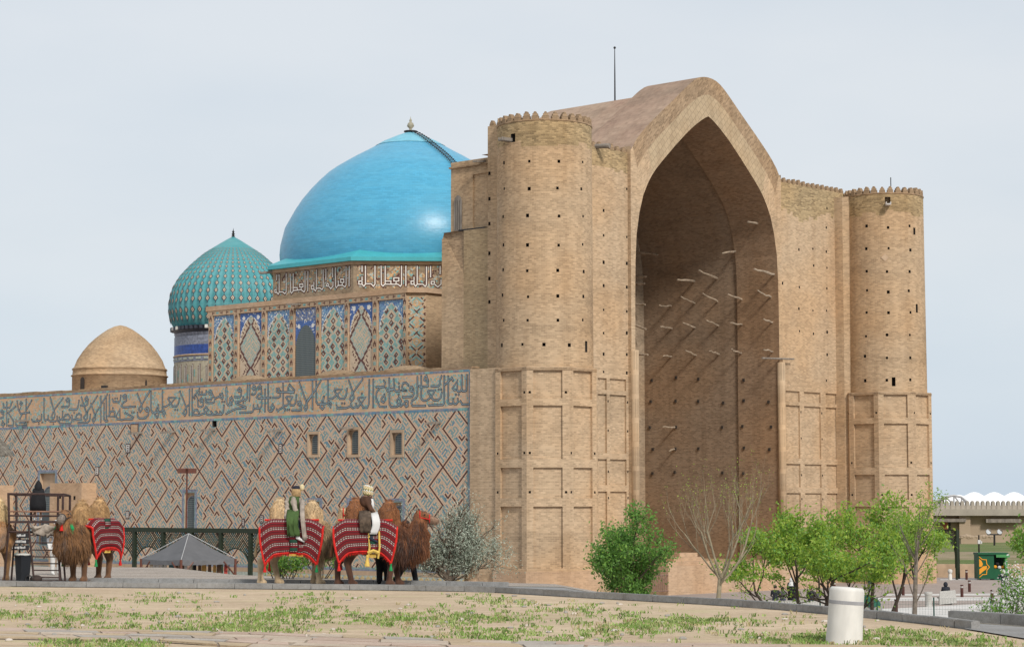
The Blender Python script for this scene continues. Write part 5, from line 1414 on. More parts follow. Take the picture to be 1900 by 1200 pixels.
def rug_mat(name, base=(0.15, 0.018, 0.02)):
    """woven stripes: dark red ground, white and black dashed bands"""
    m, n, l, b = nodemat(name)
    uv = n.new('ShaderNodeTexCoord'); sx = n.new('ShaderNodeSeparateXYZ'); l.new(uv.outputs['UV'], sx.inputs[0])
    def mth(op, a, b_=0.0):
        t = n.new('ShaderNodeMath'); t.operation = op
        for i, q in enumerate((a, b_)):
            if hasattr(q, 'is_output'): l.new(q, t.inputs[i])
            else: t.inputs[i].default_value = q
        return t.outputs[0]
    v = mth('FRACT', mth('MULTIPLY', sx.outputs['Y'], 1 / .20)); u = sx.outputs['X']
    rmp = n.new('ShaderNodeValToRGB'); rmp.color_ramp.interpolation = 'CONSTANT'; e = rmp.color_ramp.elements
    st_ = [(0, base), (.30, (.02, .015, .02)), (.36, (.48, .42, .36)), (.43, (.05, .02, .03)), (.47, (.2, .022, .028)), (.53, (.05, .02, .03)), (.57, (.50, .45, .40)), (.66, (.04, .02, .025)), (.72, (.20, .02, .025)), (.88, (.07, .015, .02))]
    while len(e) < len(st_): e.new(.5)
    for q, (p, c) in zip(e, st_): q.position = p; q.color = c + (1,)
    l.new(v, rmp.inputs['Fac'])
    dash = mth('GREATER_THAN', mth('FRACT', mth('MULTIPLY', u, 1 / .065)), .33)
    inb = mth('MULTIPLY', mth('GREATER_THAN', v, .36), mth('LESS_THAN', v, .66))
    dark = mixc(n, l, rmp.outputs['Color'], (.10, .015, .02, 1), mth('MULTIPLY', inb, mth('SUBTRACT', 1.0, dash)))
    l.new(dark, b.inputs['Base Color']); b.inputs['Roughness'].default_value = .9; b.inputs['Specular IOR Level'].default_value = .1
    return m
M['rug'] = rug_mat('woven_rug'); M['redtrim'] = plain('red_fringe', (0.55, 0.02, 0.015), .9, .2, 12)
M['yel'] = plain('yellow_wool', (.62, .42, .10), .9, .2, 10); M['grnscarf'] = rug_mat('green_rug', (.02, .07, .045)); M['grn'] = plain('green_wool', (.02, .25, .08), .9, .2, 10)
def fur_strips(me, count, length, dens, seed, mats, parent, matf=lambda c: 0, name='fur'):
    """tapering locks of hair over the skin"""
    rr = random.Random(seed); mb = MB(); P = list(me.polygons); A = [p.area * dens(p.center, p.normal) for p in P]; tot = sum(A)
    for p, a in zip(P, A):
        k = a / tot * count; k = int(k) + (rr.random() < k - int(k))
        vs = [me.vertices[i].co for i in p.vertices]
        for _ in range(k):
            f, g = rr.random(), rr.random(); q = vs[0] * (1 - f) * (1 - g) + vs[1] * f * (1 - g) + vs[2] * f * g + vs[-1] * (1 - f) * g
            L = length(p.center, p.normal) * rr.uniform(.55, 1.2)
            if L < .01: continue
            nn = p.normal; dn = V((rr.gauss(-.1, .18), rr.gauss(0, .18), -1)); d = (dn - nn * dn.dot(nn) * .85 + nn * rr.uniform(.12, .4)).normalized() if nn.z < .75 else (nn + V((rr.gauss(-.2, .35), rr.gauss(0, .35), 0))).normalized()
            sd_ = d.cross(nn).normalized() * rr.uniform(.004, .0085); mid = q + d * L * .55 + nn * L * .04; end = q + d * L - V((0, 0, L * .12)); q = q - nn * .01
            mb.face([q - sd_, q + sd_, mid + sd_ * .8, end, mid - sd_ * .8], matf(p.center))
    return mb.build(name, mats, parent, local=True, kind='stuff')
def camel(loc, rz, label, cols, neck='low', step=(0, 0, 0, 0), seed=1, fur=5200, head_yaw=0.0):
    """two-humped camel: x forward, y left, z up; cols = (body, legs, hump, face)"""
    rt_ = empty('camel', loc, label, 'camel', 'camels at the edge of the gravel yard', rz)
    b = MB(); C = lambda *a: capsule(b, *a)
    C((-.55, 0, 1.33), (.42, 0, 1.30), .40, .42); C((-.72, 0, 1.28), (-.5, 0, 1.3), .33, .4); C((.4, 0, 1.22), (.62, 0, 1.25), .42, .33); C((-.2, 0, 1.12), (.35, 0, 1.08), .36, .38)
    for x, h, ln in ((-.44, 2.30, -.05), (.36, 2.24, .02)):
        C((x, 0, 1.5), (x + ln * .5, 0, h - .4), .34, .29); C((x + ln * .5, 0, h - .4), (x + ln, 0, h - .19), .28, .17)
    if neck == 'low': N = [(.58, 1.25, .37), (.84, .99, .37), (1.05, 1.06, .34), (1.15, 1.38, .27), (1.17, 1.62, .2), (1.18, 1.77, .175)]
    else: N = [(.60, 1.28, .31), (.85, 1.10, .25), (1.06, 1.18, .2), (1.16, 1.45, .16), (1.18, 1.72, .14), (1.2, 1.84, .145)]
    for p, q in zip(N, N[1:]): C((p[0], 0, p[1]), (q[0], 0, q[1]), p[2], q[2])
    hx, hz = N[-1][0], N[-1][1]; Rh = Matrix.Rotation(head_yaw, 4, 'Z')
    hp_ = lambda x, y, z: V((hx, 0, hz)) + (Rh @ V((x, y, z)))
    C(hp_(0, 0, .04), hp_(.13, 0, .03), .145, .125); C(hp_(.13, 0, .02), hp_(.32, 0, -.05), .115, .09); C(hp_(.32, 0, -.05), hp_(.44, 0, -.09), .09, .085); C(hp_(.18, 0, -.09), hp_(.40, 0, -.15), .07, .055)
    for y in (-1, 1): C(hp_(-.06, y * .1, .13), hp_(-.1, y * .17, .19), .04, .018); C(hp_(.12, y * .1, .075), hp_(.14, y * .105, .075), .035, .03)
    legs = [(.50, .2), (.50, -.2), (-.66, .19), (-.66, -.19)]
    for k, (x, y) in enumerate(legs):
        s_ = step[k]
        if x > 0:
            C((x, y, 1.1), (x + s_ * .35, y, .66), .21, .135); C((x + s_ * .35, y, .66), (x + s_ * .35, y, .58), .14, .115); C((x + s_ * .35, y, .58), (x + s_ * .9, y, .12), .1, .078); fx = x + s_ * .9
        else:
            C((x - .02, y, 1.22), (x + .06 + s_ * .3, y, .92), .29, .19); C((x + .06 + s_ * .3, y, .92), (x - .14 + s_ * .7, y, .60), .165, .11); C((x - .14 + s_ * .7, y, .60), (x - .08 + s_, y, .12), .1, .078); fx = x - .08 + s_
        C((fx, y, .12), (fx, y, .08), .08, .105); C((fx, y, .065), (fx + .1, y, .055), .11, .085)
    C((-1.02, 0, 1.32), (-1.1, 0, 1.0), .06, .04); C((-1.1, 0, 1.0), (-1.12, 0, .75), .04, .055)
    me = fuse(b, .032, 5)
    mats = [fur_mat('camel_%s_%d' % (q, seed), c) for q, c in zip(('body', 'leg', 'hump', 'face'), cols)] + [M['dark']]
    hc = hp_(.38, 0, -.07)
    def pick(c, n_=None):
        if (c - hc).length < .19 and c.x > .5: return 3
        if c.z < .75: return 1
        if c.z > 1.62 and c.x < .8: return 2
        return 0
    body = add_mesh('body', me, mats, rt_, pick)
    eb = MB()
    for y in (-1, 1):
        eb.ball(hp_(.135, y * .135, .075), .022, 0); eb.ball(hp_(.47, y * .04, -.06), (.015, .012, .012), 0)
    eb.bar(hp_(.43, -.06, -.145), hp_(.43, .06, -.145), .008, 0, 4); eb.build('face_detail', M['dark'], rt_, local=True)
    def length(c, n_):
        if c.x > .62 and .62 < c.z < 1.75 and (c - hc).length > .3: return .30 if c.z < 1.3 else .2
        if c.z > 1.55 and c.x < .8: return .085
        if c.x > .8 and c.z > .62: return .05
        if .55 < c.z < .95 and c.x > .2: return .14
        return .035 if c.z > .8 else .012
    def dens(c, n_): return 3.2 if (c.x > .62 or c.z > 1.55) else (1.2 if c.z > .6 else .25)
    fur_strips(me, fur, length, dens, seed, mats, rt_, lambda c: pick(c))
    return rt_, me, hp_
def blanket(rt_, x0=-.98, x1=.66, low=.72, seed=0, skew=.0):
    """woven rug hung over both flanks, red fringe round its edge"""
    rr = random.Random(seed); nx, ny = 22, 26; rows = []; hw = .50
    prof = []                                              # half section from the ridge to the lower hem
    for k in range(14):
        a = k / 13
        if a < .42: q = a / .42 * pi / 2; prof.append((hw * sin(q) ** .9, 1.64 + .09 * cos(q)))
        else: prof.append((hw + .03 * sin((a - .42) * 4), 1.62 - (a - .42) / .58 * (1.62 - low)))
    full_ = [(-y, z) for y, z in reversed(prof)] + prof[1:]
    for i in range(nx + 1):
        x = x0 + (x1 - x0) * i / nx; row = []; tap = 1 - .12 * abs(i / nx - .45) ** 2
        for j, (y, z) in enumerate(full_):
            hem = max(0, (1.55 - z) / (1.55 - low)); f = .035 * sin(i * .9 + seed) * hem + .015 * sin(j * .5 + i * .4)
            sag = -.10 * (abs(i / nx - .5) * 2) ** 2 * hem + .0 * hem * (1 if .3 < i / nx < .7 else 0)
            row.append(V((x - (i / nx - .5) * .30 * hem ** 1.5, y * tap + math.copysign(f, y), z + sag - .2 * (max(0, (i / nx - .78)) / .22) ** 1.5 - .2 * (max(0, .2 - i / nx) / .2) ** 1.5)))
        rows.append(row)
    mb = MB(); L = [0]
    for a, c in zip(full_, full_[1:]): L.append(L[-1] + sqrt((a[0] - c[0]) ** 2 + (a[1] - c[1]) ** 2))
    mb.grid(rows, 0, uv=lambda a, c: (a * (x1 - x0) / nx, abs(L[c] - L[-1] / 2) + .02))
    rug = mb.build('blanket', M['rug'], rt_, smooth=True, local=True, label='striped dark red woven blanket')
    sol = rug.modifiers.new('thick', 'SOLIDIFY'); sol.thickness = .018
    t = MB()
    def fringe(line, w_):
        for i, p in enumerate(line):
            pass
        t.tube([p + V((0, math.copysign(.012, p.y) if abs(p.y) > .05 else 0, 0)) for p in line], w_, 0, 6)
        for i in range(len(line) - 1):
            for f in (0, .25, .5, .75):
                p = line[i].lerp(line[i + 1], f); d = V((rr.gauss(0, .012), math.copysign(.02, p.y), -rr.uniform(.05, .085))); t.bar(p, p + d, .012, 0, 3, .005)
    fringe([r_[0] for r_ in rows], .028); fringe([r_[-1] for r_ in rows], .028); fringe(rows[0], .03); fringe(rows[-1], .03)
    for s_ in (1, -1):
        ring = [V((x0 + (x1 - x0) * i / nx, s_ * .3 * (1 if True else 0), 1.66)) for i in range(0)]
    for sy in (-1, 1):                                     # trim round the foot of the humps
        t.tube([V((x, sy * (.30 + .05 * sin((x + .42) * 4)), 1.70)) for x in frange(x0 + .1, x1 - .12, 14)], .03, 0, 6)
    t.build('fringe', M['redtrim'], rug, local=True)
    for i_, j_, m in ((0, 0, 'redtrim'), (nx, 0, 'grn'), (0, len(full_) - 1, 'redtrim'), (nx, len(full_) - 1, 'grn')):
        p = rows[i_][j_]; q = MB(); q.lathe(p, [(.012, 0), (.03, -.03), (.022, -.06), (.05, -.2), (.01, -.21)], 8); q.build('tassel', M[m], rug, local=True)
    return rug
def stirrup_band(rt_, x, y, wdt, top, bot, m, rugged=True):
    mb = MB(); rows = []
    for k in range(11):
        z = top + (bot - top) * k / 10; rows.append([V((x - wdt / 2 + .012 * sin(k), y + math.copysign(.02 * sin(k * .8), y), z)), V((x + wdt / 2 + .012 * sin(k), y + math.copysign(.02 * sin(k * .8), y), z))])
    mb.grid(rows, 0, uv=lambda a, b_: (b_ * wdt, a * .07)); o = mb.build('saddle_band', M[m], rt_, smooth=True, local=True)
    o.modifiers.new('thick', 'SOLIDIFY').thickness = .03
    q = MB()
    for k in range(14): p = V((x + wdt * (k / 13 - .5), y, bot)); q.bar(p, p + V((0, 0, -.1)), .016, 0, 4, .01)
    q.build('fringe', M['yel'], o, local=True); return o
def bridle(rt_, hp_, col='redtrim'):
    mb = MB()
    for dx, r_ in ((.26, .115), (.03, .165)):
        mb.tube([hp_(dx + (.0 if dx > .1 else -.02), r_ * sin(a), -.035 + (.05 if dx < .1 else 0) + r_ * cos(a)) for a in frange(0, 2 * pi, 14)], .014, 0, 5)
    for y in (-1, 1): mb.bar(hp_(.02, y * .16, .0), hp_(.26, y * .115, -.05), .014, 0, 5)
    mb.build('bridle', M[col], rt_, local=True)

YB = 56.6
def spot(px, y=YB): p = atY(px, 1088, y); return V((p.x, y, .025))
PX = YB / F                                               # metres per photo pixel at the camels
brown = [(0.21, 0.082, 0.034), (0.085, 0.038, 0.022), (0.27, 0.11, 0.042), (0.24, 0.15, 0.10)]
c1, c1m, c1h = camel(spot(694), 0.03, 'dark brown two-humped camel at the head of the pair, carrying the rider in brown', brown, 'low', (.14, -.12, -.22, .16), 3, 11000)
for m_ in c1m.materials: pass
blanket(c1, -1.04, .60, .90, 2); bridle(c1, c1h)
pale = [(0.46, 0.335, 0.19), (0.42, 0.31, 0.19), (0.55, 0.40, 0.23), (0.5, 0.4, 0.3)]
c2p = spot(552, YB + .9)
c2, c2m, c2h = camel(c2p, 0.0, 'pale sandy two-humped camel walking behind the dark brown one, carrying the rider in green', pale, 'up', (-.1, .1, .2, -.22), 5, 8000)
blanket(c2, -.96, .70, .84, 4); bridle(c2, c2h)
tan = [(0.25, 0.125, 0.052), (0.14, 0.07, 0.035), (0.42, 0.26, 0.12), (0.22, 0.18, 0.15)]
c3, c3m, c3h = camel(V((atY(160, 1078, 59.6).x, 59.9, .03)), radians(-112), 'tan camel with dark legs standing by the metal stand, facing forward without a rider', tan, 'low', (.02, -.06, .05, -.05), 7, 10000, head_yaw=radians(14))
blanket(c3, -.95, .6, .92, 6); bridle(c3, c3h, 'black')
c3b = stirrup_band(c3, -.1, .53, .28, 1.72, .88, 'grnscarf')
q = MB(); p = c3h(.28, 0, -.17); q.lathe(p, [(.012, .03), (.03, 0), (.025, -.04), (.055, -.2), (.01, -.21)], 8); q.build('tassel', M['redtrim'], c3, local=True)
for sy in (-1, 1): q = MB(); q.tube([V((1.2, sy * .17, 1.62)), V((1.22, sy * .26, 1.45)), V((1.2, sy * .24, 1.28))], [.03, .055, .03], 0, 6); q.build('collar_ribbon', M['grn'], c3, local=True)
gold = [(0.38, 0.20, 0.085), (0.20, 0.11, 0.05), (0.52, 0.38, 0.20), (0.42, 0.32, 0.2)]
c4, c4m, c4h = camel(V((atY(-31, 1078, 58.5).x, 59.3, .03)), radians(-97), 'golden shaggy camel at the left edge of the view, mostly out of frame', gold, 'low', (0, .05, .05, -.05), 9, 8000)
stirrup_band(c2, -.06, -.55, .2, 1.62, .86, 'grnscarf'); stirrup_band(c2, .12, -.54, .13, 1.5, .84, 'rug')
stirrup_band(c1, -.02, -.56, .16, 1.6, .84, 'grnscarf')
q = MB()
for dx in (-.12, .14): q.tube([V((dx, -.575, 1.42)), V((dx + .02, -.59, 1.0)), V((dx - .02, -.58, .72))], .028, 0, 6)
q.tube([V((-.14, -.58, .86)), V((0, -.6, .92)), V((.14, -.58, .86))], .05, 0, 6)
for dx in (-.16,): q.lathe(V((dx, -.58, .78)), [(.02, .03), (.035, 0), (.03, -.05), (.075, -.26), (.02, -.27)], 8)
q.build('yellow_tassel_cord', M['yel'], c1, local=True)

# ---------------- people
skin = plain('skin', (.42, .26, .18), .6, .08, 6); hairb = plain('dark_hair', (.03, .022, .018), .7, .2, 8)
def cloth(name, c, var=.2): return plain(name, c, .85, var, 5.0, .15)
def person(loc, rz, label, J, mats, pick, H=1.7, group=None, vox=.022, hair=None, hairm=None, sc=1.0):
    """J: joint positions (x forward, y left, z up) for head, neck, chest, hips, elbows, hands, knees, feet; one continuous body"""
    rt_ = empty('person', loc, label, 'person', group, rz); rt_.scale = (sc, sc, sc)
    b = MB(); C = lambda *a: capsule(b, *a)
    g = lambda k: V(J[k])
    hd, nk, ch, hpv = g('head'), g('neck'), g('chest'), g('hips')
    wd = J.get('w', 1.0)
    sdv = V((0, 1, 0))
    tw_ = J.get('twist', 0.0); sv = V((-sin(tw_), cos(tw_), 0))
    C(hpv + sdv * .07, hpv - sdv * .07, .125 * wd, .125 * wd); C(hpv, ch, .14 * wd, .15 * wd); C(ch + sv * .10, ch - sv * .10, .125 * wd, .125 * wd); C(ch, nk, .09, .06); C(nk, hd, .055, .06)
    C(hd + V((0, 0, -.02)), hd + V((.0, 0, .05)), .088, .098); C(hd + V((.03, 0, -.06)), hd + V((.05, 0, -.075)), .055, .045)
    C(hd + V((.095, 0, .0)), hd + V((.115, 0, -.02)), .016, .02)
    for s_, y in (('l', 1), ('r', -1)):
        sh = ch + sv * y * .185 + V((0, 0, .09)); C(ch + sv * y * .1 + V((0, 0, .09)), sh, .08, .07); el, ha = g('elbow_' + s_), g('hand_' + s_)
        C(sh, el, .062 * wd, .048 * wd); C(el, ha, .046 * wd, .03); d = (ha - el).normalized(); C(ha, ha + d * .06, .032, .03)
        hj = hpv + sdv * y * .09; kn, ft = g('knee_' + s_), g('foot_' + s_); lw = J.get('lw', 1.0); C(hj, kn, .1 * wd * lw, .062 * lw); C(kn, ft, .06 * lw, .04 * (1 + (lw - 1) * 1.6))
        fd = V(J.get('toe_' + s_, (1, 0, 0))).normalized(); C(ft + V((0, 0, -.02)) - fd * .04, ft + fd * .15 + V((0, 0, -.045)), .042, .035)
        C(hd + V((0, y * .093, .0)), hd + V((-.005, y * .1, .03)), .016, .02)
    me = fuse(b, vox, 3); body = None
    fb = MB()
    for s_, y in (('l', 1), ('r', -1)):
        el, ha = g('elbow_' + s_), g('hand_' + s_); d = (ha - el).normalized(); side = d.cross(V((0, 0, 1))); side = side.normalized() if side.length > .1 else V((0, 1, 0)); dn = side.cross(d)
        for k, (o_, L) in enumerate(((-.024, .07), (-.008, .08), (.009, .075), (.025, .058))):
            p = ha + d * .085 + side * o_; m1 = p + d * L * .5 + dn * .004; fb.tube([p - d * .02, m1, m1 + d * L * .35 - dn * L * .35], [.009, .0085, .006], 0, 5)
        p = ha + d * .03 + side * .03; fb.tube([p, p + side * .022 + d * .03, p + side * .02 + d * .06], [.011, .01, .007], 0, 5)
    body = add_mesh('body', me, mats, rt_, pick)
    fb.build('hand_fingers', skin, rt_, local=True)
    ey = MB()
    for y in (-1, 1): ey.ball(hd + V((.087, y * .034, .03)), (.012, .014, .009), 0)
    ey.bar(hd + V((.1, -.022, -.062)), hd + V((.1, .022, -.062)), .007, 0, 4); ey.build('face_detail', M['dark'], rt_, local=True)
    if hair:
        h_ = MB(); h_.ball(hd + V((-.018, 0, .055)), (.112, .108, .098), 0, 12, 8)
        if hair == 'long': h_.ball(hd + V((-.07, 0, -.05)), (.06, .09, .14), 0, 10, 6)
        h_.build('hair', hairm or hairb, rt_, smooth=True, local=True)
    return rt_
def robe(rt_, prof, m, name='coat', n=14, sq=.8, cx=0.0, fold=.02, seed=0):
    """skirted garment: rings (z, radius, x offset)"""
    mb = MB(); rows = []
    for k, (z, r_, dx) in enumerate(prof):
        rows.append([V((cx + dx + cos(a) * r_ * sq * (1 + fold * sin(a * 7 + seed)), sin(a) * r_ * (1 + fold * cos(a * 6 + seed)), z)) for a in frange(0, 2 * pi, n * 2)[:-1]])
    mb.grid(rows, 0, close=True); o = mb.build(name, m, rt_, smooth=True, local=True); o.modifiers.new('thick', 'SOLIDIFY').thickness = .015
    return o
def stand(h=1.7, dx=0.0, arms=.1):
    return dict(head=(.02, 0, 1.56), neck=(0, 0, 1.43), chest=(0, 0, 1.27), hips=(0, 0, .93), elbow_l=(-.03, .26, 1.08), elbow_r=(-.03, -.26, 1.08), hand_l=(.06, .25, .86), hand_r=(.06, -.25, .86),
                knee_l=(.03 + dx, .1, .5), knee_r=(.02 - dx, -.1, .5), foot_l=(dx * 1.6, .1, .085), foot_r=(-dx * 1.6, -.1, .085))
def sitp():
    return dict(head=(.08, 0, 1.18), neck=(.03, 0, 1.05), chest=(.0, 0, .89), hips=(-.05, 0, .55), elbow_l=(.1, .25, .72), elbow_r=(.1, -.25, .72), hand_l=(.3, .12, .62), hand_r=(.3, -.12, .62),
                knee_l=(.40, .12, .52), knee_r=(.40, -.12, .52), foot_l=(.42, .12, .085), foot_r=(.44, -.12, .085))
def ride(hz):
    return dict(head=(.05, 0, hz + .64), neck=(.02, 0, hz + .52), chest=(.0, 0, hz + .37), hips=(-.02, 0, hz + .04), elbow_l=(.06, .27, hz + .17), elbow_r=(.05, -.28, hz + .16), hand_l=(.28, .14, hz + .05), hand_r=(.27, -.16, hz + .05),
                knee_l=(.16, .44, hz - .12), knee_r=(.16, -.46, hz - .16), foot_l=(.16, .52, hz - .52), foot_r=(.18, -.60, hz - .56), toe_l=(1, 0, -.3), toe_r=(1, -.1, -.35))
green = cloth('green_satin', (.055, .10, .028)); dkblue = cloth('dark_trousers', (.02, .025, .04)); blackc = cloth('black_cloth', (.012, .012, .014)); whitec = cloth('white_cloth', (.6, .59, .57), .06)
greyc = cloth('grey_patterned_sleeve', (.33, .28, .235), .35); brownc = cloth('brown_leather', (.075, .035, .02), .35); tanfur = plain('fur_hat', (.36, .24, .12), .9, .35, 14, .4); creamc = plain('cream_fur', (.60, .50, .30), .9, .2, 14, .4)
# rider in green on the pale camel
hz = 1.80; p = c2p + V((-.10, -.02, 0)); J = ride(hz); J['w'] = 1.3
r1 = person(p, 0, 'rider in a long green robe and fur-edged hat sitting on the pale camel', J, [skin, green, greyc, dkblue, whitec], lambda c, n_: 0 if c.z > hz + .53 else 4 if c.z < hz - .47 else 3 if c.z < hz - .1 else 2 if abs(c.y) > .235 or c.x > .14 else 1)
mb = MB(); rows = []
for k, z in enumerate(frange(hz + .16, hz - .52, 8)):
    f = k / 8; rows.append([V((-.16 + .05 * f + .33 * (a / 9) + .05 * sin(a * 1.9) * f, -.24 - .40 * min(1, f * 3.2) + .02 * sin(a * 2.2 + k) , z)) for a in range(10)])
mb.grid(rows); o = mb.build('robe_skirt', green, r1, smooth=True, local=True); o.modifiers.new('thick', 'SOLIDIFY').thickness = .02
mb = MB(); rows = []
for k, z in enumerate(frange(hz + .42, hz - .62, 9)):
    f = k / 9; rows.append([V((.17 + .12 * f + .12 * (a / 5), -.16 - .49 * min(1, f * 2.6) + .012 * sin(a * 2), z)) for a in range(6)])
mb.grid(rows); o = mb.build('robe_panel', greyc, r1, smooth=True, local=True); o.modifiers.new('thick', 'SOLIDIFY').thickness = .02
hd = V(J['head']); mb = MB(); mb.lathe(hd, [(.10, -.12), (.125, -.06), (.13, .0), (.125, .06), (.115, .08)], 16, 0); mb.lathe(hd, [(.115, .075), (.11, .13), (.07, .16), (.01, .17)], 16, 1); mb.ball(hd + V((.15, -.02, .12)), (.07, .05, .09), 2, 8, 6)
mb.build('fur_hat', [tanfur, cloth('dark_hat', (.02, .02, .03)), creamc], r1, smooth=True, local=True)
mb = MB()
for k in range(9): mb.ball(V((-.17 - .02 * (k % 2), -.1 - .02 * k, hz + .42 - .06 * k)), (.07, .07, .075), 0, 7, 5)
mb.build('shoulder_cape', greyc, r1, smooth=True, local=True)
# rider in brown on the dark camel
p = spot(694) + V((-.21, 0, 0)); J = ride(hz); J['w'] = 1.35; J['elbow_r'] = (.14, -.28, hz + .18)
r2 = person(p, 0, 'rider in a shiny brown coat and white fur hat sitting on the dark brown camel', J, [skin, brownc, cloth('brown_print', (.16, .12, .085), .6), dkblue, whitec], lambda c, n_: 0 if c.z > hz + .53 else 3 if c.z < hz - .12 else 2 if c.z < hz + .12 else 1)
mb = MB(); rows = []
for k, z in enumerate(frange(hz + .14, hz - .42, 7)):
    f = k / 7; rows.append([V((-.17 + .06 * f + .3 * (a / 8), -.24 - .38 * min(1, f * 3) + .03 * sin(a * 2.4 + k), z)) for a in range(9)])
mb.grid(rows); o = mb.build('coat_skirt', cloth('brown_print_skirt', (.085, .06, .042), .8), r2, smooth=True, local=True); o.modifiers.new('thick', 'SOLIDIFY').thickness = .02
mb = MB(); rows = []
for k, z in enumerate(frange(hz + .1, hz - .46, 7)):
    f = k / 7; rows.append([V((.1 + .1 * sin(f * 3) + .2 * (a / 5), -.2 - .43 * min(1, f * 2.8), z)) for a in range(6)])
mb.grid(rows); o = mb.build('white_wrap', whitec, r2, smooth=True, local=True); o.modifiers.new('thick', 'SOLIDIFY').thickness = .025
hd = V(J['head']); mb = MB()
for k in range(110):
    a = k * 2.4; z = -.1 + .24 * (k / 110); r_ = .115 * sqrt(max(.1, 1 - ((z - .0) / .2) ** 2)); mb.ball(hd + V((cos(a) * r_ - .01, sin(a) * r_, z + .02)), .03, [0, 0, 1, 0, 2][k % 5], 6, 5)
mb.build('fur_hat', [creamc, cloth('olive_fur', (.2, .2, .07)), whitec], r2, smooth=True, local=True)
mb = MB(); mb.tube([V((.13, -.1, hz + .45)), V((.16, -.12, hz + .28)), V((.14, -.13, hz + .12))], [.05, .06, .04], 0, 8); mb.build('scarf', whitec, r2, smooth=True, local=True)
# handlers on foot beside the leading camel: black trousers seen under its neck and belly
J = stand(dx=.13); J['lw'] = 1.5; J['foot_l'] = (.28, .1, .085); J['knee_l'] = (.2, .1, .5); J['foot_r'] = (-.26, -.1, .1); J['knee_r'] = (-.06, -.1, .48)
blk = lambda c, n_: 0 if c.z > 1.42 else 1
person(spot(752, YB + .55), 0.05, 'handler in black trousers walking behind the neck of the dark brown camel', J, [skin, blackc], blk, hair='short')
person(spot(711, YB + .75), pi / 2, 'person in black standing behind the front legs of the dark brown camel', dict(stand(), lw=1.6), [skin, blackc], blk, hair='short')
# ============================================================ TREES AND SHRUBS
def tree(name, label, loc, seed, spec, cat='tree', group=None):
    rr = random.Random(seed); rt_ = empty(name, loc, label, cat, group); T = MB(); tips = []; tw = MB()
    def grow(p, d, L, r_, dep):
        n_ = 4; P = [p.copy()]; q = p.copy(); dd = d.copy()
        for i in range(n_):
            dd = (dd + V((rr.gauss(0, spec['wob']), rr.gauss(0, spec['wob']), rr.gauss(0, spec['wob'] * .5) + spec['up'] * (.3 if dep == 0 else 1)))).normalized(); q = q + dd * L / n_; P.append(q.copy())
        re = r_ * spec.get('taper', .62); (T if r_ > .012 else tw).tube(P, [r_ + (re - r_) * i / n_ for i in range(n_ + 1)], 0, 6 if r_ > .03 else 3, cap=False)
        if dep >= spec['depth']:
            tips.append((P, dd)); return
        if dep >= spec['depth'] - 1: tips.append((P[2:], dd))
        k = spec['kids'][min(dep, len(spec['kids']) - 1)]
        a0 = rr.uniform(0, 2 * pi)
        for j in range(k):
            f = 1.0 if j == 0 else rr.uniform(spec.get('lo0', spec.get('lo', .45)) if dep == 0 else spec.get('lo', .45), 1.0); pt = P[min(int(f * n_), n_ - 1)].lerp(P[min(int(f * n_) + 1, n_)], f * n_ % 1) if f < 1 else P[-1]
            a = a0 + 2 * pi * j / k + rr.uniform(-.5, .5); sp_ = spec['spread'][min(dep, len(spec['spread']) - 1)] * rr.uniform(.65, 1.25)
            x = dd.orthogonal().normalized(); y = dd.cross(x); nd = (dd * cos(sp_) + (x * cos(a) + y * sin(a)) * sin(sp_)).normalized()
            grow(pt, nd, L * spec['decay'] * rr.uniform(.8, 1.15), re * rr.uniform(.62, .85) * spec.get('thin', 1.0), dep + 1)
    for q, d, L, r_ in spec['stems']: grow(V(loc) + V(q), V(d).normalized(), L, r_, 0)
    trunk = T.build('trunk', spec['bark'], rt_, smooth=True)
    if tw.f: tw.build('twigs', spec['bark'], rt_, kind='stuff')
    if spec.get('leaves'):
        mb = MB(); s0 = spec['size']; nl = spec['leaves'] / max(1, len(tips)); cr_ = spec['clump']
        for P, dd in tips:
            for _ in range(int(nl) + (rr.random() < nl % 1)):
                k = rr.randrange(len(P)); c = P[k] + V((rr.gauss(0, cr_), rr.gauss(0, cr_), rr.gauss(0, cr_)))
                if c.z < spec.get('zmin', -99) and rr.random() < .9: continue
                d = V((rr.gauss(0, 1), rr.gauss(0, 1), rr.gauss(.1, .7))).normalized(); x = d.orthogonal().normalized(); a = rr.uniform(0, 2 * pi); y = d.cross(x); e = x * cos(a) + y * sin(a); s_ = s0 * rr.uniform(.6, 1.3); w_ = s_ * spec.get('asp', .5)
                mb.face([c - e * s_, c + d * w_ * .15 + d.cross(e) * w_, c + e * s_, c + d * w_ * .15 - d.cross(e) * w_], rr.choice(spec['pick']))
        mb.build('crown', spec['mats'], rt_, kind='stuff')
    return rt_
bark = plain('grey_brown_bark', (.13, .10, .075), .95, .3, 9, .4); palebark = plain('pale_twig_bark', (.25, .21, .14), .9, .25, 6); darkbark = plain('dark_bark', (.06, .045, .035), .95, .3, 9)
def leafmat(name, c, tr=.35):
    m, n, l, b = nodemat(name)
    f = noise_node(n, l, coords(n, l, 'Object'), 2.0, 3); l.new(ramp(n, l, f, [(.3, rgb(c, .8)), (.7, rgb(c, 1.2))]), b.inputs['Base Color']); b.inputs['Roughness'].default_value = .6
    t = n.new('ShaderNodeBsdfTranslucent'); t.inputs['Color'].default_value = rgb(c, 1.5); mxs = n.new('ShaderNodeMixShader'); mxs.inputs['Fac'].default_value = tr
    l.new(b.outputs['BSDF'], mxs.inputs[1]); l.new(t.outputs['BSDF'], mxs.inputs[2]); l.new(mxs.outputs['Shader'], n['Material Output'].inputs['Surface'])
    return m
G1, G2, G3 = leafmat('leaf_deep', (.085, .19, .035)), leafmat('leaf_mid', (.135, .28, .05)), leafmat('leaf_light', (.17, .31, .045))
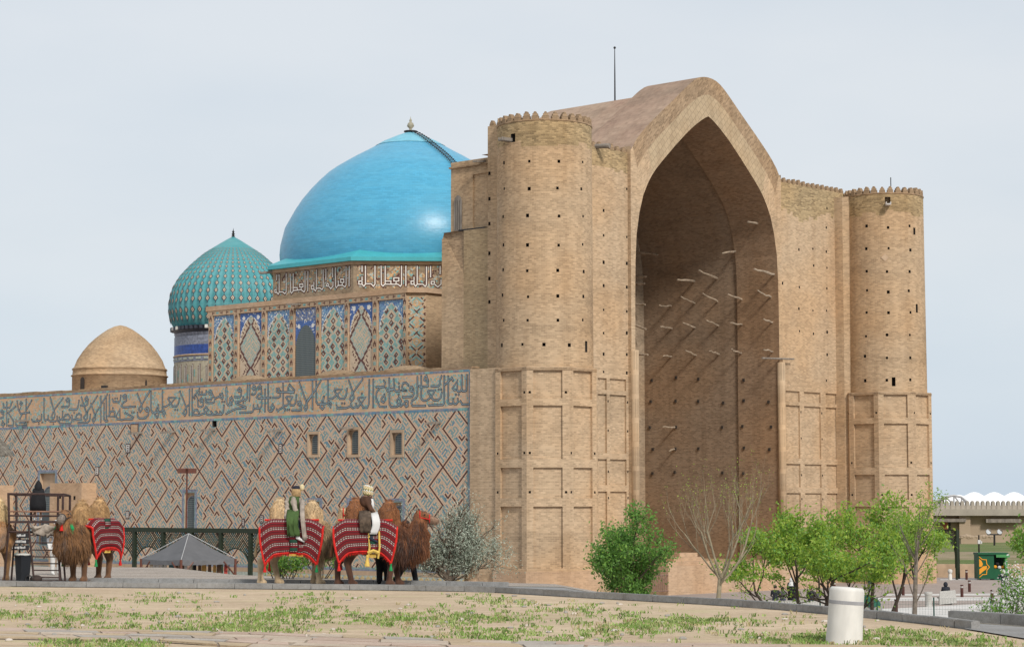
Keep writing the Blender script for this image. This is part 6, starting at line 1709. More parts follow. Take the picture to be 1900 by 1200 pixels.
Y1, Y2 = leafmat('leaf_spring', (.22, .34, .035)), leafmat('leaf_spring_pale', (.33, .42, .06))
S1, S2, S3 = leafmat('leaf_silver', (.31, .36, .28), .15), leafmat('leaf_silver_pale', (.44, .48, .39), .15), leafmat('leaf_silver_dark', (.15, .18, .13), .15)
WB = leafmat('blossom_white', (.66, .64, .62), .2)
def gp(px, Y, z=PZ): p = atY(px, 1000, Y); return V((p.x, p.y, z))
oli = gp(836, 60.7, 0)
tree('olive_tree', 'silvery grey-green low tree at the corner of the tiled wall, behind the kerb', oli, 4, dict(stems=[((0, 0, 0), (-.2, 0, 1), 1.15, .085), ((.05, 0, 0), (.4, .1, 1), 1.15, .07), ((-.06, 0, 0), (-.5, 0, 1), 1.1, .065), ((0, .1, 0), (.1, .5, 1), .9, .06), ((0, -.05, 0), (.85, -.2, .8), .95, .05), ((0, -.05, 0), (-.85, -.2, .8), .85, .05), ((-.05, -.1, 0), (-1.2, -.2, .5), .9, .03), ((.05, -.1, 0), (1.2, -.1, .5), .9, .03), ((.0, -.1, 0), (.2, -.8, .8), .7, .03)],
     wob=.2, up=.10, depth=3, kids=[6, 5, 4], spread=[.7, .6, .55], decay=.66, lo=.12, bark=bark, leaves=17000, size=.036, asp=.3, clump=.12, mats=[S1, S2, S3], pick=[0, 0, 1, 1, 2]))
tree('leafy_tree', 'rounded bright green tree in front of the nearer tower and arch', gp(1184, 85), 11, dict(stems=[((0, 0, 0), (.02, 0, 1), 3.0, .13), ((.02, 0, .2), (.06, .03, 1), 3.8, .11), ((-.02, 0, .2), (-.05, 0, 1), 3.4, .1)], wob=.1, up=.07, depth=3, kids=[5, 5, 4], spread=[.75, .7, .7], decay=.40, lo=.42, lo0=.5, bark=bark,
     leaves=11500, size=.07, asp=.5, clump=.2, mats=[G1, G2, G3], pick=[0, 0, 1, 1, 1, 2]))
tree('bare_tree', 'bare vase-shaped tree with pale branches in front of the arch', gp(1321, 80), 8, dict(stems=[((0, 0, 0), (0, 0, 1), 3.45, .125)], wob=.09, up=.15, depth=5, kids=[9, 4, 3, 2, 2], thin=.72, spread=[.75, .5, .42, .4, .35], decay=.61, lo=.55, lo0=.86, taper=.7, bark=palebark,
     leaves=500, size=.03, asp=.5, clump=.04, mats=[Y1, Y2], pick=[0, 1]))
tree('spring_tree', 'yellow-green spring tree with leaning stems, left of the pair by the seated people', gp(1494, 92), 14, dict(zmin=PZ + 2.75, stems=[((-.1, 0, 0), (-.95, 0, 1), 3.1, .09), ((0, 0, 0), (-.25, .1, 1), 3.3, .09), ((.2, 0, 0), (.55, -.1, 1), 3.1, .1), ((.5, 0, 0), (1.0, .2, 1), 2.7, .07)], wob=.13, up=.06, depth=3, kids=[4, 4, 4], spread=[.75, .7, .7], decay=.54, lo=.55, bark=darkbark,
     leaves=12500, size=.082, asp=.5, clump=.19, mats=[G3, Y1, Y2, G2], pick=[0, 1, 1, 1, 2, 3]))
tree('spring_tree', 'wide yellow-green spring tree with dark forked stems, right of the pair above the green cover', gp(1622, 96), 17, dict(zmin=PZ + 2.6, stems=[((-.1, 0, 0), (-.8, 0, 1), 3.2, .11), ((0, 0, 0), (-.2, .1, 1), 3.6, .1), ((.2, 0, 0), (.45, -.1, 1), 3.1, .11), ((-.4, 0, 0), (-1.0, .2, 1), 3.1, .08)], wob=.13, up=.06, depth=3, kids=[4, 5, 4], spread=[.75, .7, .7], decay=.54, lo=.55, bark=darkbark,
     leaves=17500, size=.082, asp=.5, clump=.21, mats=[G3, Y1, Y2, G2], pick=[0, 1, 1, 1, 1, 2, 3]))
tree('budding_tree', 'tall thin tree just coming into leaf beside the farther tower', gp(1689, 78), 23, dict(stems=[((0, 0, 0), (0, 0, 1), 4.7, .12)], wob=.025, up=.12, depth=3, kids=[17, 5, 3], thin=.6, spread=[.62, .5, .45], decay=.32, lo=.42, taper=.5, bark=plain('grey_bark', (.19, .16, .13), .9, .3, 8),
     leaves=1700, size=.05, asp=.5, clump=.08, mats=[Y1, G3], pick=[0, 0, 1]))
tree('blossom_tree', 'small tree covered in white blossom at the right edge', gp(1903, 66, PZ + 1.2), 29, dict(stems=[((0, 0, 0), (-.15, 0, 1), 1.3, .07), ((0, 0, 0), (.5, 0, 1), 1.3, .06), ((0, 0, .1), (-.5, .2, 1), 1.1, .05)], wob=.14, up=.09, depth=3, kids=[4, 4, 4], spread=[.6, .6, .6], decay=.66, lo=.3, bark=darkbark,
     leaves=5200, size=.042, asp=.65, clump=.12, mats=[G2, WB, G3], pick=[0, 0, 1, 1, 2]))
tree('spring_tree', 'green branch of a tree reaching in at the right edge above the blossom', gp(1935, 88), 31, dict(stems=[((0, 0, 0), (-.05, 0, 1), 3.4, .1)], wob=.12, up=.08, depth=3, kids=[4, 4, 4], spread=[.8, .7, .7], decay=.5, lo=.5, bark=darkbark, leaves=2600, size=.08, asp=.5, clump=.15, mats=[G3, Y1, G2], pick=[0, 1, 2]))
for k, (px, Y, L, lf, lab) in enumerate(((598, 62.3, .62, 2600, 'leafy green shrub seen between the two ridden camels'), (536, 62.3, .36, 1100, 'small leafy shrub seen under the pale camel'), (515, 62.5, .25, 600, 'low green shrub near the end of the lattice arcade'), (724, 61.5, .28, 500, 'sparse shrub seen behind the legs of the dark brown camel'))):
    tree('shrub', lab, gp(px, Y, .02), 40 + k, dict(stems=[((q * .12, 0, 0), (q * .5, .1 * q, 1), L, .018) for q in (-1, -.4, .2, .7, 1.1)], wob=.2, up=.1, depth=2, kids=[4, 4], spread=[.6, .6], decay=.75, bark=darkbark, leaves=lf, size=.04, asp=.5, clump=.08, mats=[G1, G2, Y1], pick=[0, 1, 1, 2]), 'shrub')

# ============================================================ METAL STAND AND THINGS ROUND IT
rust = plain('rusty_frame', (.055, .032, .028), .7, .35, 8); railtan = plain('worn_rail', (.22, .12, .08), .7, .3, 6)
YF, YK = 59.3, 60.7
P3 = lambda px, py, Y=YF: atY(px, py, Y)
stn = empty('viewing_stand', P3(65, 1078, 60), 'rusty metal viewing stand with railing, platform and ladder', 'stand')
def sbar(name, a, b, r_=.028, m=rust): f = MB(); f.bar(a, b, r_, 0, 6); return f.build(name, m, stn)
for x0, x1 in ((17, 8), (29, 21), (113, 121), (104, 113)): sbar('leg', P3(x0, 968, YF if x0 in (17, 113) else YK), P3(x1, 1077 if x0 in (17, 113) else 1077, YF if x0 in (17, 113) else YK))
for x, y0, Y in ((15.7, 914, YF), (117, 915, YF), (30, 917, YK), (57, 917, YK), (108, 917, YK), (130, 919, YK)): sbar('post', P3(x, y0, Y), P3(x + (1 if x < 60 else -1), 970, Y), .035)
for a, b, m, r_ in (((15.7, 915.5, YF), (118, 916.5, YF), rust, .03), ((30, 918, YK), (130, 919.5, YK), rust, .025), ((16, 948, YF), (118, 949, YF), railtan, .025), ((16, 956, YF), (118, 957, YF), rust, .028), ((15.7, 916, YF), (30, 918, YK), rust, .025), ((118, 916, YF), (130, 919, YK), rust, .025),
                    ((16, 986, YF), (119, 987, YF), rust, .032), ((17, 1077, YF), (122, 1077, YF), rust, .02), ((120, 960, YF), (132, 961, YK), rust, .02)): sbar('rail', P3(*a), P3(*b), r_, m)
f = MB(); a, b = P3(15, 968, YF), P3(120, 968, YF); f.box(((a.x + b.x) / 2, (YF + YK) / 2, a.z), (b.x - a.x, YK - YF + .1, .06)); f.build('platform', rust, stn)
ld = empty('ladder', P3(80, 1078, YF - .1)); ld.parent = stn; ld.location = P3(80, 1078, YF - .1) - worg(stn)
for (xa, ya), (xb, yb) in (((52.5, 968), (63, 1076)), ((106, 968), (111, 1077))): f = MB(); f.bar(P3(xa, ya, YF - .05), P3(xb, yb, YF - .28), .03, 0, 6); f.build('stile', rust, ld)
for y in (980, 992.5, 1006, 1019.5, 1032, 1044.5, 1057, 1070): k = (y - 968) / 108; f = MB(); f.bar(P3(52.5 + 10.5 * k, y, YF - .05 - .23 * k), P3(106 + 5 * k, y + .6, YF - .05 - .23 * k), .017, 0, 5); f.build('rung', rust, ld)
zpl = P3(70, 968, 60).z + .03
J = stand(); J['head'] = (.03, 0, 1.5); J['foot_l'] = (0, .14, .085); J['foot_r'] = (0, -.14, .085); J['knee_l'] = (.03, .12, .5); J['knee_r'] = (.03, -.12, .5)
pk = person(V((P3(70, 968, 60).x, 60.0, zpl)), radians(100), 'child in a black hooded coat standing on the platform of the metal stand', J, [skin, blackc, whitec], lambda c, n_: 1 if c.z > .62 else (0 if c.z > .13 else 2), sc=.63)
robe(pk, [(.38, .36, 0), (.7, .36, 0), (1.0, .32, 0), (1.25, .28, 0), (1.38, .2, 0), (1.44, .13, 0)], blackc, 'hooded_coat', sq=.72)
h_ = MB(); h_.lathe(V((-.01, 0, 1.36)), [(.17, 0), (.18, .08), (.16, .2), (.12, .3), (.06, .38), (.01, .44)], 14); h_.build('hood', blackc, pk, smooth=True, local=True)
person(V((atY(103, 1065, 65.5).x, 65.5, .02)), radians(-60), 'person in white trousers, shirt and cap standing behind the ladder of the stand', dict(stand(), lw=1.4), [skin, whitec, cloth('grey_shirt', (.25, .25, .26), .4)], lambda c, n_: 0 if c.z > 1.43 else 2 if 1.0 < c.z < 1.2 else 1, hair='short', hairm=whitec, sc=.97)
hide = plain('sheepskin', (.34, .29, .24), .95, .3, 9, .6); f = MB(); rows = []
for k in range(9):
    row = []
    for j in range(10):
        x = 60 + j * 4.9; row.append(P3(x, 974 + k * 2.2 * (.75 + .5 * abs(sin(j * 1.3))) + 2 * sin(k + j), YF - .1 - .05 * sin(k * .7 + j)))
    rows.append(row)
f.grid(rows); o = f.build('sheepskin', hide, None, smooth=True); o.modifiers.new('thick', 'SOLIDIFY').thickness = .07; tag(o, 'pale sheepskin hung over the ladder of the metal stand', 'sheepskin')
bn = empty('rubbish_bin', P3(42, 1078, 58.9), 'black plastic rubbish bin with a pale bag under the metal stand', 'bin'); bl = worg(bn); bl = V((bl.x, bl.y, .03)); bn.location = bl; ORG[bn.name] = bl
f = MB(); f.lathe(bl, [(.17, 0), (.2, .3), (.225, .7), (.24, .7), (.24, .74), (.2, .74)], 4); f.lathe(bl, [(.165, 0), (.0, .0)], 4); f.build('tub', plain('black_plastic', (.018, .02, .024), .5), bn)
f = MB(); f.ball(bl + V((0, 0, .745)), (.21, .21, .045), 0, 12, 6); f.build('bag', plain('pale_bag', (.5, .49, .45)), bn, smooth=True)
f = MB(); p = P3(67, 1076, 58.9); f.ball((p.x, p.y, .13), (.17, .14, .105), 0, 12, 8); o = f.build('bundle', plain('brown_bundle', (.05, .035, .03), .9, .4), None, smooth=True); tag(o, 'dark brown bundle lying at the foot of the ladder', 'bundle')
f = MB(); p = P3(54, 1074, 58.8); f.tube([(p.x + .1 * cos(a), p.y, .12 + .1 * sin(a)) for a in frange(0, 2 * pi, 16)], .02, 0, 6); f.tube([(p.x - .2 + .3 * q, p.y - .04, .05 + .02 * sin(q * 9)) for q in frange(0, 1, 8)], .02, 0, 6); o = f.build('hose_coil', M['black'], None); tag(o, 'coil of black hose beside the rubbish bin', 'hose')
sg = empty('signpost', P3(35, 1060, 62.5), 'post with three dark boards with white writing behind the metal stand', 'sign')
f = MB(); p = P3(36, 1000, 62.5); f.bar((p.x, 62.55, 0), (p.x, 62.55, P3(36, 985, 62.5).z), .03, 0, 6); f.build('post', rust, sg)
rr = random.Random(2)
for y in (993, 1004.5, 1015.5):
    f = MB(); c = P3(36, y, 62.5); f.box(c, (.55, .05, .145)); bo = f.build('board', plain('dark_board', (.03, .028, .03), .7), sg)
    f = MB(); x = -.2
    while x < .2: ww = rr.uniform(.02, .045); f.box(c + V((x, -.03, rr.uniform(-.008, .012))), (ww, .006, rr.uniform(.045, .075))); x += ww + .012
    f.build('lettering', whitec, bo)
thp = atY(-26, 850, 66); th = empty('thatched_parasol', V((thp.x, thp.y, 0)), 'grey thatched parasol reaching in at the left edge', 'parasol')
f = MB(); rr = random.Random(9); top = atY(-26, 800, 66).z; eav = atY(0, 845, 66).z
f.lathe(V((thp.x, thp.y, 0)), [(.02, top + .25), (.75, eav + .1), (.78, eav), (.1, eav + .12)], 24, 0)
for _ in range(500): a = rr.uniform(0, 2 * pi); r0 = rr.uniform(.3, .75); z0 = top + .27 + (eav - top - .15) * r0 / .75; p = V((thp.x + cos(a) * r0, thp.y + sin(a) * r0, z0)); f.bar(p, p + V((cos(a) * .16 + rr.gauss(0, .03), sin(a) * .16 + rr.gauss(0, .03), -.16 - rr.uniform(0, .08))), .012, 0, 3, .004)
f.build('thatch', plain('grey_thatch', (.2, .18, .15), .95, .35, 12), th)
f = MB(); f.bar((thp.x, thp.y, 0), (thp.x, thp.y, top), .05, 0, 8); f.build('pole', M['greywood'], th)

# lamp post before the tiled wall
t_, z_ = on_s(347, 868, -27.5); lp = bw(-27.5, t_, PZ); lpo = empty('lamp_post', lp, 'slim brown lamp post with two lantern boxes before the tiled wall', 'lamp post')
lampc = plain('brown_lamp_metal', (.12, .045, .03), .5, .2)
f = MB(); f.bar(lp, V((lp.x, lp.y, z_)), .085, 0, 8, .06); f.build('pole', lampc, lpo)
f = MB(); f.bar(V((lp.x - .55, lp.y, z_ - .12)), V((lp.x + .55, lp.y, z_ - .12)), .04, 0, 6); f.build('cross_arm', lampc, lpo)
for dx in (-.36, .36): f = MB(); f.box((lp.x + dx, lp.y, z_ - .22), (.58, .3, .3)); h = f.build('lamp_head', lampc, lpo); f = MB(); f.box((lp.x + dx, lp.y, z_ - .045), (.62, .34, .05)); f.build('lid', plain('lamp_lid', (.2, .09, .07)), h)

# ============================================================ GREEN LATTICE ARCADES
dgreen = plain('dark_green_metal', (.022, .032, .018), .6, .2, 5)
def arcade(rt_, pts, ztop, zspring, zapex, bh=.3, cell=.21, pw=.24):
    """posts, beam and lattice panels with pointed openings between successive points"""
    for p in pts: f = MB(); f.box((p.x, p.y, (PZ + ztop) / 2), (pw, pw, ztop - PZ), 0, rz=atan2((pts[-1] - pts[0]).y, (pts[-1] - pts[0]).x)); f.build('post', dgreen, rt_)
    f = MB(); a, b = pts[0], pts[-1]; d = (b - a).normalized(); nn = V((-d.y, d.x, 0)); f.box((a + b) / 2 + V((0, 0, ztop + bh / 2 - (a.z + b.z) / 2)), ((b - a).length + .2, .22, bh), 0, ax=(d, nn, V((0, 0, 1)))); f.build('beam', dgreen, rt_)
    for a, b in zip(pts, pts[1:]):
        L = (b - a).length; d = (b - a) / L; f = MB(); at = lambda x, z: V((a.x, a.y, 0)) + d * x + V((0, 0, z))
        A = [(L / 2 + x, z) for x, z in arch_pts(L / 2 - pw * .6, zspring - 1.0, zspring, zapex, 6)]
        def zlow(x):
            for (x0, z0), (x1, z1) in zip(A, A[1:]):
                if x0 <= x <= x1 and x1 > x0 + 1e-6: return z0 + (z1 - z0) * (x - x0) / (x1 - x0)
            return zspring
        f.tube([at(*q) for q in A], .05, 0, 5)
        f.build('arch_rib', dgreen, rt_); f = MB()
        n_ = int((L + ztop - zspring) / cell) + 2
        for sgn in (1, -1):
            for k in range(-n_, n_ * 2):
                x0 = k * cell; seg = []
                for j in range(33):
                    z = zspring + (ztop - zspring) * j / 32; x = x0 + sgn * (z - zspring)
                    ok = .04 < x < L - .04 and z > zlow(x) + .02
                    if ok: seg.append((x, z))
                    elif seg:
                        if len(seg) > 1: f.bar(at(*seg[0]), at(*seg[-1]), .034, 0, 4)
                        seg = []
                if len(seg) > 1: f.bar(at(*seg[0]), at(*seg[-1]), .034, 0, 4)
        f.build('lattice_panel', dgreen, rt_)
ap = []
for x in (203, 250, 303, 356, 410, 465, 519): t_, z_ = on_s(x, 1000, -31); p = bw(-31, t_, 0); ap.append(p)
zt_ = on_s(330, 987, -31)[1]; za = on_s(330, 1014, -31)[1]; zs_ = on_s(330, 1046, -31)[1]
ar = empty('lattice_arcade', V((ap[3].x, ap[3].y, PZ)), 'long dark green lattice arcade before the tiled wall', 'arcade'); arcade(ar, ap, zt_, zs_, za)
# grey tent
Yt = 133.0; c = atY(350, 990, Yt); tz = c.z; ez = atY(350, 1038, Yt - 2.8).z; hw = 2.83 * 1.02
tt = empty('market_tent', V((c.x, Yt, PZ)), 'grey pyramid tent with open sides before the lattice arcade', 'tent')
cor = [V((c.x, Yt - hw, ez)), V((c.x + hw, Yt, ez)), V((c.x, Yt + hw, ez)), V((c.x - hw, Yt, ez))]
grey = plain('grey_tent_cloth', (.115, .115, .12), .8, .12, 1.2); f = MB()
for k in range(4):
    a, b = cor[k], cor[(k + 1) % 4]; ap_ = V((c.x, Yt, tz)); rows = []
    for i in range(7): g = i / 6; rows.append([(a.lerp(b, j / 8)).lerp(ap_, g) - V((0, 0, .16 * sin(g * pi) * (1 - g * .5) + .07 * sin(j / 8 * pi) * (1 - g))) for j in range(9)])
    f.grid(rows, 0); f.grid([[a.lerp(b, j / 8) - V((0, 0, .07 * sin(j / 8 * pi))) for j in range(9)], [a.lerp(b, j / 8) - V((0, 0, .32 + .03 * (j % 2))) for j in range(9)]], 1)
f.build('canopy', [grey, plain('tent_valance', (.14, .14, .145), .8, .15, 3)], tt)
f = MB()
for q in cor: f.bar(q + V((0, 0, .02)), V((c.x, Yt, tz + .02)), .025, 0, 4)
f.build('seam', plain('pale_seam', (.4, .4, .4)), tt)
for q in cor: f = MB(); f.bar(V((q.x, q.y, PZ)), q, .09, 0, 6); f.build('pole', lampc, tt)
rr = random.Random(4)
for q0, q1 in ((cor[0], cor[1]), (cor[0], cor[3])): 
    d = (q1 - q0).normalized()
    for s_, q in ((1, q0), (-1, q1)): f = MB(); f.bar(q + d * s_ * .02 - V((0, 0, 1.0)), q + d * s_ * .9 - V((0, 0, .15)), .05, 0, 5); f.build('brace', lampc, tt)
cols_ = [cloth('cloth_%s' % q, k) for q, k in (('red', (.35, .05, .04)), ('cream', (.6, .52, .4)), ('brown', (.13, .08, .05)), ('black', (.02, .02, .022)), ('teal', (.05, .14, .16)), ('ochre', (.45, .27, .08)), ('white', (.6, .6, .58)))]
cr_ = empty('clothes_rail', V((c.x, Yt, PZ)), 'clothes rail with garments hanging under the grey tent', 'clothes rail')
rzt = c.x - 2.4; f = MB(); rz_ = ez - .25; f.bar((c.x - 2.5, Yt, rz_), (c.x + 2.5, Yt, rz_), .03, 0, 5); f.bar((c.x - 2.5, Yt, PZ), (c.x - 2.5, Yt, rz_), .03, 0, 5); f.bar((c.x + 2.5, Yt, PZ), (c.x + 2.5, Yt, rz_), .03, 0, 5); f.build('rail', M['black'], cr_)
x = c.x - 2.35
while x < c.x + 2.3:
    ww = rr.uniform(.12, .32); L = rr.uniform(.7, 1.3); f = MB(); f.slab([V((x, Yt - .06, rz_ - .05)), V((x - .02, Yt - .1, rz_ - L)), V((x + ww + .02, Yt - .1, rz_ - L - rr.uniform(-.1, .1))), V((x + ww, Yt - .06, rz_ - .05))], (0, .12, 0)); f.build('garment', rr.choice(cols_), cr_); x += ww + rr.uniform(.02, .2)
# ============================================================ RIGHT SIDE: PLAZA
wht = plain('white_concrete', (.68, .665, .62), .7, .09, 6, .15, var2=.22, stretch=(1, 1, .35))
p = atZ(1566, 1192, 0); bo = empty('bollard', V((p.x, p.y, 0)), 'thick white concrete bollard with a grey band beside the path', 'bollard', rz=0); s_ = p.y / F
f = MB(); f.lathe((0, 0, 0), [(34 * s_, -.05), (32.6 * s_, 30 * s_), (32 * s_, 71 * s_)], 40, 0); f.lathe((0, 0, 0), [(32 * s_, 77.5 * s_), (32 * s_, 95 * s_), (31 * s_, 99 * s_), (28 * s_, 101.5 * s_), (.01, 102.5 * s_)], 40, 0); ob_ = f.build('shaft', wht, bo, smooth=True, local=True)
f = MB(); f.lathe((0, 0, 0), [(32 * s_, 71 * s_), (32.35 * s_, 71.2 * s_), (32.35 * s_, 77.3 * s_), (32 * s_, 77.5 * s_)], 40); f.build('band', plain('grey_band', (.30, .30, .31)), bo, local=True)
bo.rotation_euler = (0, radians(4), 0)
# lamp bollards
bm1, bm2 = plain('bollard_brown', (.075, .026, .02), .5, .15), plain('lamp_glass', (.42, .40, .38), .4)
first = None
for k, (px, py, lab) in enumerate(((1663, 1138.5, 'brown lamp bollard nearest the budding tree trunk'), (1676, 1104, 'brown lamp bollard left of the budding tree, farther back'), (1793.5, 1075, 'brown lamp bollard beside the lawn wall, farthest back'), (1799, 1097.5, 'brown lamp bollard halfway to the kiosk'), (1785, 1107, 'brown lamp bollard just right of the stone bench'), (1841, 1118, 'brown lamp bollard behind the right fence post'), (1869, 1115, 'brown lamp bollard behind the blossom tree'), (1548, 1100, 'brown lamp bollard glimpsed between the spring trees'))):
    q = pz(px, py, 0)
    if first is None:
        first = empty('lamp_bollard', q, lab, 'bollard', 'lamp bollards on the plaza')
        f = MB(); f.lathe((0, 0, 0), [(.10, 0), (.10, .60)], 12); f.lathe((0, 0, 0), [(.105, .72), (.105, .80), (.01, .81)], 12); f.build('post', bm1, first, local=True)
        f = MB(); f.lathe((0, 0, 0), [(.085, .60), (.085, .72)], 12); f.build('lamp', bm2, first, local=True)
    else:
        o = copy_tree(first); o.location = q; o['label'] = lab
# wire fence
fx = [1423, 1522, 1628, 1733, 1838, 1943]; fy = [1149, 1146, 1143.5, 1142, 1141, 1140]
fpts = [pz(x, y, 0) for x, y in zip(fx, fy)]
fen = empty('wire_fence', fpts[2], 'green wire mesh fence with slim posts on the plaza', 'fence'); fgreen = plain('fence_green', (.015, .06, .045), .5)
for q in fpts: f = MB(); f.bar(q, q + V((0, 0, 1.0)), .042, 0, 6); f.build('post', fgreen, fen)
for a, b in zip(fpts, fpts[1:]):
    f = MB(); n_ = int((b - a).length / .16)
    for k in range(1, n_): q = a.lerp(b, k / n_); f.bar(q + V((0, 0, .05)), q + V((0, 0, .92)), .0045, 0, 3)
    for z in (.06, .35, .64, .92): f.bar(a + V((0, 0, z)), b + V((0, 0, z)), .005, 0, 3)
    f.build('mesh_panel', fgreen, fen)
# stone bench and bin
q = pz(1759, 1121, 0); f = MB(); sl = V((0, 0, 1)); k_ = q.y / F
bnch = empty('stone_bench', q, 'pale speckled stone bench seen from behind, under the person in the dark hood', 'bench'); spk = ground_mat('speckled_stone', (.55, .54, .51), (.5, .49, .46), 6, .2, .5)
f = MB(); f.slab([q + V((-16 * k_, 0, 0)), q + V((15 * k_, -.2, .12)), q + V((15 * k_, .15, .86)), q + V((-12.5 * k_, .35, .78))], (0, .12, 0)); f.build('back', spk, bnch)
f = MB(); f.box(q + V((0, .6, .4)), (30 * k_, .6, .1)); f.build('seat', spk, bnch)
for x in (-.35, .35): f = MB(); f.box(q + V((x, .6, .17)), (.1, .5, .35)); f.build('leg', spk, bnch)
q2 = pz(1723, 1125, 0); f = MB(); f.lathe(q2, [(.2, 0), (.21, .7), (.24, .72), (.24, .86), (.2, .87), (.01, .86)], 16); o = f.build('litter_bin', spk, None); tag(o, 'round pale stone litter bin left of the stone bench', 'bin')
dk = cloth('dark_jacket', (.02, .022, .03)); gy = cloth('grey_jacket', (.09, .085, .085)); jeans = cloth('jeans', (.04, .055, .09)); hijab = whitec
def dress(m_): return lambda c, n_: 0 if c.z > 1.43 else 1
sit_pick = lambda c, n_: 0 if c.z > 1.06 else (1 if c.z > .58 else 2)
o = person(q + V((.0, .62, .0)), radians(80), 'person in a dark hooded jacket sitting on the pale stone bench', sitp(), [skin, dk, jeans], sit_pick)
h_ = MB(); h_.ball(V((.05, 0, 1.18)), (.14, .135, .165), 0, 12, 8); h_.build('hood', dk, o, smooth=True, local=True)
# people resting under the spring trees, seen from behind
ledge = pz(1475, 1128, 0); f = MB(); f.box(ledge + V((0, .35, .22)), (3.6, .5, .44)); o = f.build('stone_ledge', spk, None); tag(o, 'low stone ledge under the spring trees where people sit', 'ledge')
for px, m_, lab, sc in ((1440, dk, 'person in a black jacket sitting at the left end of the ledge', 1.0), (1454, gy, 'person in a grey jacket sitting second from the left on the ledge', .93), (1477, blackc, 'person in black with a dark headcover sitting near the middle of the ledge', .96), (1506, dk, 'person in dark clothes sitting behind the tree stem at the right of the ledge', .95), (1518, gy, 'person in grey at the right end of the ledge by the stem', .9)):
    g = pz(px, 1128, 0); o = person(V((g.x, ledge.y + .3, PZ)), radians(85), lab, sitp(), [skin, m_, jeans], sit_pick, group='people resting on the ledge', hair='short', sc=sc)
    if 'headcover' in lab: h_ = MB(); h_.ball(V((.06, 0, 1.17)), (.13, .13, .17), 0, 12, 8); h_.build('headscarf', blackc, o, smooth=True, local=True)
o = person(pz(1469, 1125, 0), radians(60), 'person in black with a white headscarf standing by the seated people', stand(), [skin, blackc], dress(0))
h_ = MB(); h_.ball(V((.0, 0, 1.55)), (.125, .12, .16), 0, 12, 8); h_.lathe(V((0, 0, 1.22)), [(.2, 0), (.17, .12), (.1, .24)], 12); h_.build('headscarf', hijab, o, smooth=True, local=True)
robe(o, [(.12, .26, 0), (.5, .24, 0), (.9, .22, 0), (1.15, .21, 0)], blackc, 'long_dress')
o = person(pz(1616, 1103, 0), radians(100), 'person in dark jacket and jeans standing behind the spring tree near the farther tower', stand(dx=.05), [skin, dk, jeans], lambda c, n_: 0 if c.z > 1.43 else 1 if c.z > .88 else 2, hair='short')
o = person(pz(1863, 1104, 0), radians(110), 'person with a white headscarf, dark jacket and pale trousers by the kiosk', dict(stand(dx=.04), hand_l=(.42, .1, 1.28), elbow_l=(.2, .25, 1.12)), [skin, cloth('navy_jacket', (.018, .02, .035)), cloth('pale_trousers', (.42, .42, .45))], lambda c, n_: 0 if c.z > 1.43 else 1 if c.z > .8 else 2)
h_ = MB(); h_.ball(V((.0, 0, 1.56)), (.125, .12, .155), 0, 12, 8); h_.build('headscarf', hijab, o, smooth=True, local=True)
# green kiosk
kq = pz(1843, 1075.5, 0); k_ = kq.y / F; kx0, kx1 = -27 * k_, 27 * k_; kh = 51 * k_
ki = empty('kiosk', kq, 'dark green kiosk with an orange star ornament and open counter', 'kiosk'); kg = plain('kiosk_green', (.008, .085, .035), .5, .12, 2); kg2 = plain('kiosk_lime', (.06, .25, .08), .5, .1, 2); ko = plain('kiosk_orange', (.72, .30, .02), .6, .08)
xm = 0 + 2 * k_
f = MB(); f.box(kq + V(((kx0 + xm) / 2, .8, kh / 2 - .05)), (xm - kx0, 1.6, kh - .3)); f.build('cabin', kg, ki)
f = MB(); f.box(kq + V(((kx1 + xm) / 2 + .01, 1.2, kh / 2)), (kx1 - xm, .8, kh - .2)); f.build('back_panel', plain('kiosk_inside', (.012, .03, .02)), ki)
f = MB(); f.box(kq + V(((kx1 + xm) / 2 + .01, .5, .45)), (kx1 - xm, .9, .9)); f.build('counter', kg, ki)
f = MB(); f.box(kq + V((0, .75, kh - .12)), (kx1 - kx0 + .1, 1.75, .16)); f.build('roof', kg, ki)
f = MB(); f.box(kq + V(((kx1 + xm) / 2 + .15, -.15, kh - .3)), (kx1 - xm, .06, .22)); f.build('awning', kg2, ki)
f = MB(); f.box(kq + V((kx1 - .12, .3, kh / 2)), (.2, .7, kh - .3)); f.build('side_panel', kg2, ki)
def star(r0, r1): return [(r0 if i % 2 == 0 else r1) for i in range(16)]
cx_, cz_ = kx0 + .06, kh * .47; f = MB()
S8 = [((1.0 if i % 2 == 0 else .80) * cos(i * pi / 8 - pi / 2), (1.0 if i % 2 == 0 else .80) * sin(i * pi / 8 - pi / 2)) for i in range(9)]
for a, b in zip(S8, S8[1:]):
    P_ = [kq + V((cx_ + a[0] * .86, -.02, cz_ + a[1] * .86)), kq + V((cx_ + b[0] * .86, -.02, cz_ + b[1] * .86)), kq + V((cx_ + b[0] * .78, -.02, cz_ + b[1] * .78)), kq + V((cx_ + a[0] * .78, -.02, cz_ + a[1] * .78))]; f.slab(P_, (0, -.02, 0))
f.slab([kq + V((cx_ + x, -.02, cz_ + z)) for x, z in ((0, .66), (.18, .5), (.3, .25), (.22, .05), (.0, -.0))], (0, -.02, 0)); f.slab([kq + V((cx_ + x, -.02, cz_ + z)) for x, z in ((0, -.18), (.3, .05), (.62, .1), (.6, -.15), (.3, -.35), (0, -.62))], (0, -.02, 0))
f.build('star_ornament', ko, ki)
for x, z, c_ in ((.15, 1.05, ko), (.5, 1.0, cols_[6]), (.8, 1.02, ko), (.35, 1.3, cols_[3])): f = MB(); f.ball(kq + V((xm + x, .35, z)), (.16, .12, .14), 0, 8, 6); f.build('goods', c_, ki)
for x in (kx0 + .2, xm - .2, kx1 - .2): f = MB(); f.bar(kq + V((x, .3, 0)), kq + V((x, .3, .15)), .06, 0, 6); f.build('foot', M['black'], ki)
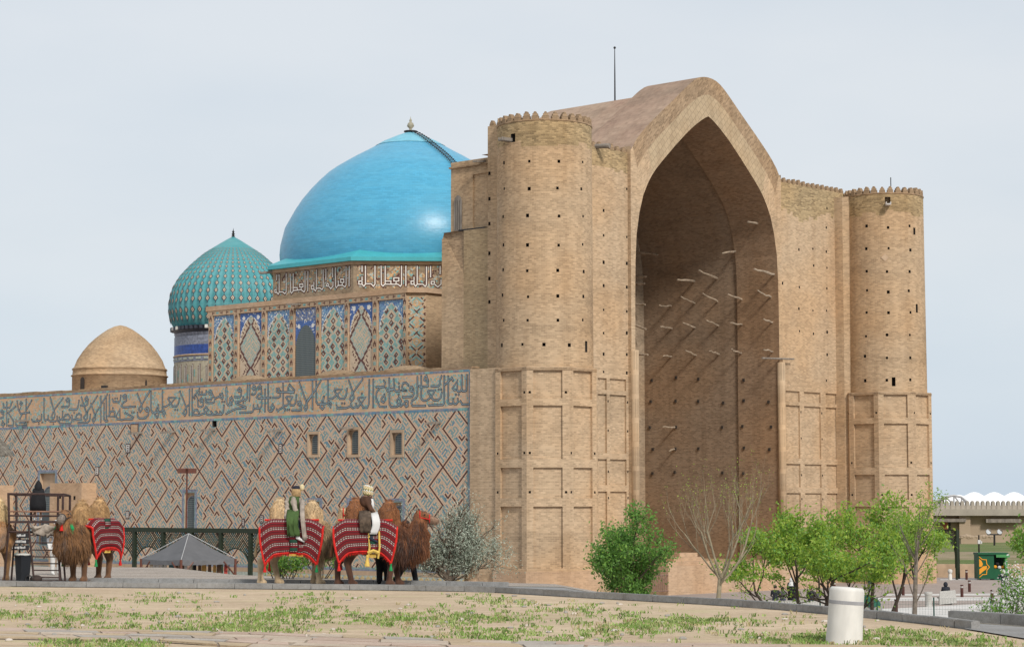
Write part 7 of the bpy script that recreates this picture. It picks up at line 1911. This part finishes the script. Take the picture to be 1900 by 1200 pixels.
# slim lamp post beside the kiosk
lq = pz(1817.5, 1074, 0); f = MB(); lpo2 = empty('lamp_post', lq, 'slim dark lamp post with a pale fitting beside the green kiosk', 'lamp post')
hh = atY(1817, 992, lq.y).z - PZ; f.bar(lq, lq + V((0, 0, hh)), .09, 0, 8, .06); f.build('pole', plain('dark_pole', (.03, .022, .02), .6), lpo2)
f = MB(); f.box(lq + V((0, -.1, hh - .55)), (.22, .2, .32)); f.box(lq + V((.15, -.1, hh - .6)), (.15, .2, .2)); f.build('lamp_fitting', whitec, lpo2)
# floodlights on the lawn
Yl = 190.0; a = atY(1845, 1005, Yl); b = atY(1845, 991, Yl); fl_ = empty('floodlight', a, 'pair of round floodlights on a black T-shaped post on the lawn', 'floodlight'); f = MB(); f.bar(a - V((0, 0, .3)), b, .09, 0, 6); f.bar(b - V((.62, 0, 0)), b + V((.62, 0, 0)), .07, 0, 6); f.build('post', M['black'], fl_)
for dx in (-.5, .48): f = MB(); f.tube([b + V((dx, .15, .28)), b + V((dx - .03, -.12, .25))], [.17, .26], 0, 12); f.build('lamp', M['greywood'], fl_); f = MB(); f.tube([b + V((dx - .03, -.125, .25)), b + V((dx - .03, -.135, .25))], [.23, .22], 0, 12); f.build('glass', plain('lamp_glass_pale', (.6, .63, .66), .2), fl_)
# lattice gate and red bench
ga = [pz(1733, 1074, 0), pz(1775.5, 1075, 0), pz(1781, 1073, 0)]; ga = [V((q.x, q.y, 0)) for q in ga]
gt = empty('lattice_gate', V((ga[1].x, ga[1].y, PZ)), 'dark green lattice gate arch beside the farther tower', 'gate'); zz = lambda y: atY(1757, y, ga[1].y).z
arcade(gt, ga[:2], zz(984), zz(1030), zz(998), .12, .14, .16)
f = MB(); f.box((ga[2].x, ga[2].y + .3, (PZ + zz(984)) / 2), (.14, .14, zz(984) - PZ)); f.build('post', dgreen, gt)
rb = pz(1746, 1070, 0); f = MB(); rbo = empty('red_bench', rb, 'dark red slatted bench under the lattice gate', 'bench'); rbm = plain('dark_red_paint', (.12, .018, .02), .6)
for z in (.42, .56, .70): f = MB(); f.box(rb + V((0, .3, z + .12)), (1.15, .05, .1)); f.build('slat', rbm, rbo)
f = MB(); f.box(rb + V((0, 0, .42)), (1.15, .5, .06)); f.build('seat', rbm, rbo)
for x in (-.5, .5): f = MB(); f.box(rb + V((x, .05, .2)), (.08, .45, .4)); f.build('leg', wht, rbo)
q = pz(1763, 1075, 0); f = MB(); f.lathe(q, [(.16, 0), (.16, .42), (.12, .46), (.13, .52), (.2, .6), (.2, .75), (.1, .85), (.01, .86)], 12); o = f.build('stone_urn', wht, None, smooth=True); tag(o, 'small white stone urn beside the red bench', 'urn')
# green covered pile on a grey block
q = pz(1618, 1141, 0); k_ = q.y / F; f = MB(); f.box(q + V((0, .5, .22)), (38 * k_, 1.0, .5)); o = f.build('concrete_block', M['kerb1'], None); tag(o, 'grey concrete block under the green cover', 'block')
f = MB(); rows = []
for i in range(8):
    z = i / 7; rr_ = cos(z * pi / 2) ** .6; rows.append([q + V((cos(a) * 19 * k_ * rr_ * (1 + .08 * sin(3 * a + i)) - .1 * z, .5 + sin(a) * .6 * rr_, .47 + .62 * z + .04 * sin(a * 5 + i))) for a in frange(0, 2 * pi, 22)[:-1]])
f.grid(rows, 0, close=True); o = f.build('green_cover', plain('green_tarpaulin', (.012, .085, .05), .6, .3, 2, .4), None, smooth=True); tag(o, 'crumpled dark green cover over a pile on the concrete block', 'tarpaulin')
# small boundary stone and rock by the nearer tower
q = V((atY(875, 1085, 61).x, 61, 0)); f = MB(); f.lathe(q, [(.22, -.1), (.21, .25), (.15, .42), (.02, .5)], 9); o = f.build('boundary_stone', M['brick_pink'], None); tag(o, 'rounded tan stone at the foot of the silvery tree', 'stone')
f = MB(); a = atY(887, 1060, 61.8); f.bar((a.x, 61.8, 0), (a.x, 61.8, .45), .035, 0, 6); o = f.build('marker_post', M['black'], None); tag(o, 'short black marker post beside the silvery tree', 'post')
